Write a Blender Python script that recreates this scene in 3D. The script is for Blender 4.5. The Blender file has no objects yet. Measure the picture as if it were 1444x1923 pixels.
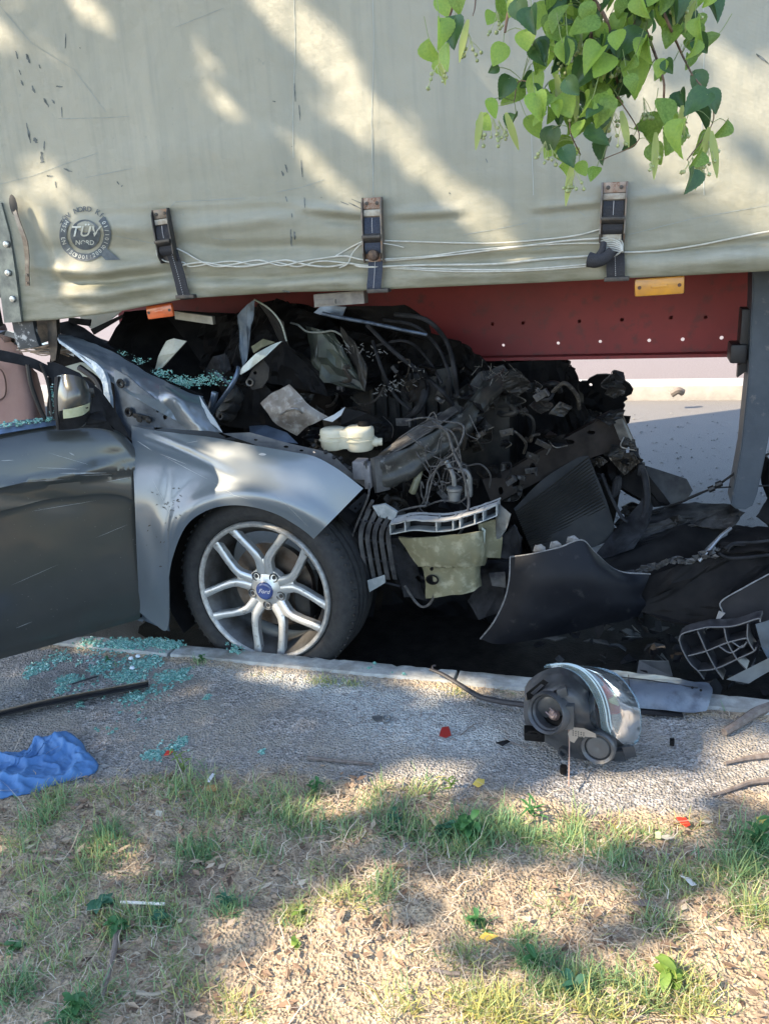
import bpy, bmesh, math, random
import numpy as np
from mathutils import Vector, Matrix, noise
random.seed(7); rng = np.random.default_rng(7)
scn = bpy.context.scene
COL = scn.collection

# ------------------------------------------------------------------ camera
PSI, PIT, ROL = math.radians(17.7), math.radians(18.06), math.radians(3.5)
FPX = 1564.0; CZ = 1.44
r0 = Vector((math.cos(PSI), math.sin(PSI), 0))
f0 = Vector((-math.sin(PSI)*math.cos(PIT), math.cos(PSI)*math.cos(PIT), -math.sin(PIT)))
u0 = r0.cross(f0)
CR = r0*math.cos(ROL) - u0*math.sin(ROL)
CU = r0*math.sin(ROL) + u0*math.cos(ROL)
CP = Vector((0, 0, CZ))
cam = bpy.data.cameras.new('camera'); co = bpy.data.objects.new('camera', cam); COL.objects.link(co)
m3 = Matrix((CR, CU, -f0)).transposed()
co.matrix_world = Matrix.Translation(CP) @ m3.to_4x4()
cam.sensor_fit = 'HORIZONTAL'; cam.sensor_width = 36; cam.lens = FPX/1444*36
cam.clip_start = 0.05; cam.clip_end = 600
scn.camera = co

# ------------------------------------------------------------------ light
SUN = Vector((0.95, 0.62, -1.0))
el = math.atan2(1.0, math.hypot(.95, .62))
w = bpy.data.worlds.new('World'); scn.world = w; w.use_nodes = True
nt = w.node_tree; bg = nt.nodes['Background']
sky = nt.nodes.new('ShaderNodeTexSky'); sky.sky_type = 'NISHITA'; sky.sun_disc = False
sky.sun_elevation = el; sky.sun_rotation = math.atan2(-.95, -.62) % (2*math.pi)
nt.links.new(sky.outputs[0], bg.inputs[0]); bg.inputs[1].default_value = 0.15
sl = bpy.data.lights.new('sun', 'SUN'); sl.energy = 3.3; sl.angle = math.radians(0.5); sl.color = (1, .82, .60)
so = bpy.data.objects.new('sun', sl); COL.objects.link(so)
so.rotation_euler = SUN.to_track_quat('-Z', 'Y').to_euler(); so.location = (-4, -3, 9)
scn.view_settings.view_transform = 'Standard'; scn.view_settings.look = 'None'
scn.view_settings.exposure = 2.08; scn.view_settings.gamma = 1

# ------------------------------------------------------------------ rays of the camera, to size things from the photo
def ray(x, y): return f0 + CR*((x-722)/FPX) + CU*((961.5-y)/FPX)
def at(x, y, Y): d = ray(x, y); return CP + d*(Y/d.y)
def atz(x, y, Z=.13): d = ray(x, y); return CP + d*((Z-CZ)/d.z)
def topx(P):
    v = Vector(P)-CP; q = v.dot(f0); return 722+FPX*v.dot(CR)/q, 961.5-FPX*v.dot(CU)/q
HX, HY = -1.666, 2.30                      # front door hinge line
DD = Vector((-.66, -.75, 0)).normalized(); DN = Vector((.75, -.66, 0)).normalized()
def atd(x, y, off=0.0):
    d = ray(x, y); t = ((Vector((HX, HY, 0))+DN*off-CP).dot(DN))/d.dot(DN); return CP+d*t
def P3(p):
    return p.copy() if isinstance(p, Vector) else (at(*p) if len(p) == 3 else atz(*p))

# ------------------------------------------------------------------ materials
MATS = {}
def mat(name, col, rough=.6, metal=0, col2=None, sc=20, bump=0, bsc=60, coat=0, trans=0, lo=.35, hi=.65, det=6,
        col3=None, sc3=4, lo3=.5, hi3=.7, transl=0, ior=1.45, spec=None, emis=None, alpha=1, stretch=None, rough2=None):
    if name in MATS: return MATS[name]
    m = bpy.data.materials.new(name); m.use_nodes = True; n = m.node_tree; L = n.links.new
    b = n.nodes['Principled BSDF']
    def c4(c): return (*c, 1) if len(c) == 3 else c
    b.inputs['Base Color'].default_value = c4(col); b.inputs['Roughness'].default_value = rough
    b.inputs['Metallic'].default_value = metal; b.inputs['IOR'].default_value = ior
    if spec is not None: b.inputs['Specular IOR Level'].default_value = spec
    if coat: b.inputs['Coat Weight'].default_value = coat; b.inputs['Coat Roughness'].default_value = .12
    if trans: b.inputs['Transmission Weight'].default_value = trans
    if alpha < 1: b.inputs['Alpha'].default_value = alpha
    tc = n.nodes.new('ShaderNodeTexCoord'); src = tc.outputs['Object']
    if stretch:
        mp = n.nodes.new('ShaderNodeMapping'); mp.inputs['Scale'].default_value = stretch; L(src, mp.inputs[0]); src = mp.outputs[0]
    def nz(scale, d=det):
        t = n.nodes.new('ShaderNodeTexNoise'); t.inputs['Scale'].default_value = scale; t.inputs['Detail'].default_value = d
        t.inputs['Roughness'].default_value = .6; L(src, t.inputs[0]); return t.outputs[0]
    def ramp(s, a, bb):
        r = n.nodes.new('ShaderNodeMapRange'); r.inputs[1].default_value = a; r.inputs[2].default_value = bb; L(s, r.inputs[0]); return r.outputs[0]
    def mix(f, A, B):
        x = n.nodes.new('ShaderNodeMix'); x.data_type = 'RGBA'; L(f, x.inputs[0])
        for k, v in ((6, A), (7, B)):
            if isinstance(v, tuple): x.inputs[k].default_value = c4(v)
            else: L(v, x.inputs[k])
        return x.outputs[2]
    out = None
    if col2: out = mix(ramp(nz(sc), lo, hi), tuple(col), tuple(col2))
    if col3: out = mix(ramp(nz(sc3), lo3, hi3), out if out else tuple(col), tuple(col3))
    if out: L(out, b.inputs['Base Color'])
    if rough2 is not None:
        r = n.nodes.new('ShaderNodeMapRange'); L(nz(sc), r.inputs[0]); r.inputs[1].default_value = lo; r.inputs[2].default_value = hi
        r.inputs[3].default_value = rough; r.inputs[4].default_value = rough2; L(r.outputs[0], b.inputs['Roughness'])
    if bump:
        bp = n.nodes.new('ShaderNodeBump'); bp.inputs['Strength'].default_value = 1; bp.inputs['Distance'].default_value = bump
        L(nz(bsc), bp.inputs['Height']); L(bp.outputs[0], b.inputs['Normal'])
    if transl:
        tr = n.nodes.new('ShaderNodeBsdfTranslucent'); mx = n.nodes.new('ShaderNodeMixShader'); mx.inputs[0].default_value = transl
        if out: L(out, tr.inputs[0])
        else: tr.inputs[0].default_value = c4(col)
        L(b.outputs[0], mx.inputs[1]); L(tr.outputs[0], mx.inputs[2]); L(mx.outputs[0], n.nodes['Material Output'].inputs[0])
    if emis: b.inputs['Emission Color'].default_value = c4(emis[0]); b.inputs['Emission Strength'].default_value = emis[1]
    MATS[name] = m; m['b'] = 1
    return m

from mathutils.bvhtree import BVHTree
def surf(o):
    off = rootloc(o); me = o.data; T = BVHTree.FromPolygons([v.co+off for v in me.vertices], [tuple(p.vertices) for p in me.polygons])
    def f(x, y, lift=.001):
        d = ray(x, y).normalized(); h = T.ray_cast(CP, d)
        return (h[0]-d*lift, h[1]) if h[0] is not None else (None, None)
    return f
# ------------------------------------------------------------------ object helpers
def rootloc(p):
    while p.parent: p = p.parent
    return p.location.copy()
def props(o, label=None, cat=None, group=None, kind=None):
    for k, v in (('label', label), ('category', cat), ('group', group), ('kind', kind)):
        if v: o[k] = v
    return o
def thing(name, loc, label, cat, group=None):
    o = bpy.data.objects.new(name, None); COL.objects.link(o); o.location = loc; o.empty_display_size = .05
    return props(o, label, cat, group)
def mk(name, bm, m, parent=None, base=None, label=None, cat=None, group=None, kind=None, smooth=30):
    me = bpy.data.meshes.new(name)
    off = rootloc(parent) if parent else (Vector(base) if base is not None else Vector((0, 0, 0)))
    if isinstance(bm, tuple):
        V, Fc = bm; V = np.asarray(V, dtype=float) - np.array(off)
        me.from_pydata(V.tolist(), [], Fc)
    else:
        bmesh.ops.translate(bm, verts=bm.verts, vec=-off); bmesh.ops.recalc_face_normals(bm, faces=bm.faces)
        bm.to_mesh(me); bm.free()
    if smooth:
        for p in me.polygons: p.use_smooth = True
        me.set_sharp_from_angle(angle=math.radians(smooth))
    me.materials.append(m)
    o = bpy.data.objects.new(name, me); COL.objects.link(o)
    if parent: o.parent = parent
    else: o.location = off
    return props(o, label, cat, group, kind)
def fastmesh(name, V, F, m, base=(0, 0, 0), attr=None, smooth=False, **kw):
    me = bpy.data.meshes.new(name); n = len(F); k = F.shape[1]
    me.vertices.add(len(V)); me.vertices.foreach_set('co', (V-np.array(base)).astype(np.float32).ravel())
    me.loops.add(n*k); me.loops.foreach_set('vertex_index', F.astype(np.int32).ravel())
    me.polygons.add(n); me.polygons.foreach_set('loop_start', np.arange(0, n*k, k, dtype=np.int32))
    me.polygons.foreach_set('use_smooth', np.full(n, smooth))
    if attr:
        for an, av in attr.items():
            a = me.attributes.new(an, 'FLOAT', 'POINT'); a.data.foreach_set('value', av.astype(np.float32))
    me.update(calc_edges=True); me.validate(); me.materials.append(m)
    o = bpy.data.objects.new(name, me); COL.objects.link(o); o.location = base
    return props(o, **kw)
def B(): return bmesh.new()
def box(bm, c, ax, ay, az, bev=0):
    """c centre; ax, ay, az half extent vectors"""
    c, ax, ay, az = map(Vector, (c, ax, ay, az)); vs = []
    for i in (-1, 1):
        for j in (-1, 1):
            for k in (-1, 1): vs.append(bm.verts.new(c+ax*i+ay*j+az*k))
    fs = [bm.faces.new([vs[q] for q in f]) for f in ((0, 1, 3, 2), (4, 6, 7, 5), (0, 4, 5, 1), (2, 3, 7, 6), (0, 2, 6, 4), (1, 5, 7, 3))]
    if bev:
        es = list({e for f in fs for e in f.edges}); bmesh.ops.bevel(bm, geom=es, offset=bev, segments=2, affect='EDGES', profile=.6)
def cat(pts, n):
    """catmull-rom through pts, n samples"""
    pts = [Vector(p) for p in pts]; k = len(pts)-1; out = []
    if k == 0: return pts*n
    for i in range(n):
        t = i/(n-1)*k; a = min(int(t), k-1); t -= a
        p1, p2 = pts[a], pts[a+1]; p0 = pts[a-1] if a else p1*2-p2; p3 = pts[a+2] if a+2 <= k else p2*2-p1
        out.append(.5*((2*p1)+(p2-p0)*t+(2*p0-5*p1+4*p2-p3)*t*t+(3*p1-p0-3*p2+p3)*t**3))
    return out
def tube(bm, pts, r, n=8, m=None, flat=None, cap=True, raw=False):
    pts = [P3(p) for p in pts]
    if not raw and len(pts) > 2: pts = cat(pts, m or (len(pts)-1)*6+1)
    rings = []; up = Vector((.13, .2, 1)).normalized(); N = len(pts); pn = None
    for i, p in enumerate(pts):
        t = (pts[min(i+1, N-1)]-pts[max(i-1, 0)]).normalized()
        if pn is None: a = t.cross(up); a = a if a.length > .1 else t.cross(Vector((1, 0, 0)))
        else: a = pn - t*pn.dot(t)
        a.normalize(); pn = a; b = t.cross(a); rr = r[0]+(r[1]-r[0])*i/(N-1) if isinstance(r, (tuple, list)) else r
        fb = flat or 1
        rings.append([bm.verts.new(p+a*rr*math.cos(2*math.pi*k/n)+b*rr*fb*math.sin(2*math.pi*k/n)) for k in range(n)])
    for i in range(N-1):
        for k in range(n): bm.faces.new((rings[i][k], rings[i][(k+1) % n], rings[i+1][(k+1) % n], rings[i+1][k]))
    if cap: bm.faces.new(rings[0][::-1]); bm.faces.new(rings[-1])
def lathe(bm, c, axis, prof, n=24, up=(0, 0, 1), sx=1, sy=1, a0=0, a1=2*math.pi, cap=False):
    """prof: list of (radius, along axis)"""
    c = Vector(c); ax = Vector(axis).normalized(); u = Vector(up); u = Vector((1, 0, 0)) if abs(ax.dot(u.normalized())) > .98 else u; u = (u-ax*u.dot(ax)).normalized(); v = ax.cross(u)
    full = abs(a1-a0-2*math.pi) < 1e-6; cnt = n if full else n+1; rings = []
    for r, h in prof:
        rings.append([bm.verts.new(c+ax*h+(u*sy*math.cos(a0+(a1-a0)*k/n)+v*sx*math.sin(a0+(a1-a0)*k/n))*max(r, 1e-5)) for k in range(cnt)])
    for i in range(len(prof)-1):
        for k in range(n): bm.faces.new((rings[i][k], rings[i][(k+1) % cnt], rings[i+1][(k+1) % cnt], rings[i+1][k]))
    if cap: bm.faces.new(rings[0][::-1]); bm.faces.new(rings[-1])
def sheet(bm, secs, nu=24, nv=12, th=.002, disp=None, amp=0, nsc=6, seed=0):
    """secs: sections, each a list of points; smooth skin through them with thickness"""
    k = max(len(s) for s in secs)
    rows = [cat([P3(p) for p in s], nv) for s in secs]
    G = [[None]*nv for _ in range(nu)]
    for j in range(nv):
        c = cat([r[j] for r in rows], nu)
        for i in range(nu): G[i][j] = c[i]
    Nn = [[None]*nv for _ in range(nu)]
    for i in range(nu):
        for j in range(nv):
            a = G[min(i+1, nu-1)][j]-G[max(i-1, 0)][j]; b = G[i][min(j+1, nv-1)]-G[i][max(j-1, 0)]
            n = a.cross(b); n = n.normalized() if n.length > 1e-9 else Vector((0, -1, 0))
            if n.dot(CP-G[i][j]) < 0: n = -n
            Nn[i][j] = n
    for i in range(nu):
        for j in range(nv):
            d = 0
            if disp: d += disp(i/(nu-1), j/(nv-1), G[i][j])
            if amp: d += amp*noise.noise(G[i][j]*nsc+Vector((seed*7.1, seed, 3)))+amp*.6*abs(noise.noise(G[i][j]*nsc*2.3+Vector((seed, 5, seed*3))))
            G[i][j] = G[i][j]+Nn[i][j]*d
    A = [[bm.verts.new(G[i][j]) for j in range(nv)] for i in range(nu)]
    Bk = [[bm.verts.new(G[i][j]-Nn[i][j]*th) for j in range(nv)] for i in range(nu)]
    for i in range(nu-1):
        for j in range(nv-1):
            bm.faces.new((A[i][j], A[i+1][j], A[i+1][j+1], A[i][j+1])); bm.faces.new((Bk[i][j], Bk[i][j+1], Bk[i+1][j+1], Bk[i+1][j]))
    for i in range(nu-1):
        for j in (0, nv-1): bm.faces.new((A[i][j], A[i+1][j], Bk[i+1][j], Bk[i][j]))
    for j in range(nv-1):
        for i in (0, nu-1): bm.faces.new((A[i][j], A[i][j+1], Bk[i][j+1], Bk[i][j]))
def shard(bm, pts, th=.003, amp=0, cuts=2, nsc=9, seed=0):
    """crumpled flat piece with the outline pts"""
    b = bmesh.new(); vs = [b.verts.new(P3(p)) for p in pts]; b.faces.new(vs)
    bmesh.ops.triangulate(b, faces=b.faces, ngon_method='EAR_CLIP')
    if cuts:
        bmesh.ops.subdivide_edges(b, edges=b.edges, cuts=cuts, use_grid_fill=True)
        bmesh.ops.triangulate(b, faces=b.faces)
    b.normal_update()
    if amp:
        mv = []
        for v in b.verts:
            q = v.co*nsc+Vector((seed*3.7, seed*1.3, 1))
            mv.append((v, Vector((.5*noise.noise(q*1.7), -1, .5*noise.noise(q*1.9+Vector((5, 5, 5)))))*amp*(noise.noise(q)+.7*abs(noise.noise(q*2.1))+.35*abs(noise.noise(q*4.7))+.15*noise.noise(q*10))))
        for v, d in mv: v.co += d
    b.normal_update()
    bmesh.ops.recalc_face_normals(b, faces=b.faces); b.normal_update()
    s_ = -1 if sum(v.normal.y for v in b.verts) > 0 else 1
    fr = list(b.verts); bd = [e for e in b.edges if e.is_boundary]; fs = list(b.faces)
    bk = {v: b.verts.new(v.co-v.normal*s_*th) for v in fr}
    for f in fs: b.faces.new([bk[v] for v in reversed(f.verts)])
    for e in bd: b.faces.new((e.verts[0], e.verts[1], bk[e.verts[1]], bk[e.verts[0]]))
    t = bpy.data.meshes.new('t'); b.to_mesh(t); b.free(); bm.from_mesh(t); bpy.data.meshes.remove(t)
def plate(bm, outer, holes, th, fn):
    """flat plate with holes; 2D outline; fn(x, y, t) -> world point, t in 0..1 through the thickness"""
    cu = bpy.data.curves.new('c', 'CURVE'); cu.dimensions = '2D'; cu.fill_mode = 'BOTH'; cu.extrude = .5
    for loop in [outer]+list(holes):
        s = cu.splines.new('POLY'); s.points.add(len(loop)-1); s.use_cyclic_u = True
        for i, p in enumerate(loop): s.points[i].co = (p[0]/100, p[1]/100, 0, 1)
    o = bpy.data.objects.new('c', cu); dg = bpy.context.evaluated_depsgraph_get(); me = o.to_mesh()
    b = bmesh.new(); b.from_mesh(me); bmesh.ops.remove_doubles(b, verts=b.verts, dist=1e-5)
    for v in b.verts: v.co = fn(v.co.x*100, v.co.y*100, v.co.z+.5)
    t = bpy.data.meshes.new('t'); b.to_mesh(t); b.free(); bm.from_mesh(t); bpy.data.meshes.remove(t)
    o.to_mesh_clear(); bpy.data.objects.remove(o); bpy.data.curves.remove(cu)
def circ(x, y, r, n=10, ry=None): return [(x+r*math.cos(2*math.pi*i/n), y+(ry or r)*math.sin(2*math.pi*i/n)) for i in range(n)]
def pxplate(bm, outer, holes, Y, th=.004): plate(bm, outer, holes, th, lambda x, y, t: at(x, y, Y)+Vector((0, t*th, 0)))
def text_bm(bm, s, size, fn, shear=0, ext=0, cx='CENTER'):
    cu = bpy.data.curves.new('t', 'FONT'); cu.body = s; cu.size = size; cu.align_x = cx; cu.align_y = 'CENTER'; cu.shear = shear; cu.offset = ext
    cu.resolution_u = 3
    o = bpy.data.objects.new('t', cu); me = o.to_mesh(); b = bmesh.new(); b.from_mesh(me)
    for v in b.verts: v.co = fn(v.co.x, v.co.y)
    t = bpy.data.meshes.new('t'); b.to_mesh(t); b.free(); bm.from_mesh(t); bpy.data.meshes.remove(t)
    o.to_mesh_clear(); bpy.data.objects.remove(o); bpy.data.curves.remove(cu)
def smooth_noise(x, y, s, seed=0): return noise.noise(Vector((x*s, y*s, seed*3.3)))
def interp(x, xs, ys): return float(np.interp(x, xs, ys))
# ================================================================== THE SETTING
m_road = mat('road_asphalt', (.11, .106, .1), .9, col2=(.2, .192, .18), sc=160, bump=.004, bsc=190, col3=(.16, .155, .145), sc3=1.3)
m_conc = mat('kerb_concrete', (.29, .3, .285), .9, col2=(.4, .41, .39), sc=30, bump=.004, bsc=90, col3=(.2, .19, .165), sc3=11, lo3=.46, hi3=.68)
m_far = mat('far_kerb_concrete', (.34, .32, .3), .9, col2=(.42, .4, .37), sc=10, bump=.003)
m_farp = mat('far_paving', (.15, .125, .118), .9, col2=(.19, .162, .155), sc=60, bump=.003, bsc=120)
def sheet_rect(name, x0, x1, y0, y1, z, m, **kw):
    V = [(x0, y0, z), (x1, y0, z), (x1, y1, z), (x0, y1, z)]
    return mk(name, (V, [(0, 1, 2, 3)]), m, base=((x0+x1)/2, y0, z), smooth=0, kind='structure', **kw)
sheet_rect('road', -250, 250, 2.302, 7.43, 0, m_road)
sheet_rect('far_pavement', -250, 250, 7.8, 300, .118, m_farp)
b = B(); box(b, (0, 7.615, .03), (250, 0, 0), (0, .185, 0), (0, 0, .095), .01); mk('far_kerb', b, m_far, kind='structure')
m_soilfar = mat('verge_soil', (.14, .11, .085), .95, col2=(.2, .17, .12), sc=4)
b = B()
def quadz(b, x0, x1, y0, y1, z): b.faces.new([b.verts.new(p) for p in ((x0, y0, z), (x1, y0, z), (x1, y1, z), (x0, y1, z))])
quadz(b, -250, 250, -250, 2.21, .07)
mk('ground', b, m_soilfar, kind='structure', smooth=0)

# near-black sheet: deep shade under the wreck painted onto the road
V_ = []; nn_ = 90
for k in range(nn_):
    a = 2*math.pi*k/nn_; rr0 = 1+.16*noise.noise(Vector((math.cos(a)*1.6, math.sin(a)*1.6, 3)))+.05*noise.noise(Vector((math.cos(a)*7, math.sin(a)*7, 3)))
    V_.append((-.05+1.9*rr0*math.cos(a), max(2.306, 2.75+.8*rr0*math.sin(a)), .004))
mk('wreck_shade', (V_, [tuple(range(nn_))]), mat('shade_black', (.006, .0055, .005), .8, col2=(.016, .014, .012), sc=14, bump=.003, bsc=120, spec=.1), base=(-.35, 2.75, 0), label='black oily spill soaking the road under the wreck', cat='spill', smooth=0)

# kerb stones, one by one
kerb = bpy.data.objects.new('kerb', None); COL.objects.link(kerb); kerb.location = (-.8, 2.27, 0); kerb['kind'] = 'structure'
x = -6.52
ks = 0
while x < 4.5:
    b = B(); L_ = 1.0
    nx, ny = 60, 5; yr = [2.225, 2.229, 2.262, 2.296, 2.302]; top = []
    for i in range(nx+1):
        row = []; X = x+.006+(L_-.012)*i/nx
        for j, yy in enumerate(yr):
            z = .133 if 0 < j < 4 else .126
            chip = max(0, noise.noise(Vector((X*9, yy*9, 1)))-.18)*.03
            chip2 = max(0, noise.noise(Vector((X*31, yy*20, 4)))-.15)*.014
            z += .002*noise.noise(Vector((X*25, yy*25, 2))) - (chip+chip2 if j >= 3 or j == 0 else chip2*.3)
            yj = yy + (-.5*chip-.3*chip2 if j == 4 else 0)
            row.append(b.verts.new((X, yj, z)))
        top.append(row)
    for i in range(nx):
        for j in range(4): b.faces.new((top[i][j], top[i+1][j], top[i+1][j+1], top[i][j+1]))
    bot = [[b.verts.new((r[0].co.x, 2.225, -.05)), b.verts.new((r[0].co.x, 2.302, -.05))] for r in top]
    for i in range(nx):
        b.faces.new((top[i][0], bot[i][0], bot[i+1][0], top[i+1][0])); b.faces.new((top[i][4], top[i+1][4], bot[i+1][1], bot[i][1]))
        b.faces.new((bot[i][0], bot[i][1], bot[i+1][1], bot[i+1][0]))
    for i in (0, nx): b.faces.new([*top[i], bot[i][1], bot[i][0]])
    mk('kerb_stone', b, m_conc, kerb, smooth=50); x += L_; ks += 1

# near ground: crumbling asphalt path and worn verge, one fine sheet
def yb(X): return interp(X, [-2.4, -1.6, -1.2, -.9, -.5, -.1, .1, .4, .8], [1.42, 1.5, 1.6, 1.68, 1.70, 1.72, 1.74, 1.9, 1.95])
def hg(X, Y):
    n = noise.noise
    k = min(1, max(0, (Y-2.12)/.1))
    soil = min(1, max(0, (yb(X)+.05*n(Vector((X*6, Y*6, 9)))-Y)/.12+.5))
    h = .118+.004*n(Vector((X*7, Y*7, 0)))
    peb = .0032*n(Vector((X*60, Y*60, 1)))+.0024*n(Vector((X*130, Y*130, 2)))
    und = .018*n(Vector((X*2.1, Y*2.6, 5)))+.012*n(Vector((X*6, Y*6, 6)))+.010*n(Vector((X*17, Y*17, 7)))+.0055*n(Vector((X*45, Y*45, 7)))
    return h+peb*(1-.4*soil)+soil*(und+.012)+k*.006, soil
def hgz(X, Y): return hg(X, Y)[0]
NX, NY = 430, 260
gx = np.concatenate([np.linspace(-6, -2.6, 20)[:-1], np.linspace(-2.6, .95, NX), np.linspace(.95, 5, 20)[1:]])
gy = np.concatenate([np.linspace(-6, .55, 20)[:-1], np.linspace(.55, 2.228, NY)])
V = np.zeros((len(gx)*len(gy), 3)); soil = np.zeros(len(V)); i = 0
for X in gx:
    for Y in gy:
        z, s = hg(X, Y); V[i] = (X, Y, z); soil[i] = s; i += 1
ny = len(gy); ii = (np.arange(len(gx)-1)[:, None]*ny+np.arange(ny-1)[None]).ravel()
F = np.stack([ii, ii+ny, ii+ny+1, ii+1], 1)
def blob(px, py, rx, ry):
    c = atz(px, py); return np.exp(-(((V[:, 0]-c.x)/rx)**2+((V[:, 1]-c.y)/ry)**2))
dust = np.clip(blob(760, 1350, .22, .13)*1.1+blob(560, 1270, .28, .05)*.9+blob(640, 1300, .22, .06)*.8+blob(900, 1380, .15, .08)*.7+blob(1010, 1330, .12, .07)*.4, 0, 1)
kstrip = np.clip((V[:, 1]-2.17)/.04, 0, 1)
def gmat():
    m = bpy.data.materials.new('path_and_verge'); m.use_nodes = True; n = m.node_tree; L = n.links.new; b = n.nodes['Principled BSDF']
    tc = n.nodes.new('ShaderNodeTexCoord')
    def nz(s, d=8, r=.6):
        t = n.nodes.new('ShaderNodeTexNoise'); t.inputs['Scale'].default_value = s; t.inputs['Detail'].default_value = d; t.inputs['Roughness'].default_value = r
        L(tc.outputs['Object'], t.inputs[0]); return t.outputs[0]
    def rr(s, a, c):
        r = n.nodes.new('ShaderNodeMapRange'); r.inputs[1].default_value = a; r.inputs[2].default_value = c; L(s, r.inputs[0]); return r.outputs[0]
    def mix(f, A, Bc):
        x = n.nodes.new('ShaderNodeMix'); x.data_type = 'RGBA'; L(f, x.inputs[0])
        for k, v in ((6, A), (7, Bc)):
            if isinstance(v, tuple): x.inputs[k].default_value = (*v, 1)
            else: L(v, x.inputs[k])
        return x.outputs[2]
    def at_(nm): a = n.nodes.new('ShaderNodeAttribute'); a.attribute_name = nm; return a.outputs['Fac']
    vo = n.nodes.new('ShaderNodeTexVoronoi'); vo.inputs['Scale'].default_value = 130; L(tc.outputs['Object'], vo.inputs[0])
    sp = n.nodes.new('ShaderNodeSeparateColor'); L(vo.outputs['Color'], sp.inputs[0])
    asp = mix(sp.outputs[0], (.12, .115, .108), (.42, .405, .385))
    asp = mix(rr(nz(5), .42, .62), asp, (.3, .275, .235)); asp = mix(rr(nz(3.1), .55, .7), asp, (.16, .15, .135))
    soilc = mix(rr(nz(14), .35, .65), (.22, .168, .118), (.44, .35, .24))
    soilc = mix(rr(nz(70), .45, .7), soilc, (.54, .43, .29))
    soilc = mix(rr(nz(6), .56, .7), soilc, (.17, .125, .095))
    dsum = n.nodes.new('ShaderNodeMath'); dsum.operation = 'MULTIPLY'; L(at_('dust'), dsum.inputs[0]); L(rr(nz(45), .3, .5), dsum.inputs[1])
    ad = n.nodes.new('ShaderNodeMath'); ad.operation = 'MULTIPLY_ADD'; L(nz(22), ad.inputs[0]); ad.inputs[1].default_value = 1.4; 
    sb = n.nodes.new('ShaderNodeMath'); sb.operation = 'ADD'; L(at_('soil'), sb.inputs[0]); sb.inputs[1].default_value = -.7; L(sb.outputs[0], ad.inputs[2])
    c = mix(rr(ad.outputs[0], .3, .6), asp, soilc)
    c = mix(dsum.outputs[0], c, (.42, .44, .43))
    L(c, b.inputs['Base Color']); b.inputs['Roughness'].default_value = .95
    bp = n.nodes.new('ShaderNodeBump'); bp.inputs['Distance'].default_value = .006
    h = n.nodes.new('ShaderNodeMath'); h.operation = 'ADD'; L(nz(90), h.inputs[0]); L(rr(vo.outputs['Distance'], 0, .7), h.inputs[1]); L(h.outputs[0], bp.inputs['Height']); L(bp.outputs[0], b.inputs['Normal'])
    return m
m_ground = gmat()
fastmesh('verge', V, F, m_ground, attr={'soil': np.clip(soil+kstrip, 0, 1), 'dust': dust}, smooth=True, kind='structure')

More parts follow.
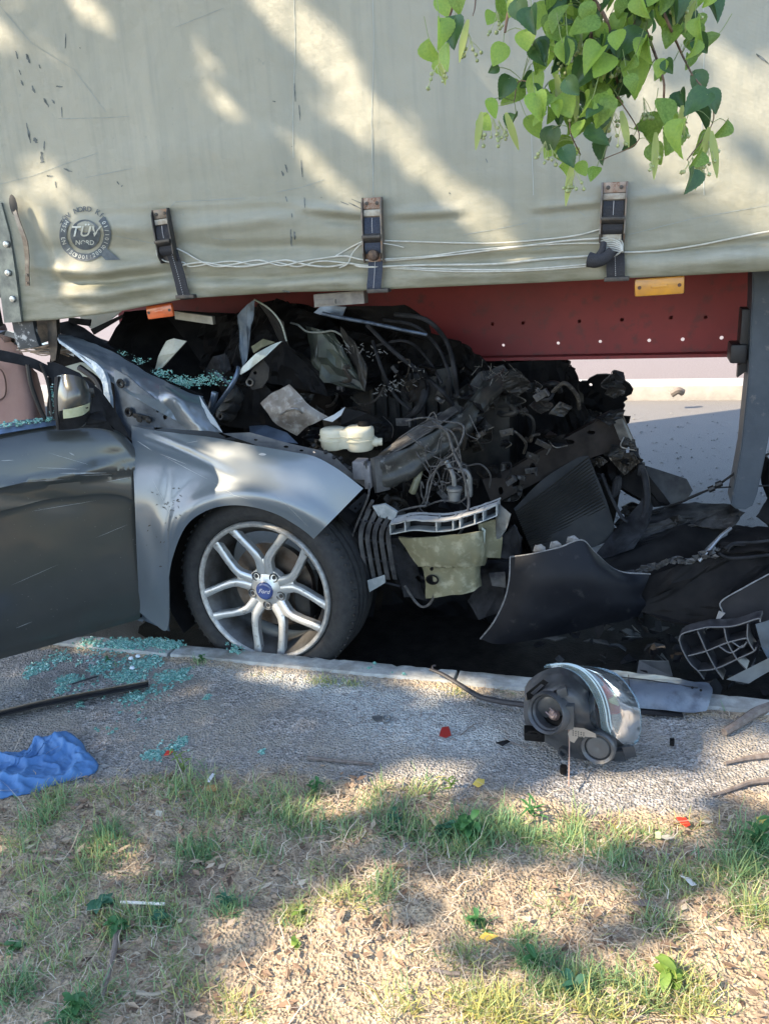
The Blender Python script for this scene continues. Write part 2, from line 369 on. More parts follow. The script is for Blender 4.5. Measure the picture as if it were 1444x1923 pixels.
# ================================================================== TRAILER
YT = 2.54; XL = -2.285; XR = 10.9; ZT = 4.0; YF = 5.05
mid = at(722, 545, YT)
TR = thing('semi_trailer', (XL, YT, 0), 'curtain-sided semi trailer with dirty pale green tarpaulin and red chassis above the crushed car', 'trailer')
m_tarp = None
def tarpmat():
    m = bpy.data.materials.new('tarpaulin_pvc'); m.use_nodes = True; n = m.node_tree; L = n.links.new; b = n.nodes['Principled BSDF']
    tc = n.nodes.new('ShaderNodeTexCoord')
    def nz(s, d=6, st=None, r=.6):
        t = n.nodes.new('ShaderNodeTexNoise'); t.inputs['Scale'].default_value = s; t.inputs['Detail'].default_value = d; t.inputs['Roughness'].default_value = r
        if st:
            mp = n.nodes.new('ShaderNodeMapping'); mp.inputs['Scale'].default_value = st; L(tc.outputs['Object'], mp.inputs[0]); L(mp.outputs[0], t.inputs[0])
        else: L(tc.outputs['Object'], t.inputs[0])
        return t.outputs[0]
    def rr(s, a, c, x=0, y=1):
        r = n.nodes.new('ShaderNodeMapRange'); r.inputs[1].default_value = a; r.inputs[2].default_value = c; r.inputs[3].default_value = x; r.inputs[4].default_value = y; L(s, r.inputs[0]); return r.outputs[0]
    def mix(f, A, Bc):
        x = n.nodes.new('ShaderNodeMix'); x.data_type = 'RGBA'; L(f, x.inputs[0])
        for k, v in ((6, A), (7, Bc)):
            if isinstance(v, tuple): x.inputs[k].default_value = (*v, 1)
            else: L(v, x.inputs[k])
        return x.outputs[2]
    def mul(a, c):
        x = n.nodes.new('ShaderNodeMath'); x.operation = 'MULTIPLY'; L(a, x.inputs[0])
        if isinstance(c, float): x.inputs[1].default_value = c
        else: L(c, x.inputs[1])
        return x.outputs[0]
    c = mix(rr(nz(1.4), .3, .7), (.268, .272, .222), (.31, .308, .25))
    c = mix(mul(rr(nz(3, 8, (9, 9, .6)), .48, .75), .5), c, (.195, .213, .187))
    sp = n.nodes.new('ShaderNodeSeparateXYZ'); L(tc.outputs['Object'], sp.inputs[0])
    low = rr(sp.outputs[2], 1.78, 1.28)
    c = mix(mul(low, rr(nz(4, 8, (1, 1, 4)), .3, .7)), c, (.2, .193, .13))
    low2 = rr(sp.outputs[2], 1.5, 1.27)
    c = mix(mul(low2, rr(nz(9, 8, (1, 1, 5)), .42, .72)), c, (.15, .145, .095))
    c = mix(mul(rr(nz(40, 3), .66, .75), .5), c, (.2, .22, .2))
    L(c, b.inputs['Base Color']); b.inputs['Roughness'].default_value = .42
    b.inputs['Specular IOR Level'].default_value = .45
    bp = n.nodes.new('ShaderNodeBump'); bp.inputs['Distance'].default_value = .004
    wv = n.nodes.new('ShaderNodeTexWave'); wv.inputs['Scale'].default_value = 110; wv.bands_direction = 'X'; L(tc.outputs['Object'], wv.inputs[0])
    wv2 = n.nodes.new('ShaderNodeTexWave'); wv2.inputs['Scale'].default_value = 110; wv2.bands_direction = 'Z'; L(tc.outputs['Object'], wv2.inputs[0])
    a = n.nodes.new('ShaderNodeMath'); a.operation = 'ADD'; L(mul(wv.outputs[1], .06), a.inputs[0]); L(mul(wv2.outputs[1], .06), a.inputs[1])
    a2 = n.nodes.new('ShaderNodeMath'); a2.operation = 'ADD'; L(a.outputs[0], a2.inputs[0]); L(nz(12, 6), a2.inputs[1])
    L(a2.outputs[0], bp.inputs['Height']); L(bp.outputs[0], b.inputs['Normal'])
    return m
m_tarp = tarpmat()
# ridges (+) and valleys (-) of the tarp: polyline in photo pixels, width px, height m
RIDGES = [
 ([(150, 392), (300, 388), (520, 378), (640, 392), (690, 398)], 6, .003), ([(120, 425), (280, 428), (300, 430)], 16, .012), ([(320, 432), (420, 420), (560, 405)], 14, .010),
 ([(330, 455), (430, 468), (560, 462), (690, 470)], 12, -.012), ([(60, 470), (170, 468), (300, 470)], 16, -.010),
 ([(60, 500), (180, 512), (320, 490)], 10, .014), ([(100, 530), (200, 527), (330, 512)], 9, -.016), ([(90, 555), (200, 552), (330, 530)], 12, .016),
 ([(560, 390), (640, 396), (690, 404)], 7, .010), ([(600, 410), (690, 417)], 8, -.008), ([(735, 402), (800, 398), (860, 395)], 9, .010), ([(735, 415), (800, 414), (880, 408)], 8, -.006),
 ([(1000, 392), (1080, 384), (1135, 378)], 8, .008), ([(1175, 374), (1260, 362), (1330, 352)], 9, .008), ([(1000, 402), (1130, 390)], 8, -.006),
 ([(350, 495), (500, 500), (690, 484)], 9, .008), ([(345, 520), (500, 524), (690, 508)], 5, -.010), ([(730, 492), (900, 488), (1120, 472)], 5, -.009), ([(1180, 476), (1300, 466), (1444, 452), (1560, 440)], 5, -.012),
 ([(350, 540), (500, 536), (690, 524)], 14, .012), ([(735, 520), (900, 512), (1120, 500)], 16, .012), ([(1180, 500), (1444, 482), (1600, 470)], 18, .014),
 ([(45, 380), (65, 440), (90, 500), (110, 560)], 14, -.012), ([(80, 400), (100, 470), (130, 520)], 12, .008),
 ([(150, 330), (330, 290), (620, 260)], 40, .004), ([(300, 0), (290, 200), (310, 360)], 30, .003), ([(555, 0), (558, 200), (548, 370)], 22, -.004), ([(690, 0), (700, 380)], 30, .003),
 ([(920, 0), (935, 300)], 40, -.003), ([(1150, 300), (1145, 350)], 40, -.003), ([(305, 395), (315, 440), (340, 540)], 16, -.012), ([(705, 380), (705, 540)], 14, -.012), ([(1152, 350), (1152, 520)], 14, -.012)]
RA = []
for pl, wd, h in RIDGES:
    pl = [np.array(p, float) for p in pl]
    for k in range(len(pl)-1): RA.append((pl[k], pl[k+1], wd, h, k == 0, k == len(pl)-2, pl))
BOT = ([-60, 0, 30, 100, 200, 350, 540, 690, 760, 900, 1060, 1170, 1300, 1444, 1700, 2400], [606, 603, 604, 600, 588, 560, 548, 545, 541, 535, 528, 522, 516, 508, 496, 462])
nxx, nzz = 330, 170
zb_of = lambda px: at(px, interp(px, *BOT), YT).z
pxs = np.concatenate([np.linspace(18, 1500, nxx), np.linspace(1520, 9000, 30)])
cols = []
for i, p_ in enumerate(pxs):
    if p_ <= 1500:
        X = at(p_, 560, YT).x; zb = zb_of(p_)
    else: X = .37+(XR-.37)*((i-nxx+1)/30); zb = 1.30
    cols.append((X, zb))
ridge_groups = [(np.array(pl, float), wd, h) for pl, wd, h in RIDGES]
V = []
tz = np.concatenate([np.linspace(0, .34, 110)[:-1], np.linspace(.34, 1, nzz-109)])
for X, zb in cols:
    for t in tz: V.append((X, YT, zb+(ZT-zb)*t))
V = np.array(V)
# to pixels
cp = np.array(CP); vr, vu, vf = np.array(CR), np.array(CU), np.array(f0)
def npx(V): v = V-cp; q = v@vf; return 722+FPX*(v@vr)/q, 961.5-FPX*(v@vu)/q
def tarp_disp(V):
    qx, qy = npx(V); D = np.zeros(len(V))
    for pl, wd, h in ridge_groups:
        best = np.full(len(V), 1e9); tt = np.zeros(len(V)); L_ = np.cumsum([0]+[np.linalg.norm(pl[k+1]-pl[k]) for k in range(len(pl)-1)])
        for k in range(len(pl)-1):
            a, c = pl[k], pl[k+1]; d = c-a; l2 = d@d
            t = np.clip(((qx-a[0])*d[0]+(qy-a[1])*d[1])/l2, 0, 1); dd = np.hypot(qx-a[0]-t*d[0], qy-a[1]-t*d[1])
            u = best > dd; best[u] = dd[u]; tt[u] = ((L_[k]+t*math.sqrt(l2))/L_[-1])[u]
        env = np.clip(np.sin(np.pi*np.clip(tt*.86+.07, 0, 1))*1.3, 0, 1)
        D += 1.35*h*env*np.exp(-(best/wd)**2)
    D *= (V[:, 0] < .6)
    return D
D = tarp_disp(V)
und = np.array([.012*noise.noise(Vector((x*1.3, z*1.1, 0)))+.004*noise.noise(Vector((x*5, z*6, 2)))+.0015*noise.noise(Vector((x*20, z*22, 2))) for x, _, z in V])
und *= np.clip((V[:, 2]-1.2)*3, .35, 1)
V[:, 1] -= D+und
tarp_pts = V.copy()
nz_ = len(tz); ii = (np.arange(len(cols)-1)[:, None]*nz_+np.arange(nz_-1)[None]).ravel()
F = np.stack([ii, ii+nz_, ii+nz_+1, ii+1], 1)
Vb = V+np.array([0, .004, 0]); n0 = len(V)
F2 = np.vstack([F, F[:, ::-1]+n0])
eb = np.arange(len(cols)-1)*nz_; F3 = np.stack([eb, eb+n0, eb+nz_+n0, eb+nz_], 1)
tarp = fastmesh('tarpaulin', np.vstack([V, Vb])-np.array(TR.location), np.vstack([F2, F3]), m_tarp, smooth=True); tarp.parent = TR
from mathutils.kdtree import KDTree
kd = KDTree(n0)
for i, p in enumerate(V): kd.insert((p[0], 0, p[2]), i)
kd.balance()
def tarpY(X, Z):
    r = kd.find_n((X, 0, Z), 3); w_ = [1/(d+1e-4) for _, _, d in r]
    return sum(V_[1]*q for V_, q in zip([tarp_pts[i] for _, i, _ in r], w_))/sum(w_)
def ont(px, py, off=.002):
    p = at(px, py, YT); y = tarpY(p.x, p.z); p = at(px, py, y); return Vector((p.x, tarpY(p.x, p.z)-off, p.z))
# scuffs, cuts and scratches
m_scuff = mat('scuff_black', (.05, .06, .06), .8, col2=(.16, .18, .18), sc=60)
b = B()
def smear(b, x0, y0, x1, y1, w_, seed, n=6):
    rnd = random.Random(seed); A = []; C_ = []
    dx, dy = x1-x0, y1-y0; l = math.hypot(dx, dy); nx_, ny_ = -dy/l, dx/l
    for i in range(n+1):
        t = i/n; ww = w_*(math.sin(math.pi*min(1, t*.8+.12)))*rnd.uniform(.4, 1)+.3; j = rnd.uniform(-.3, .3)*w_
        A.append(b.verts.new(ont(x0+dx*t+nx_*(ww+j), y0+dy*t+ny_*(ww+j), .0012))); C_.append(b.verts.new(ont(x0+dx*t-nx_*(ww-j), y0+dy*t-ny_*(ww-j), .0012)))
    for i in range(n): b.faces.new((A[i], A[i+1], C_[i+1], C_[i]))
SC = [(30, 95, 34, 110, 1.6), (50, 100, 56, 118, 3), (40, 150, 44, 160, 2), (36, 130, 40, 140, 1), (60, 160, 66, 174, 2.6), (74, 120, 76, 128, 1), (106, 161, 118, 162, 2), (82, 184, 92, 200, 3), (98, 186, 103, 194, 2),
      (50, 230, 58, 268, 2.2), (64, 258, 70, 268, 4), (84, 264, 83, 282, 1.4), (78, 284, 80, 304, 4), (76, 304, 84, 303, 2), (116, 200, 117, 220, 1), (120, 316, 136, 322, 1.6), (220, 340, 224, 346, 1.6), (228, 350, 231, 347, 1.3),
      (124, 62, 123, 90, 1), (553, 155, 555, 190, 1.4), (562, 196, 564, 226, .9), (566, 300, 568, 332, 1.3), (529, 320, 533, 330, 2), (536, 308, 540, 324, 1.6), (537, 368, 540, 378, 1.6), (572, 370, 573, 390, 1),
      (546, 430, 548, 462, 2.2), (553, 434, 554, 450, 2), (88, 330, 100, 330, 2), (104, 340, 106, 352, 1.2), (512, 189, 518, 190, 1), (548, 274, 549, 275, 1.4), (843, 361, 846, 363, 1.6), (912, 297, 916, 305, .8),
      (1420, 100, 1444, 120, 2.5), (604, 370, 604, 371, 1.5), (150, 88, 152, 90, 1), (640, 378, 655, 384, 1), (655, 380, 680, 392, 1.2), (660, 373, 684, 383, .8), (548, 400, 549, 408, .8), (530, 545, 545, 548, 1.2)]
for k, s in enumerate(SC): smear(b, *s, k)
mk('scuff_mark', b, m_scuff, TR, kind='stuff', smooth=0)
m_scr = mat('scratch_grey', (.24, .27, .26), .8)
b = B()
for k, pl in enumerate([[(0, 345), (60, 330), (120, 308), (185, 286)], [(160, 333), (250, 315)], [(110, 222), (180, 221), (242, 218)], [(320, 388), (330, 378), (380, 376), (460, 371)], [(520, 360), (570, 350), (610, 336)], [(398, 446), (420, 450), (442, 449)],
                        [(0, 10), (60, 80), (140, 130), (200, 210)], [(870, 440), (930, 430), (990, 418)], [(1030, 390), (1080, 390), (1100, 406)], [(1000, 470), (1100, 440), (1124, 434)], [(1000, 560)]*2, [(700, 240), (702, 300), (700, 360)], [(330, 50), (380, 30), (420, 14)],
                        [(150, 430), (340, 466)], [(1180, 440), (1300, 410), (1444, 384)]]):
    for a, c in zip(pl[:-1], pl[1:]):
        if a != c: smear(b, *a, *c, .35, 50+k, 8)
mk('scratch', b, m_scr, TR, kind='stuff', smooth=0)
b = B()
for xx in (552, 700, 1000, 1320):      # welded vertical seams of the tarp
    pts = [ont(xx+2*math.sin(y*.02), y, .0012) for y in range(-40, 372 if xx != 552 else 300, 14)]
    for p, q in zip(pts[:-1], pts[1:]): b.faces.new([b.verts.new(v) for v in (p+Vector((-.001, 0, 0)), p+Vector((.001, 0, 0)), q+Vector((.001, 0, 0)), q+Vector((-.001, 0, 0)))])
mk('weld_seam', b, mat('seam_grey', (.34, .37, .34), .7), TR, kind='stuff', smooth=0)

# printed emblem
m_ink = mat('emblem_ink', (.055, .07, .085), .6, col2=(.1, .12, .13), sc=40)
m_pale = mat('emblem_pale', (.5, .52, .47), .5)
EC = (161, 440)
def epx(x, y, off=.0028): return ont(EC[0]+x, EC[1]-y*1.02, off)
b = B()
def ringseg(b, r_in, r_out, a0, a1, n=40, off=.0028):
    A = []
    for i in range(n+1):
        a = math.radians(a0+(a1-a0)*i/n); A.append((b.verts.new(epx(r_in*math.cos(a), r_in*math.sin(a), off)), b.verts.new(epx(r_out*math.cos(a), r_out*math.sin(a), off))))
    for i in range(n): b.faces.new((A[i][0], A[i+1][0], A[i+1][1], A[i][1]))
ringseg(b, 1, 28, 0, 360, 48); ringseg(b, 35, 48.5, 140, 405, 60)
b.faces.new([b.verts.new(epx(*p)) for p in ((38, -24), (66, -46), (58, -46.5), (38, -47), (30, -38))])
emb = mk('emblem', b, m_ink, TR, smooth=0)
b = B()
text_bm(b, 'TÜV', 27, lambda x, y: epx(x*1.05-1, y+5, .005), shear=.25, ext=.35)
text_bm(b, 'NORD', 12, lambda x, y: epx(x, y-15, .005), ext=.1)
def arc_text(b, s, r, a_mid, step, size, off, flip=False, ext=.0):
    for i, ch in enumerate(s):
        a = math.radians(a_mid+(-1 if not flip else 1)*(i-(len(s)-1)/2)*step); rot = a-math.pi/2 if not flip else a+math.pi/2
        def fn(x, y, a=a, rot=rot): return epx(r*math.cos(a)+x*math.cos(rot)-y*math.sin(rot), r*math.sin(a)+x*math.sin(rot)+y*math.cos(rot), off)
        text_bm(b, ch, size, fn, ext=ext)
arc_text(b, 'MSZ EN ISO', 41.7, 195, 10.5, 10.5, .005, True)
arc_text(b, '9001:2001', 41.7, 285, 9.5, 10.5, .005, True)
arc_text(b, '01/1010', 41.7, 360, 10.5, 10.5, .005, False)
mk('lettering', b, m_pale, emb, smooth=0)
b = B(); arc_text(b, 'TÜV NORD Kft.', 47, 91, 10.2, 13, .003, ext=.3)
mk('lettering', b, m_ink, emb, smooth=0)

# ---- buckles
m_bsteel = mat('buckle_steel', (.12, .11, .095), .5, .7, col2=(.22, .19, .16), sc=60, col3=(.2, .11, .06), sc3=30)
m_bdark = mat('buckle_dark', (.045, .045, .045), .5, .6, col2=(.09, .08, .07), sc=50)
m_rust = mat('rusty_plate', (.3, .23, .18), .7, .3, col2=(.2, .1, .06), sc=120, lo=.45, hi=.55, col3=(.42, .38, .33), sc3=60)
m_web = mat('webbing_black', (.018, .019, .023), .85, col2=(.035, .036, .042), sc=300, bump=.001, bsc=400)
m_webb = mat('webbing_blue', (.022, .03, .05), .85, col2=(.045, .055, .08), sc=200, bump=.001, bsc=400)
m_thread = mat('thread', (.35, .35, .36), .8)
def px_s(P): return (at(722, 400, P.y)-at(723, 400, P.y)).length
def buckle(x0, y0, x1, y1, wpx, rusty, tail, lab, blue=False):
    """x0,y0 top centre; x1,y1 lower end of the steel frame, in photo pixels on the tarp plane"""
    T = at(x0, y0, YT-.012); E = at(x1, y1, YT-.012); dn = (E-T); Ln = dn.length; dn.normalize(); sd = Vector((0, -1, 0)).cross(dn).normalized()
    if sd.x < 0: sd = -sd
    W = wpx*px_s(T); o = Vector((0, -1, 0))
    q = lambda u, v, h: T+sd*(u*W/2)+dn*(v*Ln)+o*h
    b = B()
    for s in (-1, 1):
        sec = []
        prof = [(0, .012), (.1, .022), (.3, .026), (.6, .026), (.85, .03), (1, .016)]
        vs1 = [b.verts.new(q(s, v, 0)) for v, _ in prof]; vs2 = [b.verts.new(q(s, v, h)) for v, h in prof]
        vs3 = [b.verts.new(q(s*.88, v, 0)) for v, _ in prof]; vs4 = [b.verts.new(q(s*.88, v, h)) for v, h in prof]
        for i in range(5):
            for a, c in ((vs1, vs2), (vs2, vs4), (vs4, vs3)): b.faces.new((a[i], a[i+1], c[i+1], c[i]))
        b.faces.new((vs1[0], vs2[0], vs4[0], vs3[0])); b.faces.new((vs1[-1], vs3[-1], vs4[-1], vs2[-1]))
    box(b, q(0, .5, .002), sd*W*.47, dn*Ln*.5, o*.0015)
    fr = mk('strap_buckle', b, m_bsteel if rusty else m_bdark, TR, label=lab, smooth=30)
    b = B(); box(b, q(0, .09, .009), sd*W*.43, dn*Ln*.085, o*.003, .001)
    mk('top_plate', b, m_rust if rusty else m_bsteel, fr)
    for s in (-1, 1):
        b = B(); lathe(b, q(s*.5, .09, .0105), o, [(0, .004), (.0055, .003), (.006, 0)], 10); mk('rivet', b, m_bdark, fr)
    b = B(); box(b, q(0, .235, .010), sd*W*.43, dn*Ln*.05, o*.003, .001); mk('slot_bar', b, mat('bar_pale', (.4, .39, .34), .5, .3, col2=(.25, .22, .18), sc=60), fr)
    mw = m_webb if blue else m_web
    b = B(); sheet(b, [[q(u, .3, .010), q(u, .42, .018), q(u, .55, .02)] for u in (-.8, .8)], 3, 10, .003); mk('webbing', b, mw, fr)
    b = B()
    for k in range(9): box(b, q(.0, .32+k*.026, .0165+.0035*min(1, k/5)), sd*.0009, dn*.0022, o*.0006)
    mk('stitching', b, m_thread, fr, kind='stuff')
    b = B(); sheet(b, [[q(u, .55, .022), q(u, .60, .034), q(u, .66, .03), q(u, .7, .018)] for u in (-.88, .88)], 3, 10, .003)
    box(b, q(0, .6, .036), sd*W*.46, dn*.004, o*.002, .001); mk('lever', b, m_bdark, fr)
    b = B(); sheet(b, [[q(u, .66, .02), q(u, .78, .024), q(u, .86, .014)] for u in (-.78, .78)], 3, 8, .003); mk('webbing', b, mw, fr)
    # tail to underside
    pts = [at(tx, ty, YT-.02) for tx, ty in tail]; wv = sd*W*.36
    b = B(); sec = []
    for s in (-1, 1):
        sec.append([pts[0]+wv*s, *[p+wv*s for p in pts[1:]], pts[-1]+wv*s+Vector((0, .03, -.012))])
    sheet(b, sec, 4, 20, .003, amp=.002, nsc=30); tl = mk('strap_tail', b, mw, fr)
    b = B()
    for s in (0,):
        for k in range(22):
            t = k/22; i_ = t*(len(pts)-1); j = int(i_); p = pts[j].lerp(pts[min(j+1, len(pts)-1)], i_-j)
            box(b, p+Vector((0, -.0045, 0)), sd*.0008, dn*.0018, o*.0005)
    mk('stitching', b, m_thread, tl, kind='stuff')
    return fr, q
f1, q1 = buckle(303, 392, 322, 492, 36, False, [(322, 470), (334, 510), (346, 556)], 'tilted black strap buckle nearest the round emblem')
f2, q2 = buckle(700, 370, 705, 492, 38, True, [(705, 490), (704, 515), (702, 542)], 'rusty-topped strap buckle in the middle with blue webbing', True)
f3, q3 = buckle(1155, 341, 1149, 455, 42, True, [(1152, 440), (1155, 480), (1156, 520)], 'rusty-topped strap buckle with white cord wound round it')
b = B(); lathe(b, q2(0, .88, .014), (0, -1, 0), [(.018, -.01), (.018, .004), (.014, .012), (.006, .016), (0, .016)], 14); mk('bolt', b, mat('rust_bolt', (.16, .11, .08), .7, .5, col2=(.08, .06, .05), sc=100), f2)
b = B(); box(b, q2(0, .86, .008), Vector((.02, 0, 0)), Vector((0, 0, .024)), Vector((0, .003, 0)), .002); mk('lower_plate', b, m_rust, f2)
b = B(); box(b, q3(0, .9, .008), Vector((.025, 0, 0)), Vector((0, 0, .034)), Vector((0, .003, 0)), .002); mk('lower_plate', b, mat('bar_pale', (.4, .39, .34), .5, .3), f3)
b = B(); tube(b, [(1106, 487, 2.49), (1120, 489, 2.485), (1136, 484, 2.487), (1150, 470, 2.49)], [.021, .014], 14); tube(b, [(1133, 455, 2.5), (1130, 470, 2.49), (1118, 486, 2.488)], .009, 8); mk('strap_tail', b, m_web, f3)
# tiny lug under each buckle
b = B()
for xx, yy in ((352, 556), (712, 545), (1158, 523)): box(b, at(xx, yy, YT-.004), (.034, 0, 0), (0, .02, 0), (0, 0, .006), .002)
mk('strap_lug', b, m_bdark, TR, kind='stuff')

# ---- white cable tied along the tarp, a thing that could be lifted off
m_cord = mat('cord_white', (.52, .52, .47), .6, col2=(.38, .38, .33), sc=40)
b = B()
def cord(pl, r=.0024, off=.006, m=None): tube(b, [ont(x, y, off+ (.018 if 680 < x < 735 or 1130 < x < 1172 or 300 < x < 340 else 0)) for x, y in pl], r, 6, m)
cord([(296, 470), (304, 480), (320, 490), (345, 492), (360, 500), (400, 494), (440, 490), (480, 497), (520, 492), (560, 500), (600, 490), (640, 492), (690, 497), (760, 502), (900, 506), (1000, 504), (1100, 496), (1120, 494)])
cord([(330, 462), (352, 474), (376, 488), (410, 500), (450, 494), (490, 488), (530, 498), (570, 490), (610, 484), (650, 480), (690, 487), (740, 488), (850, 478), (980, 462), (1060, 452), (1140, 446)], .0024, .010)
cord([(334, 500), (380, 492), (420, 498), (460, 500), (500, 494), (540, 488), (580, 497), (620, 500), (660, 494), (690, 500), (800, 497), (930, 495), (1020, 486), (1110, 480)], .003, .008)
cord([(632, 480), (660, 464), (688, 452), (700, 450), (740, 452), (840, 455), (930, 456), (1010, 450), (1080, 442), (1128, 430)], .0022, .008)
cord([(640, 502), (656, 494), (664, 476), (680, 458), (700, 452)], .0022, .014)
cord([(725, 456), (745, 460), (760, 464)], .0016, .012)
cord([(720, 486), (800, 481), (880, 470), (960, 463), (1060, 457), (1140, 456), (1166, 458)], .0022, .008)
cord([(735, 503), (850, 509), (980, 508), (1100, 500)], .0022, .006)
cord([(1128, 452), (1150, 447), (1168, 452), (1170, 470), (1176, 473), (1240, 470), (1310, 460), (1380, 446), (1444, 434), (1520, 424), (1700, 400), (1950, 366), (2250, 330)], .0024, .008)
for k in range(6): cord([(1128, 452+k*3), (1150, 448+k*4), (1166, 456+k*3), (1168, 470), (1150, 482), (1136, 486)], .002, .022+.002*k)
mk('tie_rope', b, m_cord, None, base=tuple(at(722, 490, 2.52)), label='thin white cord twisted along the bottom of the tarpaulin between the buckles', cat='cord')

# ---- left end post and hook strap
m_gal = mat('post_steel', (.09, .1, .1), .5, .7, col2=(.2, .22, .2), sc=20, col3=(.09, .1, .1), sc3=7)
b = B(); shard(b, [(2, 380, YT-.004), (18, 440, YT-.006), (30, 520, YT-.01), (40, 604, YT-.012), (8, 606, YT-.012), (-4, 520, YT-.006), (-10, 380, YT-.004)], .01, 0, 0)
box(b, (XL-.02, YT+.04, 2.6), (.03, 0, 0), (0, .04, 0), (0, 0, 1.38), .003)
mk('corner_post', b, m_gal, TR)
b = B()
for x_, y_ in ((15, 512), (24, 561), (12, 458)): lathe(b, at(x_, y_, YT-.012), (0, -1, 0), [(.012, 0), (.01, .005), (0, .007)], 12)
mk('post_bolt', b, mat('bolt_bright', (.4, .42, .42), .35, .8), TR, kind='stuff')
b = B(); lathe(b, at(27, 385, YT-.012), (0, -1, 0), [(0, 0), (.012, .001), (.016, .005), (.008, .009), (0, .009)], 14, sy=2.2)
mk('post_cap', b, mat('rubber', (.03, .032, .033), .8), TR)
b = B()
sheet(b, [[(22, 392, YT-.018), (33, 425, YT-.03), (42, 452, YT-.034), (46, 480, YT-.03), (47, 510, YT-.03), (48, 538, YT-.026)], [(28, 388, YT-.018), (39, 420, YT-.03), (50, 450, YT-.034), (54, 478, YT-.03), (54, 508, YT-.03), (55, 536, YT-.026)]], 3, 30, .004)
hk = mk('tension_hook', b, mat('hook_brown', (.14, .11, .09), .5, .6, col2=(.26, .23, .19), sc=40), TR)
for y_ in (516, 531):
    b = B(); lathe(b, at(51, y_, YT-.031), (0, -1, 0), [(.005, 0), (.004, .003), (0, .003)], 8); mk('rivet', b, m_bsteel, hk)

# ---- box body: roof, far curtain, ends, floor
b = B(); box(b, ((XL+XR)/2, (YT+YF)/2+.02, ZT+.012), ((XR-XL)/2, 0, 0), (0, (YF-YT)/2, 0), (0, 0, .01)); mk('roof', b, m_tarp, TR)
b = B(); box(b, ((XL+XR)/2, YF, 2.65), ((XR-XL)/2, 0, 0), (0, .01, 0), (0, 0, 1.34)); mk('far_curtain', b, m_tarp, TR)
m_steelp = mat('painted_steel_grey', (.032, .045, .062), .5, .1, col2=(.045, .06, .078), sc=12, col3=(.12, .12, .12), sc3=30, lo3=.6, hi3=.75, bump=.001)
for nm, X in (('front_wall', XL-.03), ('rear_door', XR)):
    b = B(); box(b, (X, (YT+YF)/2+.03, 2.65), (.02, 0, 0), (0, (YF-YT)/2-.03, 0), (0, 0, 1.33)); mk(nm, b, m_steelp, TR)
m_under = mat('floor_underside', (.035, .035, .035), .8, col2=(.06, .055, .05), sc=8)
b = B(); box(b, ((XL+XR)/2, (YT+YF)/2+.05, 1.335), ((XR-XL)/2, 0, 0), (0, (YF-YT)/2-.07, 0), (0, 0, .025)); mk('floor', b, m_under, TR)
x = XL+.2; fst = None; YB_ = 3.36
while x < XR-.2:
    if fst is None:
        b = B()
        for dy in (0,): box(b, (x, (YB_+YF)/2, 1.26), (.03, 0, 0), (0, (YF-YB_)/2-.06, 0), (0, 0, .05)); 
        fst = mk('cross_member', b, m_under, TR)
    else: o = fst.copy(); COL.objects.link(o); o.location = (x-XL-.2, 0, 0)
    x += .52
# red chassis beams with real holes
m_red = mat('chassis_red', (.24, .028, .029), .55, 0, col2=(.17, .022, .024), sc=3, col3=(.1, .03, .03), sc3=22, lo3=.55, hi3=.75, bump=.0006, bsc=30)
YB = 3.3; zl, zh = .982, 1.30
hx = lambda px, py: at(px, py, YB)
holes = []
for x_, y_, r_ in [(925, 608, .007), (982, 606, .007), (1088, 603, .007), (1168, 600, .007), (1260, 596, .007), (1325, 595, .007), (945, 648, .0058), (1048, 644, .0062), (1127, 641, .0062), (1219, 639, .0068), (1282, 637, .007), (1355, 634, .0072)]:
    p = hx(x_, y_); holes.append(circ(p.x*100, p.z*100, r_*100, 12))
for k in range(14): holes.append(circ((.9+k*.2)*100, 104, .85, 10))
for k, (yy, hl) in enumerate(((YB, holes), (4.3, []))):
    b = B(); plate(b, [((-2.24)*100, zl*100), (XR*100-40, zl*100), (XR*100-40, zh*100), (-2.24*100, zh*100)], hl, 1, lambda x, y, t: Vector((x/100, yy+t*.008, y/100)))
    box(b, ((-2.1+XR-.4)/2, yy+.004, zl-.006), ((XR-.4+2.1)/2, 0, 0), (0, .07, 0), (0, 0, .006)) ; box(b, ((-2.1+XR-.4)/2, yy+.004, zh-.02), ((XR-.4+2.1)/2, 0, 0), (0, .065, 0), (0, 0, .006))
    mk('chassis_beam', b, m_red, TR, smooth=20)
# under-edge bits
m_alu = mat('bar_aluminium', (.3, .3, .27), .5, .5, col2=(.2, .2, .18), sc=20)
b = B(); box(b, at(366, 596, 2.75), (.075, 0, -.012), (0, .01, 0), (0, 0, .014)); mk('rail_piece', b, m_alu, TR)
b = B(); box(b, at(640, 560, 2.6), (.085, 0, .003), (0, .02, 0), (0, 0, .02)); box(b, at(612, 566, 2.585), (.035, 0, 0), (0, .01, 0), (0, 0, .007)); mk('rail_bracket', b, mat('dull_iron', (.12, .115, .11), .6, .5, col2=(.2, .19, .17), sc=30), TR)
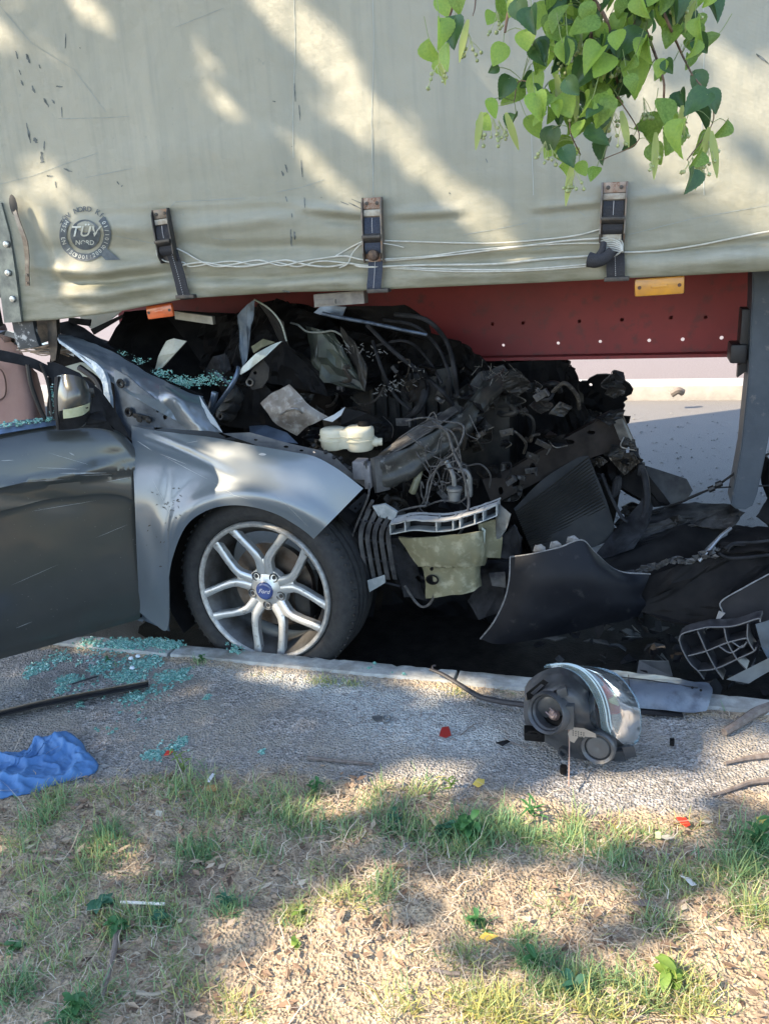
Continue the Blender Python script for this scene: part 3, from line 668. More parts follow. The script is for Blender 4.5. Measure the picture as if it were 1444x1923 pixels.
# marker lamps
def marker(px, py, wpx, hpx, Y, ang, col, nm, scr):
    P = at(px, py, Y); s = px_s(P); ca, sa = math.cos(ang), math.sin(ang); ax = Vector((ca, 0, sa)); az = Vector((-sa, 0, ca))
    b = B(); box(b, P, ax*wpx*s/2, Vector((0, .008, 0)), az*hpx*s/2, .007)
    l = mk('marker_lamp', b, col, TR, label=nm)
    b = B(); box(b, P+Vector((0, -.007, 0)), ax*wpx*s*.16, Vector((0, .003, 0)), az*hpx*s*.09, .001); mk('lens_rib', b, col, l)
    for k in (-1, 1):
        b = B(); lathe(b, P+ax*k*wpx*s*.4+Vector((0, -.0075, 0)), (0, -1, 0), [(.0055, 0), (.005, .002), (0, .0015)], 10); mk('screw', b, scr, l)
m_or = mat('lens_orange', (.75, .16, .05), .25, col2=(.62, .13, .04), sc=30, coat=.5, trans=.15)
m_am = mat('lens_amber', (.55, .25, .02), .3, col2=(.42, .19, .03), sc=25, coat=.3)
marker(301, 584, 60, 27, 2.6, .08, m_or, 'bright orange marker lamp under the left part of the tarpaulin', m_bdark)
marker(1238, 537, 80, 30, 2.56, .03, m_am, 'dull amber marker lamp above the red beam', mat('screw_rust', (.1, .05, .03), .7))
# landing leg
b = B(); YL = 2.86
prof = [(1413, 500), (1412, 560), (1406, 700), (1392, 840), (1372, 948), (1382, 956), (1400, 957), (1413, 950), (1422, 928), (1436, 862), (1452, 780), (1462, 640), (1470, 500)]
plate(b, prof, [], 1, lambda x, y, t: at(x, y, YL)+Vector((0, t*.13, 0)))
bmesh.ops.bevel(b, geom=[e for e in b.edges if len(e.link_faces) == 2 and e.calc_face_angle(0) > .9], offset=.004, segments=2, affect='EDGES')
leg = mk('landing_leg', b, m_steelp, TR, smooth=35)
b = B(); box(b, at(1384, 660, 2.95), (.025, 0, 0), (0, .06, 0), (0, 0, .03), .008); box(b, at(1400, 625, 2.96), (.02, 0, 0), (0, .05, 0), (0, 0, .08), .004); box(b, at(1392, 690, 2.96), (.012, 0, .01), (0, .02, 0), (0, 0, .02)); mk('leg_bracket', b, mat('bracket_black', (.02, .02, .022), .5, .3), leg)
b = B(); box(b, (.62, 3.0, 1.0), (.05, 0, 0), (0, .05, 0), (0, 0, .3), .01); box(b, (.62, 3.0, .6), (.04, 0, 0), (0, .04, 0), (0, 0, .35), .008); box(b, (.62, 3.0, .25), (.11, 0, 0), (0, .09, 0), (0, 0, .012), .004)
mk('support_leg', b, m_steelp, TR)
# rear axles far to the right, out of the picture
m_tyre = mat('tyre_rubber', (.015, .015, .016), .8, col2=(.028, .028, .027), sc=50, bump=.0015, bsc=120)
m_rimw = mat('truck_rim', (.3, .3, .3), .5, .6)
w0 = None
for k in range(3):
    for y_ in (2.8, 4.8):
        b = B(); lathe(b, (0, 0, 0), (0, -1, 0), [(.3, .12), (.42, .16), (.5, .14), (.52, .1), (.52, -.1), (.5, -.14), (.3, -.12)], 28)
        wh = mk('wheel', b, m_tyre, TR); wh.location = Vector((7.0+k*1.31, y_, .52))-TR.location
        wh.data.transform(Matrix.Translation(TR.location))
        b = B(); lathe(b, (0, 0, 0), (0, -1, 0), [(.3, .12), (.28, .05), (.1, .03), (.09, .1), (0, .1)], 24); b2 = mk('rim', b, m_rimw, wh); b2.data.transform(Matrix.Translation(TR.location))
# pieces hanging at the front lower corner
b = B(); shard(b, [(22, 603, 2.56), (62, 603, 2.56), (66, 625, 2.56), (74, 650, 2.55), (36, 656, 2.55), (28, 625, 2.56)], .02, .006, 2, 20, 3)
mk('mud_bracket', b, mat('peeling_bracket', (.04, .045, .05), .6, .3, col2=(.35, .36, .36), sc=28, lo=.55, hi=.62), TR)
b = B(); shard(b, [(88, 600, 2.6), (106, 600, 2.6), (108, 650, 2.6), (104, 676, 2.6), (96, 680, 2.6), (90, 640, 2.6)], .02, .004, 1, 9, 2); mk('hanging_bracket', b, m_bdark, TR); b = B(); shard(b, [(62, 600, 2.7), (90, 600, 2.7), (92, 640, 2.72), (70, 648, 2.72)], .02, .004, 1)
mk('hanging_bracket', b, m_bdark, TR)
# ================================================================== CAR
CAR = thing('wrecked_car', (-1.3, 2.9, 0), 'crushed dark grey hatchback wedged nose first under the trailer, its door hanging open', 'car')
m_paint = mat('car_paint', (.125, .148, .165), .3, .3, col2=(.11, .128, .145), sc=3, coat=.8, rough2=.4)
m_paint_shade = mat('car_paint_shaded', (.06, .061, .056), .3, .35, col2=(.045, .048, .045), sc=3, coat=.8, rough2=.42)  # darker copy of car_paint; the door's shade is put into its colour
m_dplast = mat('dark_plastic', (.006, .0063, .0073), .65, spec=.15, col2=(.026, .027, .03), sc=14, bump=.0008, bsc=60)
m_dust = mat('dusty_plastic', (.024, .024, .026), .8, spec=.2, col2=(.1, .096, .09), sc=18, bump=.001, bsc=70)
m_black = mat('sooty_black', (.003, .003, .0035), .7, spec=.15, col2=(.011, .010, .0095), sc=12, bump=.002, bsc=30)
m_blkst = mat('dark_steel', (.011, .012, .014), .5, .3, spec=.3, col2=(.04, .038, .034), sc=16, bump=.0012, bsc=40)
m_blue = mat('bluish_steel', (.12, .16, .22), .35, .7, col2=(.07, .09, .12), sc=16, bump=.001, bsc=30)
m_gasket = mat('seal_rubber', (.012, .012, .013), .5)
m_bare = mat('bare_metal', (.2, .19, .17), .5, .6, col2=(.13, .11, .09), sc=26, col3=(.3, .3, .29), sc3=50, bump=.001)
m_cream = mat('cream_plastic', (.52, .5, .4), .4, col2=(.45, .42, .31), sc=14, coat=.1)
m_oliv = mat('foam_olive', (.15, .145, .09), .55, col2=(.13, .125, .075), sc=12, col3=(.27, .26, .18), sc3=30, bump=.0015, bsc=40)
m_gledge = mat('ledge_plastic', (.2, .22, .22), .55, col2=(.36, .37, .36), sc=30, lo=.4, hi=.7)
m_pale = mat('pale_trim', (.36, .39, .34), .6, col2=(.26, .3, .27), sc=16)

# ---- front wing
S = [((247, 799, 2.37), (262, 1150, 2.335)), ((274, 806, 2.37), (290, 1172, 2.325)), ((300, 810, 2.38), (315, 1180, 2.315)), ((322, 812, 2.385), (317, 1090, 2.30)), ((345, 815, 2.39), (328, 1035, 2.29)), ((375, 818, 2.40), (351, 986, 2.285)),
     ((410, 823, 2.41), (388, 959, 2.285)), ((455, 832, 2.43), (432, 949, 2.29)), ((500, 840, 2.45), (478, 953, 2.30)), ((545, 848, 2.47), (522, 967, 2.315)), ((590, 857, 2.49), (555, 986, 2.335)), ((636, 882, 2.515), (575, 1000, 2.355)), ((682, 917, 2.54), (589, 1012, 2.375))]
secs = []
for (a, c) in S:
    A, Cc = P3(a), P3(c); pts = []
    for t in (0, .06, .14, .25, .38, .52, .66, .78, .87, .93, .97, 1):
        x_, y_ = a[0]+(c[0]-a[0])*t, a[1]+(c[1]-a[1])*t; Y = 2.3
        for _ in range(4):
            q = at(x_, y_, Y); z_, X_ = q.z, q.x; rr0 = math.hypot(X_+1.19, z_-.335)
            Y = 2.275+.95*max(0, z_-.56)**2+.10*max(0, z_-.80)+.30*max(0, X_+1.2)**1.5+.02*max(0, -1.5-X_)-.014*math.exp(-((rr0-.365)/.04)**2)+.012*math.exp(-((z_-.25)/.1)**2)
        pts.append(at(x_, y_, Y))
    secs.append(pts)
def fdisp(u, v, P):
    x, y = topx(P); d = 0
    fade = max(0, min(1, (x-250)/30))*max(0, min(1, (450-x)/90)); yl = 818+.33*(x-262)+.0006*(x-262)**2; d += fade*(-.006*math.exp(-((y-yl)/8)**2)+.004*math.exp(-((y-yl+16)/10)**2))
    d += .0010*noise.noise(P*5)
    d -= .012*math.exp(-((x-300)/14)**2-((y-900)/40)**2)*0
    return d
b = B(); sheet(b, secs, 90, 44, .003, fdisp); wing = mk('front_wing', b, m_paint, CAR, label='front wing with bright sun patch, torn off at its nose', smooth=40)
# wheel arch: liner behind
arch = [(316, 1182), (317, 1090), (328, 1035), (351, 986), (388, 959), (432, 949), (478, 953), (522, 967), (555, 986), (589, 1012)]
aY = [2.315, 2.30, 2.29, 2.285, 2.285, 2.29, 2.30, 2.315, 2.335, 2.375]
WC = Vector((-1.19, 2.335, .340))
b = B()
sec = []
for k in range(30):
    a = math.radians(38+172*k/29); ca, sa = math.cos(a), math.sin(a)
    sec.append([WC+Vector((ca*.385, .01+.06*max(0, ca), sa*.375)), WC+Vector((ca*.38, .1, sa*.37)), WC+Vector((ca*.375, .26, sa*.36))])
sheet(b, sec, 60, 8, .003, amp=.004, nsc=12); mk('arch_liner', b, m_black, CAR)
b = B(); shard(b, [(262, 1162, 2.33), (318, 1186, 2.33), (316, 1175, 2.33), (270, 1150, 2.33)], .004, 0, 0); shard(b, [(262, 1120, 2.36), (275, 1128, 2.37), (268, 1168, 2.36), (258, 1165, 2.36)], .003, 0, 0)
mk('mud_flap', b, m_blue, CAR)
# sill
b = B(); box(b, (-2.35, 2.42, .27), (.72, 0, 0), (0, .05, 0), (0, 0, .06), .015); mk('sill', b, m_paint_shade, CAR)

# ---- wheel
ST = math.radians(-4)
wn = Vector((math.sin(ST), -math.cos(ST), .03)).normalized(); wx = Vector((math.cos(ST), math.sin(ST), 0)); wz = wx.cross(wn); wz = -wz if wz.z < 0 else wz
def wp(x, y, h): return WC+wx*x+wz*y+wn*h
WH = bpy.data.objects.new('wheel', None); COL.objects.link(WH); WH.parent = CAR
R0 = .33
b = B(); lathe(b, WC, wn, [(.24, -.03), (.254, .002), (.272, .012), (.29, .013), (.308, .006), (.318, -.006), (.3255, -.022), (.329, -.04), (.33, -.1), (.3295, -.16), (.325, -.185), (.31, -.2), (.25, -.2), (.232, -.18)], 96)
ty = mk('tyre', b, m_tyre, WH, smooth=40)
b = B()
for hh in (-.05, -.085, -.125, -.16):
    lathe(b, WC, wn, [(.3302, hh-.0035), (.3306, hh), (.3302, hh+.0035)], 64)
mk('tread_groove', b, m_gasket, ty, kind='stuff')
b = B()
for k in range(70):
    a = 2*math.pi*k/70; e = Vector(wx*math.cos(a)+wz*math.sin(a)); t_ = wx*-math.sin(a)+wz*math.cos(a)
    box(b, WC+e*.3262+wn*-.025, t_*.0035+wn*.0, e*.003, (wn*.014+t_*.004))
mk('tread_block', b, m_tyre, ty, kind='stuff')
m_alloy = mat('alloy_silver', (.52, .53, .52), .34, .6, col2=(.44, .45, .44), sc=30, coat=.3, col3=(.22, .21, .19), sc3=50, lo3=.58, hi3=.7)
m_alloyd = mat('alloy_scuffed', (.3, .29, .27), .55, .6, col2=(.46, .46, .44), sc=60, bump=.001, bsc=90)
b = B(); lathe(b, WC, wn, [(.224, -.19), (.222, -.14), (.205, -.12), (.2, -.05), (.218, -.022), (.227, -.004), (.231, .001)], 96)
rim = mk('rim', b, mat('barrel_dark', (.12, .12, .12), .5, .7, col2=(.06, .055, .05), sc=20), WH, smooth=45)
b = B(); lathe(b, WC, wn, [(.228, -.012), (.230, .003), (.235, .009), (.242, .010), (.248, .004), (.248, -.01), (.238, -.02)], 120); mk('rim_flange', b, m_alloyd, rim, smooth=50)
def spoke(b, pts, wds, hs, depth=.022):
    """bar with a soft ridge; pts 2D in the wheel plane, hs outer height"""
    rings = []; N = len(pts)
    for i in range(N):
        p = Vector(pts[i]); a = Vector(pts[max(i-1, 0)]); c = Vector(pts[min(i+1, N-1)]); t = (c-a).normalized(); nn = Vector((-t.y, t.x)); w_ = wds[i]; h = hs[i]
        prof = [(-1, -depth), (-1, -.004), (-.72, .0005), (-.3, .0022), (.3, .0022), (.72, .0005), (1, -.004), (1, -depth)]
        rings.append([b.verts.new(wp(p.x+nn.x*w_*u, p.y+nn.y*w_*u, h+v)) for u, v in prof])
    for i in range(N-1):
        for k in range(7): b.faces.new((rings[i][k], rings[i+1][k], rings[i+1][k+1], rings[i][k+1]))
    b.faces.new(rings[-1]); b.faces.new(rings[0][::-1])
def rp(r, deg): return (r*math.cos(math.radians(deg)), r*math.sin(math.radians(deg)))
for k in range(5):
    A0 = 90+72*k; b = B()
    for s in (-1, 1):
        P_ = [rp(.058, A0+s*14), rp(.085, A0+s*10), rp(.108, A0+s*9), rp(.13, A0+s*12), rp(.165, A0+s*18), rp(.2, A0+s*22.5), rp(.232, A0+s*25)]
        spoke(b, P_, [.017, .0155, .0145, .013, .012, .0125, .015], [-.022, -.018, -.014, -.011, -.007, -.003, .002], .026)
    spoke(b, [rp(.05, A0), rp(.08, A0), rp(.102, A0), rp(.112, A0)], [.02, .018, .012, .004], [-.026, -.022, -.02, -.022], .02)
    mk('spoke', b, m_alloy, rim, smooth=35)
b = B(); lathe(b, WC, wn, [(.03, -.012), (.036, -.016), (.05, -.022), (.075, -.026), (.078, -.05)], 48)
mk('hub', b, m_alloy, rim, smooth=40)
for k in range(5):
    p = rp(.0565, 54+72*k); b = B(); lathe(b, wp(*p, -.022), wn, [(.0165, .001), (.0165, .003), (.0125, .002), (.0115, -.014), (.0, -.014)], 16)
    lathe(b, wp(*p, -.034), wn, [(.0085, -.004), (.0085, .010), (.007, .013), (.0, .013)], 6); mk('lug_nut', b, mat('lug_dark', (.1, .1, .1), .35, .8), rim, smooth=40)
b = B(); lathe(b, WC, wn, [(.031, -.018), (.0315, -.009), (.029, -.0065), (.02, -.0055), (0, -.005)], 36); cap_ = mk('hub_cap', b, mat('cap_blue', (.02, .04, .13), .25, col2=(.03, .05, .15), sc=40, coat=.5), rim, smooth=40)
b = B(); text_bm(b, 'Ford', .022, lambda x, y: wp(x, y, -.0046), shear=.45); mk('lettering', b, mat('cap_script', (.35, .38, .45), .4), cap_, smooth=0)
b = B(); lathe(b, WC, wn, [(.05, -.075), (.15, -.075), (.15, -.1), (.05, -.1)], 48); lathe(b, WC, wn, [(0, -.06), (.06, -.06), (.065, -.1)], 24)
mk('brake_disc', b, mat('disc_steel', (.16, .14, .12), .45, .8, col2=(.1, .07, .05), sc=20), WH)
b = B(); box(b, wp(.115, -.05, -.085), wx*.03+wz*-.0, wz*.06, wn*.032, .01); mk('brake_caliper', b, m_blkst, WH)

# ---- front door, swung open
def Dp(x, y, o=0): return atd(x, y, o)
b = B()
top = [(262, 880), (250, 842), (232, 800), (205, 786), (170, 790), (105, 797), (0, 818), (-120, 842), (-260, 870)]
DS = []
for (x, y) in [(262, 850), (250, 835), (225, 812), (190, 800), (140, 800), (80, 803), (0, 818), (-120, 842), (-300, 880)]:
    xb = x if x > 0 else x; DS.append(((x, y), (min(x+2, 262), interp(x, [-300, 0, 262], [1330, 1238, 1163]))))
secs = []
for a, c in DS:
    A, Cc = Dp(*a), Dp(*c); pts = []
    for t, o in ((0, 0), (.02, .014), (.08, .03), (.2, .046), (.3, .052), (.34, .045), (.5, .04), (.75, .034), (.93, .02), (1, .0)): pts.append(A.lerp(Cc, t)+DN*o)
    secs.append(pts)
def ddisp(u, v, P):
    x, y = topx(P); d = .003*noise.noise(P*4)+.001*noise.noise(P*13); yl = 917-.135*x; q_ = max(0, min(1, (y-yl)/7)); d -= .010*q_*q_*(3-2*q_)*max(0, min(1, (1100-y)/160)); d += .005*math.exp(-((y-yl+5)/6)**2)
    d -= .02*math.exp(-((x-90)/60)**2-((y-(940))/18)**2)*.3
    d += .008*math.exp(-((y-(885+.25*(150-x)))/10)**2)*math.exp(-((x-190)/60)**2) - .008*math.exp(-((x-225)/30)**2-((y-(870))/26)**2)
    return d
sheet(b, secs, 70, 60, .004, ddisp); door = mk('door', b, m_paint_shade, CAR, label='open front door, dark and dusty, with a raised crease', smooth=40)
b = B()
sheet(b, [[Dp(x+5, y, -.01), Dp(x+5, (y+yb_)/2, -.02), Dp(x+5, yb_-4, -.01)] for (x, y), (_, yb_) in DS], 30, 8, .05); mk('door_inner', b, m_black, door)
# belt line: frame, black sail triangle, glass
b = B()
sheet(b, [[Dp(x, y, o), Dp(x-3, y+h, o)] for x, y, h, o in ((-260, 600, 22, -.05), (-100, 638, 20, -.03), (0, 657, 20, -.02), (60, 672, 18, -.015), (100, 690, 20, -.01), (150, 705, 30, 0), (190, 735, 40, 0), (222, 780, 30, .0), (240, 815, 20, 0))], 50, 5, .03)
mk('window_frame', b, m_dplast, door)
b = B(); sheet(b, [[Dp(88, 680, -.015), Dp(98, 720, -.01), Dp(106, 797, 0)], [Dp(112, 684, -.005), Dp(128, 720, 0), Dp(140, 800, .008)], [Dp(150, 700, 0), Dp(180, 740, .005), Dp(215, 812, .01)]], 12, 12, .02)
mk('sail_panel', b, m_dplast, door)
b = B(); sheet(b, [[Dp(x, y, .012), Dp(x, y+9, .018)] for x, y in ((-260, 856), (-100, 826), (0, 806), (60, 796), (106, 789))], 24, 4, .012)
sheet(b, [[Dp(x, y, -.03), Dp(x, y+9, .012)] for x, y in ((-260, 846), (-100, 816), (0, 796), (60, 786), (100, 781))], 24, 4, .006)
mk('belt_trim', b, m_blue, door)
b = B(); tube(b, [Dp(52, 684, 0), Dp(58, 720, 0), Dp(72, 760, 0), Dp(86, 790, 0)], .007, 8); tube(b, [Dp(76, 682, 0), Dp(90, 720, 0), Dp(98, 782, 0)], .005, 8); mk('window_channel', b, m_gasket, door)
# mirror
b = B()
M0 = Dp(138, 755, .12); fx = Vector((.86, .5, 0)); vx = Vector((-.5, .86, 0))
def mirr(b, shr=1, v0=-90, v1=90):
    pass
ms = px_s(M0)
rr_ = CR.copy()
def mq(x, y, o=0): return atd(x, y, .12+o)
sheet(b, [[mq(107, 706, -.02), mq(105, 740, -.01), mq(106, 775, -.01), mq(108, 806, -.02)],
          [mq(122, 703, .02), mq(122, 735, .045), mq(124, 770, .045), mq(128, 806, .01)],
          [mq(145, 706, .03), mq(148, 735, .065), mq(150, 768, .06), mq(148, 804, .02)],
          [mq(163, 718, .01), mq(168, 740, .035), mq(168, 765, .035), mq(163, 795, .0)],
          [mq(171, 742, -.05), mq(173, 750, -.05), mq(172, 765, -.05), mq(168, 780, -.05)]], 26, 20, .012)
mir = mk('wing_mirror', b, m_paint_shade, door, smooth=50)
b = B(); sheet(b, [[mq(102, 708, -.015), mq(101, 755, -.015), mq(106, 808, -.015)], [mq(109, 706, .0), mq(107, 755, .002), mq(111, 808, .0)]], 4, 14, .02); mk('mirror_edge', b, m_dplast, mir)
b = B(); sheet(b, [[mq(111, 772, .034), mq(112, 808, .02)], [mq(130, 770, .062), mq(134, 806, .03)], [mq(150, 768, .072), mq(150, 803, .03)], [mq(166, 764, .047), mq(164, 790, .02)], [mq(173, 760, -.03), mq(168, 782, -.03)]], 20, 8, .004); mk('mirror_lower_shell', b, m_dplast, mir)
b = B(); sheet(b, [[mq(118, 769, .052), mq(119, 786, .048)], [mq(135, 767, .071), mq(136, 784, .066)], [mq(155, 762, .073), mq(156, 779, .066)], [mq(169, 756, .04), mq(168, 770, .036)]], 14, 5, .002); mk('indicator', b, mat('indicator_lens', (.42, .44, .3), .3, col2=(.34, .36, .22), sc=60, coat=.4), mir)
b = B(); shard(b, [(140, 800, 2.12), (200, 790, 2.2), (190, 770, 2.22), (160, 785, 2.14)], .02, 0, 0); mk('mirror_foot', b, m_dplast, mir)

# scratches, road dirt and a few bare dents on the door and wing
sd = surf(door); sw = surf(wing)
def scr(name, f, lines, m, parent):
    b = B()
    for x0, y0, x1, y1, w_ in lines:
        n = 10; A = []; C_ = []
        for i in range(n+1):
            t = i/n; ww = w_*math.sin(math.pi*(.06+.88*t)); x, y = x0+(x1-x0)*t, y0+(y1-y0)*t+random.uniform(-.15, .15); p, q = f(x, y-ww, .0012)[0], f(x, y+ww, .0012)[0]
            if p is None or q is None: break
            A.append(b.verts.new(p)); C_.append(b.verts.new(q))
        for i in range(len(A)-1): b.faces.new((A[i], A[i+1], C_[i+1], C_[i]))
    mk(name, b, m, parent, kind='stuff', smooth=0)
m_scrp = mat('scratch_pale', (.4, .41, .4), .5, col2=(.25, .26, .26), sc=80)
m_dirt = mat('dirt_spot', (.05, .045, .04), .9)
scr('scratch', sd, [(112, 889, 200, 888, .8), (70, 878, 150, 881, .5), (2, 865, 26, 864, .6), (90, 850, 165, 872, .35), (130, 850, 140, 855, 1.2), (40, 905, 120, 900, .3), (60, 960, 180, 940, .25), (20, 1100, 110, 1060, .25), (180, 1010, 240, 985, .25), (200, 905, 245, 896, .4), (150, 893, 210, 891, .4), (30, 1180, 60, 1168, .4)], m_scrp, door)
scr('scratch', sw, [(258, 828, 285, 846, .9), (300, 852, 350, 872, .6), (310, 858, 390, 900, .5), (286, 900, 330, 985, .3), (350, 832, 372, 828, .4), (486, 853, 500, 853, 2.4), (400, 905, 440, 930, .3), (520, 930, 580, 990, .3), (420, 925, 470, 938, .3)], m_scrp, wing)
scr('dirt_spot', sw, [(x, y, x+random.uniform(2, 6), y+random.uniform(-3, 5), random.uniform(.5, 1.4)) for x, y in [(random.gauss(322, 11), random.gauss(948, 14)) for _ in range(22)]+[(random.gauss(300, 20), random.gauss(1000, 50)) for _ in range(16)]], m_dirt, wing)
scr('dirt_spot', sd, [(x, y, x+random.uniform(1, 3), y+random.uniform(-1, 2), random.uniform(.4, .8)) for x, y in [(random.uniform(0, 255), random.uniform(850, 1190)) for _ in range(60)]], mat('dust_spot', (.14, .135, .12), .9), door)
# crumbs of glass: generator
m_glass = mat('crumbled_glass', (.06, .4, .33), .12, col2=(.55, .78, .7), sc=210, trans=.45, ior=1.5)
def crumbs(name, spots, parent=None, size=.004, **kw):
    """spots: (point, radius x, radius y, count, normal lift)"""
    V, F = [], []
    for P, sx, sy, n, zf in spots:
        for _ in range(n):
            while True:
                gx_, gy_ = rng.normal(0, .5), rng.normal(0, .5)
                if gx_*gx_+gy_*gy_ < 1.6: break
            if callable(zf): X, Y = P.x+gx_*sx, P.y+gy_*sy; Z = zf(X, Y)
            else: X, Y, Z = P.x+gx_*sx, P.y+gy_*.01, P.z+gy_*sy*1.0
            s = size*(.35+.95*rng.random()**1.8); R_ = Matrix.Rotation(rng.uniform(0, 6.3), 3, 'Z') @ Matrix.Rotation(rng.uniform(-.6, .6), 3, 'X'); k = len(V)
            for a in (-1, 1):
                for c in (-1, 1):
                    for d in (-1, 1): q = R_ @ Vector((a*s*rng.uniform(.7, 1.1), c*s*rng.uniform(.6, 1), d*s*.55)); V.append((X+q.x, Y+q.y, Z+s*.4+q.z))
            F += [(k, k+1, k+3, k+2), (k+4, k+6, k+7, k+5), (k, k+4, k+5, k+1), (k+2, k+3, k+7, k+6), (k, k+2, k+6, k+4), (k+1, k+5, k+7, k+3)]
    V = np.array(V); F = np.array(F)
    base = tuple(rootloc(parent)) if parent else (V[0][0], V[0][1], V[:, 2].min())
    o = fastmesh(name, V, F, m_glass, base=base, **kw)
    if parent: o.parent = parent; o.location = (0, 0, 0)
    return o
crumbs('glass_crumb', [(Dp(x, 798-(x)*-.0-x*.1, .014), .03, .008, 30, None) for x in (10, 35, 60, 85)]+[(Dp(98, y, .0), .012, .03, 20, None) for y in (745, 775)], door, .0035, kind='stuff')

# ---- pillar and cowl, pushed back
b = B()
sheet(b, [[(112, 628, 2.62), (108, 634, 2.56), (118, 644, 2.53)], [(160, 640, 2.58), (152, 655, 2.52), (150, 668, 2.49)], [(215, 662, 2.55), (204, 690, 2.47), (196, 706, 2.44)], [(262, 690, 2.52), (250, 716, 2.44), (240, 738, 2.41)], [(310, 716, 2.5), (298, 742, 2.42), (290, 768, 2.385)], [(350, 735, 2.5), (340, 766, 2.41), (335, 792, 2.38)], [(382, 742, 2.52), (378, 778, 2.43), (376, 808, 2.39)]], 70, 24, .004, amp=.009, nsc=14, seed=2)
pil = mk('front_pillar', b, m_paint, CAR, label='bent windscreen pillar catching blue sky light')
b = B()
sheet(b, [[(290, 728, 2.47), (300, 748, 2.41), (318, 778, 2.39), (350, 806, 2.375)], [(305, 724, 2.46), (325, 742, 2.39), (345, 770, 2.375), (372, 808, 2.365)], [(340, 738, 2.47), (352, 752, 2.41), (366, 778, 2.385), (388, 809, 2.365)], [(375, 745, 2.49), (378, 762, 2.43), (388, 785, 2.40), (402, 811, 2.375)], [(384, 750, 2.5), (392, 770, 2.44), (404, 790, 2.41), (418, 812, 2.39)]], 24, 24, .003, amp=.005, nsc=16, seed=5)
mk('cowl_corner', b, m_paint, CAR)
b = B(); shard(b, [(374, 742, 2.45), (386, 786, 2.40), (418, 812, 2.37), (402, 786, 2.40), (392, 772, 2.42)], .002, .002, 1); mk('bright_flange', b, mat('bare_alu', (.45, .5, .55), .35, .6), CAR)
# hinge panel with holes and bulges
b = B(); plate(b, [(214, 692), (240, 706), (262, 726), (296, 752), (330, 782), (356, 808), (300, 803), (247, 799), (244, 838), (232, 826), (222, 800), (216, 760)], [circ(226, 720, 4), circ(241, 774, 4.5), circ(296, 772, 3), circ(310, 783, 4, ry=5), circ(266, 786, 5, ry=3)], 1, lambda x, y, t: at(x, y, 2.425-(x-214)*.0003)+Vector((0, t*.004, 0)))
hp = mk('hinge_panel', b, m_blue, CAR, label='flat bluish inner panel with bolt holes')
for x_, y_, r_ in ((226, 720, .011), (241, 774, .011), (294, 771, .007), (309, 784, .008)):
    b = B(); lathe(b, at(x_, y_, 2.405), (0, -1, 0), [(r_*1.5, -.002), (r_*1.2, .003), (r_*.7, .002), (r_*.6, -.006)], 16); mk('grommet', b, m_blkst, hp)
b = B(); lathe(b, at(280, 789, 2.395), (0, -1, 0), [(.01, 0), (.009, .006), (.004, .009), (0, .009)], 14); lathe(b, at(262, 787, 2.395), (0, -1, 0), [(.012, 0), (.01, .004), (0, .004)], 10); box(b, at(266, 783, 2.402), (.03, 0, -.006), (0, .003, 0), (0, 0, .008), .002); mk('door_hinge', b, m_blkst, hp)
# jamb edge: curved bright strip left of the panel
b = B()
sheet(b, [[(108, 636, 2.52), (112, 644, 2.515)], [(150, 664, 2.49), (152, 674, 2.485)], [(182, 682, 2.45), (180, 700, 2.44)], [(198, 704, 2.42), (192, 720, 2.42)], [(206, 740, 2.40), (195, 745, 2.41)], [(210, 785, 2.39), (197, 790, 2.40)], [(228, 825, 2.38), (214, 828, 2.39)], [(248, 852, 2.37), (240, 860, 2.37)]], 50, 5, .012, amp=.003, nsc=30)
mk('door_jamb', b, mat('jamb_worn', (.22, .27, .32), .5, .4, col2=(.42, .45, .45), sc=40, lo=.5, hi=.6), CAR)
b = B(); tube(b, [(150, 690, 2.5), (182, 715, 2.47), (196, 750, 2.44), (204, 800, 2.42)], .012, 8); mk('door_seal', b, m_gasket, CAR)
b = B(); sheet(b, [[(118, 642, 2.6), (215, 650, 2.66), (300, 698, 2.66), (372, 728, 2.66)], [(112, 628, 2.62), (215, 662, 2.55), (300, 710, 2.53), (382, 742, 2.54)]], 8, 24, .005, amp=.006, nsc=14); mk('screen_frame', b, m_black, CAR)
crumbs('windscreen_glass', [(P3((x, y, 2.56)), .05, s, n, None) for x, y, s, n in ((228, 664, .012, 40), (260, 680, .014, 70), (300, 702, .016, 150), (335, 714, .016, 200), (352, 720, .014, 120), (380, 716, .018, 130), (400, 706, .02, 60), (415, 715, .02, 40), (340, 724, .01, 90))], CAR, .0028, kind='stuff')
# ---- interior seen through the gap
m_seat = mat('seat_fabric', (.24, .15, .135), .9, col2=(.3, .2, .175), sc=5, bump=.001, bsc=300)
b = B(); sheet(b, [[(-150, 640, 3.0), (-160, 720, 2.95), (-160, 860, 2.9)], [(-60, 620, 2.86), (-70, 720, 2.8), (-70, 860, 2.78)], [(20, 640, 2.84), (26, 720, 2.78), (30, 860, 2.76)], [(60, 690, 2.86), (70, 760, 2.82), (80, 860, 2.8)], [(70, 700, 3.0), (84, 760, 3.0), (92, 860, 3.0)]], 24, 18, .05)
seat = mk('seat', b, m_seat, CAR, label='brownish pink front seat seen through the door window', smooth=60)
b = B(); tube(b, [(-20, 680, 2.78), (6, 700, 2.77), (10, 740, 2.765), (-10, 756, 2.765)], .003, 6); mk('seat_seam', b, mat('seam_dark', (.1, .06, .05), .9), seat)
b = B(); box(b, at(-16, 622, 2.9), (.05, 0, 0), (0, .05, 0), (0, 0, .035), .03); mk('headrest', b, m_seat, seat, smooth=60)
b = B(); box(b, (-2.6, 3.25, .45), (.9, 0, 0), (0, .75, 0), (0, 0, .2), .05); mk('floor_pan', b, m_black, CAR)
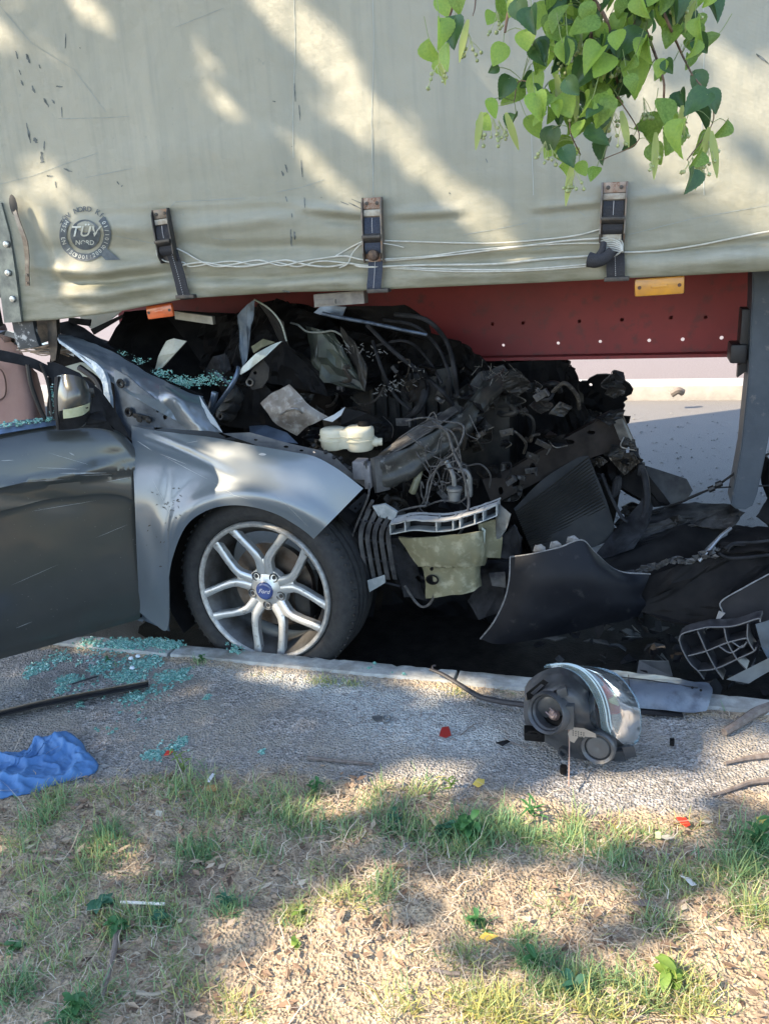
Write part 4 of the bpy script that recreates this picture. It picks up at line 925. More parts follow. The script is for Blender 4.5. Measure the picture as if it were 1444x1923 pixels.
b = B(); sheet(b, [[(-300, 585, 3.0), (-300, 600, 4.0)], [(-100, 600, 2.75), (-100, 610, 3.9)], [(40, 640, 2.7), (60, 640, 3.6)], [(140, 655, 2.68), (180, 652, 3.3)]], 20, 10, .02, amp=.06, nsc=4, seed=8); mk('crushed_roof', b, m_paint_shade, CAR)
b = B(); shard(b, [(122, 688, 2.75), (150, 680, 2.75), (192, 684, 2.75), (196, 712, 2.75), (165, 708, 2.75), (140, 705, 2.75)], .003, .006); shard(b, [(172, 724, 2.7), (194, 722, 2.7), (192, 745, 2.7), (184, 765, 2.7), (176, 745, 2.7)], .003, .008, 2, 20); mk('pale_lining', b, m_pale, CAR)
b = B()
for k in range(10):
    x0, y0 = random.uniform(30, 60), random.uniform(640, 664); tube(b, [(x0, y0, 2.66), (x0+25, y0+random.uniform(-6, 8), 2.64), (x0+60, y0+random.uniform(-4, 8), 2.66), (x0+100, y0+random.uniform(-14, 14), 2.7)], random.uniform(.002, .005), 6)
mk('torn_lining', b, mat('lining_tan', (.35, .28, .22), .8, col2=(.2, .16, .13), sc=40), CAR, kind='stuff')
b = B(); shard(b, [(106, 606, 2.7), (130, 602, 2.7), (160, 615, 2.68), (215, 655, 2.6), (190, 650, 2.6), (150, 640, 2.6), (116, 625, 2.66)], .006, .01); shard(b, [(170, 618, 2.8), (230, 590, 2.8), (232, 594, 2.8), (176, 628, 2.8)], .01, 0, 0); shard(b, [(130, 596, 2.74), (170, 600, 2.74), (168, 612, 2.74), (128, 606, 2.74)], .01, .004); mk('roof_rail', b, m_dplast, CAR)
b = B(); shard(b, [(150, 592, 3.1), (230, 584, 3.1), (205, 602, 3.1), (176, 618, 3.1), (164, 606, 3.1)], .004, .01); mk('torn_headlining', b, mat('headlining', (.5, .46, .38), .8, col2=(.4, .42, .36), sc=20), CAR)

def sh0(name, pts, m, th, amp, cuts, nsc, seed):
    b = B(); shard(b, pts, th, amp, cuts, nsc, seed); return mk(name, b, m, CAR, smooth=18)
sh0('dashboard', [(236, 584, 3.0), (300, 580, 3.05), (460, 590, 3.1), (470, 800, 2.95), (300, 800, 2.8), (225, 720, 2.75), (212, 640, 2.85)], m_black, .03, .05, 6, 6, 21)
sh0('inner_pillar_trim', [(96, 650, 2.95), (150, 625, 2.95), (226, 640, 2.9), (240, 800, 2.7), (120, 860, 2.7), (92, 760, 2.8)], m_black, .02, .03, 4, 6, 22)
sh0('torn_mesh', [(404, 668, 2.74), (424, 664, 2.72), (436, 690, 2.72), (420, 706, 2.72), (392, 712, 2.74), (388, 690, 2.76)], m_dplast, .003, .02, 4, 14, 23)
# ---- engine bay: backing masses
def sh(name, pts, m, th=.004, amp=.01, cuts=3, nsc=9, seed=0, parent=CAR, label=None, kind=None, smooth=18):
    b = B(); shard(b, pts, th, amp, cuts, nsc, seed); return mk(name, b, m, parent, label=label, kind=kind, smooth=smooth)
def Y_(pts, Y): return [(x, y, Y) for x, y in pts]
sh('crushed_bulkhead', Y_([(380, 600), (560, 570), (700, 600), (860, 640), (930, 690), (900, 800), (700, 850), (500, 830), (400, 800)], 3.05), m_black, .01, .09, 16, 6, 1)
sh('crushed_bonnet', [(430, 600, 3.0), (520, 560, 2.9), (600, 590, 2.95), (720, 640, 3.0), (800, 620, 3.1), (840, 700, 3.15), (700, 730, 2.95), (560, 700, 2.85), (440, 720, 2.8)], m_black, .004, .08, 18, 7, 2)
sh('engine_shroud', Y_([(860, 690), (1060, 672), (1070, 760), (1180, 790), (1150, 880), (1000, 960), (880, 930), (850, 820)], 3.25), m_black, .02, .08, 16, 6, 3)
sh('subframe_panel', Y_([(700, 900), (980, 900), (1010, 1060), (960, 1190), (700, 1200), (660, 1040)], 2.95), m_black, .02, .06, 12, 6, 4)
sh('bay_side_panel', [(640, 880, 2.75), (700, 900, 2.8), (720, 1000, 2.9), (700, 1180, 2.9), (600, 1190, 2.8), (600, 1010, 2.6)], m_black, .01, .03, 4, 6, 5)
# engine block with ribs
b = B(); box(b, at(760, 770, 3.2), (.28, 0, .05), (0, .2, 0), (-.03, 0, .16), .03); box(b, at(905, 830, 3.2), (.14, 0, .03), (0, .16, 0), (0, 0, .2), .03)
for k in range(7): box(b, at(700+k*24, 735+k*3, 2.99), (.008, 0, 0), (0, .02, 0), (0, 0, .09), .003)
eng = mk('engine_block', b, m_blkst, CAR)
for k in range(5):
    b = B(); lathe(b, at(880+k*22, 745-k*4, 3.0), (.3, -1, .2), [(.0, 0), (.018, 0), (.02, .02), (.012, .03), (.012, .05), (0, .05)], 12); mk('valve_cap', b, m_black, eng)
# tower of crushed panels under the trailer
sh('torn_blade', Y_([(447, 592), (464, 572), (480, 561), (476, 600), (468, 640), (464, 676), (456, 690), (450, 650)], 2.78), mat('blade_bluegrey', (.07, .095, .13), .5, .5, col2=(.13, .16, .19), sc=22), .002, .012, 3, 14, 4, label='tall blue-grey blade of torn metal')
sh('torn_fold', [(480, 561, 2.78), (503, 574, 2.74), (532, 606, 2.74), (540, 640, 2.76), (546, 655, 2.78), (526, 640, 2.82), (518, 612, 2.82), (500, 590, 2.82)], m_blkst, .002, .012, 3, 14, 6)
b = B(); tube(b, [(478, 562, 2.775), (500, 575, 2.735), (518, 592, 2.73), (530, 612, 2.735), (538, 640, 2.75)], .003, 6); mk('torn_edge', b, m_pale, CAR)
sh('green_tray', [(572, 612, 2.86), (600, 618, 2.82), (628, 622, 2.84), (644, 650, 2.8), (666, 690, 2.78), (686, 732, 2.76), (650, 716, 2.76), (608, 716, 2.8), (588, 670, 2.84)], mat('tray_greygreen', (.06, .072, .055), .45, .2, col2=(.025, .028, .025), sc=14), .003, .03, 5, 10, 7, label='grey-green torn tray with a pale upper edge')
b = B(); tube(b, [(546, 606, 2.84), (560, 610, 2.82), (576, 622, 2.81), (600, 624, 2.80), (624, 621, 2.81), (640, 628, 2.8)], .0035, 6); tube(b, [(640, 628, 2.8), (655, 650, 2.78), (675, 652, 2.78)], .002, 6); mk('torn_edge', b, mat('edge_light', (.3, .32, .29), .5, .5), CAR)
sh('dark_flap', [(640, 610, 2.8), (665, 640, 2.76), (690, 690, 2.74), (685, 735, 2.74), (668, 690, 2.8), (650, 650, 2.84)], m_blkst, .003, .02, 4, 12, 9)
sh('dark_flap', [(480, 660, 2.78), (540, 640, 2.78), (600, 690, 2.8), (620, 740, 2.8), (560, 730, 2.76), (500, 720, 2.72)], m_black, .003, .04, 5, 9, 10)
sh('cream_shard', [(290, 694, 2.62), (298, 668, 2.6), (313, 640, 2.6), (326, 635, 2.6), (350, 640, 2.6), (330, 662, 2.58), (304, 690, 2.6)], mat('shard_cream', (.4, .4, .33), .6, col2=(.3, .3, .25), sc=30), .003, .006, 2, 12, 3, label='pale cream shard standing in the broken windscreen')
sh('pale_bracket', [(448, 700, 2.62), (456, 688, 2.6), (480, 664, 2.58), (512, 646, 2.6), (530, 640, 2.62), (500, 668, 2.58), (470, 692, 2.58), (452, 703, 2.6)], mat('bracket_pale', (.38, .42, .4), .4, .4, col2=(.28, .3, .27), sc=30), .003, .004, 2, 12, 3)
sh('pale_bracket', [(472, 650, 2.66), (494, 636, 2.66), (516, 642, 2.64), (490, 652, 2.63), (476, 662, 2.64)], mat('bracket_olive', (.16, .16, .1), .6, col2=(.1, .1, .06), sc=30), .003, .004, 2)
# rounded mount plate with hole
b = B(); plate(b, [(462, 716), (476, 690), (494, 674), (506, 690), (504, 712), (492, 728), (474, 732)], [circ(479, 700, 3.5), circ(470, 718, 6)], 1, lambda x, y, t: at(x, y, 2.6)+Vector((0, t*.006, 0))); mk('mount_plate', b, m_blkst, CAR)
b = B(); lathe(b, at(469, 718, 2.59), (.2, -1, .1), [(.008, 0), (.012, .004), (.014, 0)], 16); mk('mount_ring', b, m_bare, CAR)
b = B()
tube(b, [(396, 778, 2.52), (420, 745, 2.5), (436, 722, 2.5), (446, 700, 2.52), (448, 690, 2.54)], .009, 10, flat=.6); tube(b, [(404, 698, 2.6), (420, 712, 2.58), (434, 722, 2.57)], .006, 8)
tube(b, [(394, 776, 2.52), (402, 746, 2.5), (404, 736, 2.5)], .012, 8)
mk('wiper_arm', b, m_blue, CAR)
# strut tower: ribbed can
b = B()
for k, (x_, y_, r_) in enumerate(((436, 742, .036), (430, 758, .04), (424, 772, .036))):
    lathe(b, at(x_, y_, 2.60), (-.35, -.6, .7), [(0, .02), (r_*.6, .02), (r_, .012), (r_, -.01), (r_*.8, -.03)], 20)
lathe(b, at(418, 783, 2.56), (-.3, -.9, .3), [(.006, .01), (.012, .012), (.014, .0), (.012, -.02)], 14)
mk('wiper_motor', b, m_blkst, CAR)
sh('bulkhead_flap', Y_([(446, 730), (500, 722), (540, 770), (560, 800), (500, 810), (430, 800), (410, 780)], 2.66), m_black, .004, .03, 4, 9, 12)
# brownish square panel
b = B(); sheet(b, [[(489, 757, 2.56), (508, 740, 2.565), (528, 730, 2.57), (543, 721, 2.575)], [(503, 775, 2.545), (522, 766, 2.54), (544, 752, 2.545), (563, 741, 2.56)], [(520, 797, 2.55), (541, 785, 2.54), (564, 770, 2.54), (582, 762, 2.56)], [(558, 818, 2.56), (578, 800, 2.56), (596, 792, 2.56), (616, 782, 2.58)]], 26, 22, .004, amp=.004, nsc=20, seed=4)
mk('heat_shield', b, mat('shield_brown', (.2, .185, .165), .55, .4, col2=(.13, .11, .09), sc=18, col3=(.3, .29, .27), sc3=40, bump=.001), CAR, label='bent square grey-brown shield plate')
b = B(); tube(b, [(527, 778, 2.535), (540, 770, 2.53), (556, 768, 2.53), (568, 776, 2.54)], .004, 6); mk('shield_rib', b, m_bare, CAR)
sh('white_flap', [(606, 788, 2.56), (628, 778, 2.56), (648, 764, 2.58), (640, 780, 2.56), (624, 792, 2.55)], mat('flap_white', (.35, .37, .38), .5, .3), .002, .003, 2)
sh('dark_flap', [(640, 764, 2.62), (690, 775, 2.64), (720, 790, 2.68), (690, 800, 2.64), (640, 798, 2.6)], m_black, .003, .01, 3)
sh('bluish_tray', [(468, 800, 2.56), (500, 798, 2.56), (540, 812, 2.55), (560, 832, 2.52), (500, 825, 2.5), (470, 815, 2.5)], m_blue, .003, .004, 2)
# coolant tank, two lobed
TKC = at(655, 822, 2.56)
b = B()
tx = Vector((1, .25, -.04)).normalized(); tz = Vector((0, 0, 1)); tyv = tz.cross(tx).normalized()
for u, r_, h_ in ((-.052, .045, .036), (.036, .052, .04)):
    lathe(b, TKC+tx*u, tz, [(0, h_), (r_*.75, h_-.001), (r_*.92, h_-.006), (r_*.97, h_-.015), (r_*.95, 0), (r_*1.06, -.001), (r_*1.06, -.005), (r_*.95, -.006), (r_*.93, -h_+.01), (r_*.8, -h_), (0, -h_)], 32)
box(b, TKC+tx*-.01, tx*.03, tyv*.035, tz*.032, .008)
tank = mk('coolant_tank', b, m_cream, CAR, smooth=45)
b = B(); lathe(b, TKC+tx*.08+Vector((0, -.01, -.012)), tx, [(.016, 0), (.016, .018), (.013, .018), (.013, .034), (.011, .034), (0, .034)], 16); mk('tank_spout', b, m_cream, tank)
b = B(); lathe(b, TKC+tx*.055+tyv*.01+Vector((0, 0, .05)), (0, .2, 1), [(.022, -.016), (.022, 0), (.018, .004), (0, .004)], 18); mk('tank_cap', b, m_black, tank)
b = B(); tube(b, [TKC+tx*-.097+tz*.012, TKC+tx*-.06+tyv*-.045+tz*.012, TKC+tx*-.01+tyv*-.04+tz*.012, TKC+tx*.03+tyv*-.055+tz*.012, TKC+tx*.085+tyv*-.02+tz*.012], .0022, 6); mk('tank_seam', b, m_cream, tank)
# inner wing flange with holes
b = B(); plate(b, [(418, 814), (470, 812), (540, 832), (600, 846), (622, 852), (640, 870), (660, 888), (692, 900), (686, 915), (640, 886), (592, 858), (500, 842)], [circ(537, 839, 5, ry=2.5), circ(566, 846, 4, ry=2), circ(590, 849, 3, ry=2), circ(480, 826, 4, ry=2)], 1, lambda x, y, t: at(x, y, 2.47+.03*(x-418)/270)+Vector((0, t*.003, 0)))
fl = mk('wing_flange', b, mat('flange_grey', (.14, .14, .145), .6, .3, col2=(.22, .21, .2), sc=30), CAR)
for x_, y_ in ((590, 838), (612, 850), (640, 862), (658, 880), (628, 860)):
    b = B(); lathe(b, at(x_, y_, 2.48), (0, -.5, .8), [(.007, 0), (.007, .006), (0, .008)], 8); mk('bolt', b, m_blkst, fl)
# ribbed ducts between the wing and the rail
for k in range(9):
    x0, y0 = 606+k*9, 852+k*6
    b = B(); box(b, at(x0+random.uniform(-4, 4), y0+random.uniform(-3, 3), 2.54+random.uniform(-.02, .03)), Vector((.026, 0, -.016))*random.uniform(.7, 1.2), (0, .02, 0), (.003, 0, .006), .002)
    mk('duct_piece', b, random.choice([m_dust, m_dplast, m_dust]), CAR)
b = B(); box(b, at(678, 880, 2.5), (.02, .0, .0), (0, .03, 0), (0, 0, .03), .004); box(b, at(694, 892, 2.5), (.01, 0, 0), (0, .03, 0), (0, 0, .04), .003)
box(b, at(700, 872, 2.52), (.028, 0, .016), (0, .02, 0), (0, 0, .004)); mk('rail_connector', b, mat('connector_grey', (.16, .155, .16), .6, .2, col2=(.24, .23, .23), sc=40), CAR)
# main chassis rail, big bent box going up right
b = B()
RS = [(706, 893, 2.5), (760, 872, 2.54), (820, 835, 2.6), (870, 800, 2.7), (910, 745, 2.8), (945, 715, 2.9)]
hh = [.056, .054, .05, .05, .045, .03]
secs = []
for (x, y, Y), h in zip(RS, hh):
    c = at(x, y, Y); secs.append([c+Vector((-.0, .05, h*1.05)), c+Vector((.0, 0, h)), c+Vector((.0, -.012, h*.5)), c+Vector((0, -.006, -.1*h)), c+Vector((0, -.014, -.6*h)), c+Vector((0, 0, -h)), c+Vector((0, .05, -h))])
sheet(b, secs, 40, 22, .004, amp=.012, nsc=14, seed=6); rail = mk('chassis_rail', b, mat('rail_dark', (.025, .026, .025), .45, .4, col2=(.055, .055, .05), sc=12, col3=(.2, .19, .17), sc3=34, lo3=.58, hi3=.72, bump=.001), CAR, label='thick bent chassis rail running up to the right')
b = B(); c = at(704, 893, 2.49)
sheet(b, [[c+Vector((-.012, 0, .058)), c+Vector((-.01, 0, 0)), c+Vector((-.004, 0, -.06))], [c+Vector((.005, -.01, .06)), c+Vector((.006, -.012, 0)), c+Vector((.006, -.01, -.056))]], 4, 8, .05); mk('rail_end', b, m_dust, rail)
sh('rail_dirt_flange', [(700, 868, 2.5), (760, 838, 2.53), (820, 800, 2.6), (860, 770, 2.68), (850, 762, 2.72), (800, 790, 2.66), (740, 830, 2.6), (704, 858, 2.56)], m_dust, .004, .012, 4, 20, 7, parent=rail)
# upper broken rail end, frayed
sh('frayed_rail', [(850, 760, 2.85), (900, 700, 2.95), (945, 684, 3.0), (958, 700, 3.0), (930, 760, 2.95), (880, 800, 2.85)], m_dust, .02, .03, 5, 14, 8)
b = B()
for k in range(40):
    x0, y0 = random.gauss(925, 20), random.gauss(705, 14); p = P3((x0, y0, 2.86+random.uniform(-.03, .03)))
    tube(b, [p, p+Vector((random.uniform(-.03, .03), random.uniform(-.02, .02), random.uniform(-.03, .03)))], .0012, 4, raw=True)
mk('frayed_strand', b, m_bare, CAR, kind='stuff')
# bluish tube across the red beam
b = B(); tube(b, [(606, 588, 2.66), (640, 596, 2.66), (700, 607, 2.67), (760, 620, 2.67), (802, 628, 2.68)], [.0095, .008], 12, flat=.7); mk('steel_tube', b, mat('tube_blue', (.14, .18, .24), .4, .6, col2=(.07, .09, .12), sc=40, lo=.45), CAR, label='straight bluish tube sticking out over the red beam')
sh('tube_bracket', Y_([(590, 586), (606, 572), (650, 576), (640, 600), (626, 594), (600, 590)], 2.7), m_blue, .004, .006, 2)
sh('dark_canopy_plate', [(640, 575, 2.85), (760, 572, 2.9), (806, 600, 2.95), (812, 640, 2.98), (760, 620, 2.9), (700, 605, 2.85), (650, 600, 2.8)], m_black, .006, .02, 4, 8, 13)
# hoses over the red beam
for pl, r_ in (([(742, 590), (800, 600), (838, 640), (852, 690), (858, 740)], .008), ([(720, 600), (780, 612), (822, 652), (842, 700), (846, 744)], .006), ([(690, 610), (740, 660), (790, 700), (830, 735), (850, 760)], .008), ([(700, 650), (760, 640), (800, 670), (830, 720)], .005), ([(760, 790), (790, 760), (800, 720), (790, 690)], .014), ([(700, 640), (716, 690), (740, 740), (770, 770)], .006)):
    b = B(); tube(b, [(x, y, 2.78-.05*(k % 2)) for k, (x, y) in enumerate(pl)], r_, 8); mk('hose', b, m_dplast, CAR)
# wiring
m_wire = mat('wire_sleeve', (.02, .02, .02), .6, col2=(.09, .085, .08), sc=60)
for pl, r_, Y in (([(810, 790), (838, 810), (852, 850), (870, 890), (880, 940), (872, 985), (850, 1020), (830, 1050), (818, 1090), (812, 1126), (796, 1140), (780, 1130), (760, 1100)], .0045, 2.44), ([(686, 866), (693, 900), (692, 930), (680, 960), (664, 1000), (658, 1020)], .004, 2.46), ([(700, 940), (690, 960), (676, 1000)], .006, 2.46),
                  ([(830, 790), (870, 800), (860, 840), (830, 870), (806, 900), (800, 930), (792, 950)], .0035, 2.52), ([(726, 976), (750, 960), (780, 952), (800, 950)], .0035, 2.48), ([(795, 952), (830, 940), (860, 944), (880, 930)], .003, 2.5), ([(800, 950), (812, 900), (826, 870), (838, 860)], .003, 2.5), ([(762, 790), (800, 784), (830, 792)], .003, 2.56), ([(790, 800), (840, 806), (858, 830), (866, 870)], .0035, 2.56), ([(835, 880), (856, 880), (872, 890)], .003, 2.5)):
    b = B(); tube(b, [(x, y, Y+random.uniform(-.015, .02)) for x, y in pl], r_, 6); mk('wire', b, m_wire, CAR)
b = B()
for k in range(24):
    x0, y0 = random.gauss(825, 34), random.gauss(870, 50); Y = random.uniform(2.5, 2.7); pts = [(x0+random.gauss(0, 8)*j, y0+random.uniform(4, 16)*j*random.choice((1, 1, -1)), Y) for j in range(4)]
    tube(b, pts, random.uniform(.001, .0028), 5, 10)
mk('loose_wire', b, m_wire, CAR, kind='stuff')
b = B(); lathe(b, at(853, 922, 2.52), (.05, 0, 1), [(0, -.03), (.02, -.03), (.022, .0), (.026, .004), (.026, .012), (.014, .016), (0, .016)], 16); tube(b, [(853, 912, 2.52), (850, 890, 2.52), (838, 866, 2.54)], .008, 8); tube(b, [(878, 930, 2.54), (882, 900, 2.53), (874, 884, 2.53), (860, 884, 2.53)], .007, 8); box(b, at(880, 915, 2.54), (.011, 0, 0), (0, .012, 0), (0, 0, .03), .003)
mk('valve_canister', b, mat('canister_grey', (.2, .21, .2), .45, .4, col2=(.12, .12, .12), sc=30), CAR)
b = B(); tube(b, [(790, 866, 2.6), (786, 890, 2.58), (778, 915, 2.56), (774, 925, 2.56)], .012, 10); mk('pale_pipe', b, m_oliv, CAR)
# bumper carrier and olive foam block
b = B()
LED = [((732, 984, 2.40), (735, 998, 2.40), (738, 1006, 2.41)), ((775, 976, 2.375), (780, 1000, 2.375), (782, 1008, 2.39)), ((815, 978, 2.36), (818, 1000, 2.36), (820, 1006, 2.38)), ((850, 975, 2.37), (852, 995, 2.37), (856, 1000, 2.39)), ((895, 962, 2.39), (897, 978, 2.39), (900, 985, 2.41)), ((932, 948, 2.43), (932, 962, 2.43), (934, 970, 2.44))]
secs = [[(a[0]+8, a[1]-14, a[2]+.10), (a[0]+4, a[1]-7, a[2]+.05), a, (a[0], a[1], a[2]+.001)] for a, _, _ in LED]
sheet(b, secs, 40, 10, .004, amp=.003, nsc=30); led = mk('bumper_carrier', b, mat('carrier_pale', (.4, .41, .4), .6, col2=(.28, .28, .27), sc=20, col3=(.12, .12, .12), sc3=50, lo3=.6, hi3=.7), CAR, label='pale dusty carrier ledge with open box cells', smooth=35)
b = B()
LL = [P3(a) for a, _, _ in LED]; LB = [P3(c) for _, c, _ in LED]
sheet(b, [[p+Vector((0, .0, -.034)), p+Vector((0, .05, -.036))] for p in LL], 40, 3, .003)
def on(L_, t): return cat(L_, 101)[int(t*100)]
for t in (0, .13, .42, .6, .66, .78, .86, 1):
    p = on(LL, t); box(b, p+Vector((0, .03, -.018)), (.002, 0, 0), (0, .03, 0), (0, 0, .018))
mk('carrier_cell', b, m_gledge, led)
b = B(); sheet(b, [[p+Vector((0, .055, -.002)), p+Vector((0, .055, -.036))] for p in LL], 30, 3, .003); mk('carrier_back', b, m_dplast, led)
b = B()
sheet(b, [[(752, 1006, 2.44), (790, 1060, 2.43), (796, 1085, 2.43), (800, 1124, 2.44)], [(780, 1008, 2.40), (806, 1050, 2.40), (812, 1080, 2.41), (822, 1122, 2.42)], [(830, 1004, 2.38), (838, 1044, 2.385), (842, 1070, 2.40), (846, 1118, 2.41)], [(875, 1000, 2.385), (884, 1040, 2.39), (882, 1066, 2.41), (886, 1112, 2.42)], [(898, 996, 2.41), (900, 1040, 2.41), (896, 1066, 2.43), (898, 1104, 2.44)], [(904, 990, 2.5), (906, 1040, 2.5), (902, 1066, 2.5), (902, 1100, 2.5)]], 40, 36, .006,
      lambda u, v, P: (.012 if (topx(P)[1] < 1062) else 0)+.004*math.sin(topx(P)[0]*.14)*(.5+.5*math.sin(topx(P)[1]*.11)), amp=.004, nsc=20)
foam = mk('crash_box', b, m_oliv, CAR, label='olive beige crash box hanging under the carrier', smooth=35)
b = B(); lathe(b, at(812, 1088, 2.40), (0, -1, 0), [(.018, .004), (.014, .006), (.012, -.01), (0, -.01)], 16, sx=1.2); mk('socket', b, m_black, foam)
b = B(); lathe(b, at(811, 1068, 2.385), (0, -1, 0), [(.006, .004), (.005, -.002), (0, -.002)], 10); mk('bolt_hole', b, m_black, foam)
sh('crash_box_wing', [(898, 985, 2.45), (930, 975, 2.47), (944, 1010, 2.48), (940, 1048, 2.5), (906, 1046, 2.47)], m_oliv, .004, .006, 3, 14, 3)
sh('bent_tab', [(905, 990, 2.42), (912, 996, 2.42), (910, 1022, 2.43), (902, 1010, 2.42)], m_pale, .003, .002, 1)
sh('carrier_corner', [(935, 945, 2.46), (960, 965, 2.44), (952, 990, 2.44), (938, 1012, 2.45), (932, 1012, 2.46), (940, 985, 2.47), (930, 955, 2.48)], mat('corner_grey', (.2, .22, .22), .5, .3, col2=(.1, .1, .1), sc=20), .003, .01, 3)
sh('carrier_corner', Y_([(940, 1010), (965, 985), (980, 1010), (976, 1045), (950, 1050), (935, 1045)], 2.5), m_dplast, .01, .012, 3)
sh('dark_bracket', Y_([(880, 1060), (960, 1050), (966, 1090), (950, 1110), (940, 1150), (900, 1160), (878, 1130), (896, 1100)], 2.6), m_dplast, .02, .02, 3)
sh('grey_tab', Y_([(918, 1076), (948, 1074), (950, 1104), (924, 1100)], 2.5), m_dust, .003, .002, 1)
# slatted grille bracket beside the tyre
slat0 = None
for k in range(5):
    b = B(); x0 = 668+k*13; pts = [(x0+22, 955+k*4, 2.46), (x0+6, 1000, 2.44), (x0+10, 1046, 2.44), (x0+18, 1088, 2.46)]
    sheet(b, [pts, [(x+8, y+1, Y+.01) for x, y, Y in pts]], 3, 14, .004); mk('grille_slat', b, m_dust, CAR)
for y_ in (975, 1010, 1045, 1085):
    b = B(); tube(b, [(672+(y_-975)*.1, y_, 2.455), (740+(y_-975)*.1, y_+16, 2.46)], .004, 6, raw=True); mk('grille_tie', b, m_dplast, CAR)
sh('ledge_stub', Y_([(700, 950), (722, 946), (746, 962), (740, 978), (712, 970)], 2.46), m_gledge, .012, .004, 2)
sh('duct_lower', Y_([(730, 1010), (770, 1010), (790, 1080), (800, 1130), (760, 1120), (740, 1060)], 2.52), m_dplast, .03, .02, 3)
sh('light_tab', Y_([(690, 1090), (722, 1080), (724, 1094), (694, 1112)], 2.42), m_gledge, .004, .003, 1)
# serrated strip at the wing nose
b = B(); plate(b, [(588, 1014), (684, 926), (692, 934), (686, 946), (602, 1030), (596, 1022)], [circ(640+k*9, 980-k*8.4, 2.5, 6) for k in range(-4, 5)], 1, lambda x, y, t: at(x, y, 2.40+.13*(x-588)/100)+Vector((0, t*.012, 0))); strip = mk('wing_seal_strip', b, m_dplast, CAR)
for k in range(6):
    b = B(); x_, y_ = 606+k*13, 1006-k*12; box(b, at(x_, y_, 2.41+.13*(x_-588)/100), (.009, 0, .008), (0, .004, 0), (-.002, 0, .002), .001); mk('clip', b, m_gledge if k in (2, 3) else m_dplast, strip)
sh('bumper_clip_rail', [(600, 1018, 2.44), (690, 950, 2.56), (700, 970, 2.56), (650, 1010, 2.48), (612, 1040, 2.44)], m_black, .006, .006, 2)
# ---- far side of the nose: radiator, crossmember, far wing
b = B(); sheet(b, [[(965, 955, 2.75), (985, 1000, 2.72), (1010, 1060, 2.7)], [(1020, 900, 2.8), (1050, 960, 2.76), (1080, 1040, 2.72)], [(1100, 850, 2.9), (1130, 920, 2.86), (1160, 1010, 2.8)]], 20, 20, .03, amp=.012, nsc=6); rad = mk('radiator', b, mat('radiator_core', (.006, .006, .006), .6, .2, col2=(.014, .013, .01), sc=30), CAR)
b = B()
for k in range(26):
    t = k/26; a = at(968+40*t, 960+95*t, 2.72); c_ = at(1105+52*t, 858+150*t, 2.85-.02*t)
    tube(b, [a+Vector((0, -.01, 0)), (a+c_)/2+Vector((0, -.03, 0)), c_+Vector((0, -.01, 0))], .0022, 4, 10)
mk('radiator_fin', b, mat('fin_bronze', (.025, .023, .018), .45, .5), rad, kind='stuff')
b = B(); plate(b, [(905, 900), (960, 880), (1010, 850), (1070, 818), (1130, 785), (1165, 772), (1176, 800), (1190, 832), (1150, 846), (1080, 870), (1020, 900), (960, 930), (925, 950)],
      [circ(968, 905, 8, ry=13), circ(1000, 880, 6, ry=11), circ(1067, 830, 12, ry=5), circ(1110, 812, 8, ry=4), circ(940, 922, 5, ry=8)], 1, lambda x, y, t: at(x, y, 2.72+.25*(x-900)/300)+Vector((0, t*.05, 0)))
mk('nose_crossmember', b, mat('crossmember', (.011, .009, .008), .7, .1, spec=.2, col2=(.028, .023, .02), sc=14), CAR, smooth=20)
sh('crossmember_end', [(1150, 790, 2.9), (1168, 786, 2.88), (1176, 812, 2.88), (1190, 834, 2.88), (1164, 826, 2.9)], mat('end_grey', (.16, .16, .15), .5, .4, col2=(.08, .08, .08), sc=30), .004, .004, 2)
b = B(); plate(b, [(1040, 786), (1060, 772), (1071, 768), (1068, 730), (1060, 736), (1066, 718), (1078, 716), (1084, 722), (1092, 716), (1102, 716), (1106, 711), (1120, 704), (1138, 703), (1156, 706), (1172, 714), (1183, 722), (1189, 732), (1186, 740), (1175, 745), (1178, 750), (1170, 756), (1174, 762), (1166, 776), (1160, 790), (1140, 796), (1110, 790), (1080, 800)],
      [circ(1090, 735, 4, 7), circ(1080, 747, 3, 6), circ(1109, 723, 3.5, 6), circ(1142, 738, 4.5, 6, ry=2.5), circ(1100, 728, 2, 6)], 1, lambda x, y, t: at(x, y, 3.6)+Vector((0, t*.03, 0)))
mk('far_wheel_liner', b, m_black, CAR)
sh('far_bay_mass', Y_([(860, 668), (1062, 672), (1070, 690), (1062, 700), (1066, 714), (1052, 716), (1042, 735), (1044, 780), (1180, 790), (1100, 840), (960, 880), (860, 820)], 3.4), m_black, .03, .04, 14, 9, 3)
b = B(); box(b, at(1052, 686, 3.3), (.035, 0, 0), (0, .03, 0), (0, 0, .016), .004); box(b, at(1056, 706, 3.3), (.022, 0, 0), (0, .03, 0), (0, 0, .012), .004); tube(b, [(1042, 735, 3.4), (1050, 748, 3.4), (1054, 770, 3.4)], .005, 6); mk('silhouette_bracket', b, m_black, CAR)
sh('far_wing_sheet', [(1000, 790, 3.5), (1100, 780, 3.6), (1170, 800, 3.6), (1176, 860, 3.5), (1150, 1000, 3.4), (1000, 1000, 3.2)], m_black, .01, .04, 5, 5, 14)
b = B(); box(b, at(940, 1170, 3.6), (.7, 0, 0), (0, .02, 0), (0, 0, .3)); mk('far_arch_liner', b, m_black, CAR)
b = B(); lathe(b, (-1.1, 3.85, .33), (0, 1, 0), [(.2, .1), (.25, .11), (.31, .1), (.33, .06), (.33, -.08), (.31, -.11), (.2, -.1)], 40); fw = mk('wheel', b, m_tyre, CAR)
b = B(); lathe(b, (-1.1, 3.85, .33), (0, 1, 0), [(.2, -.08), (.1, -.02), (0, -.02)], 30); mk('rim', b, m_black, fw)
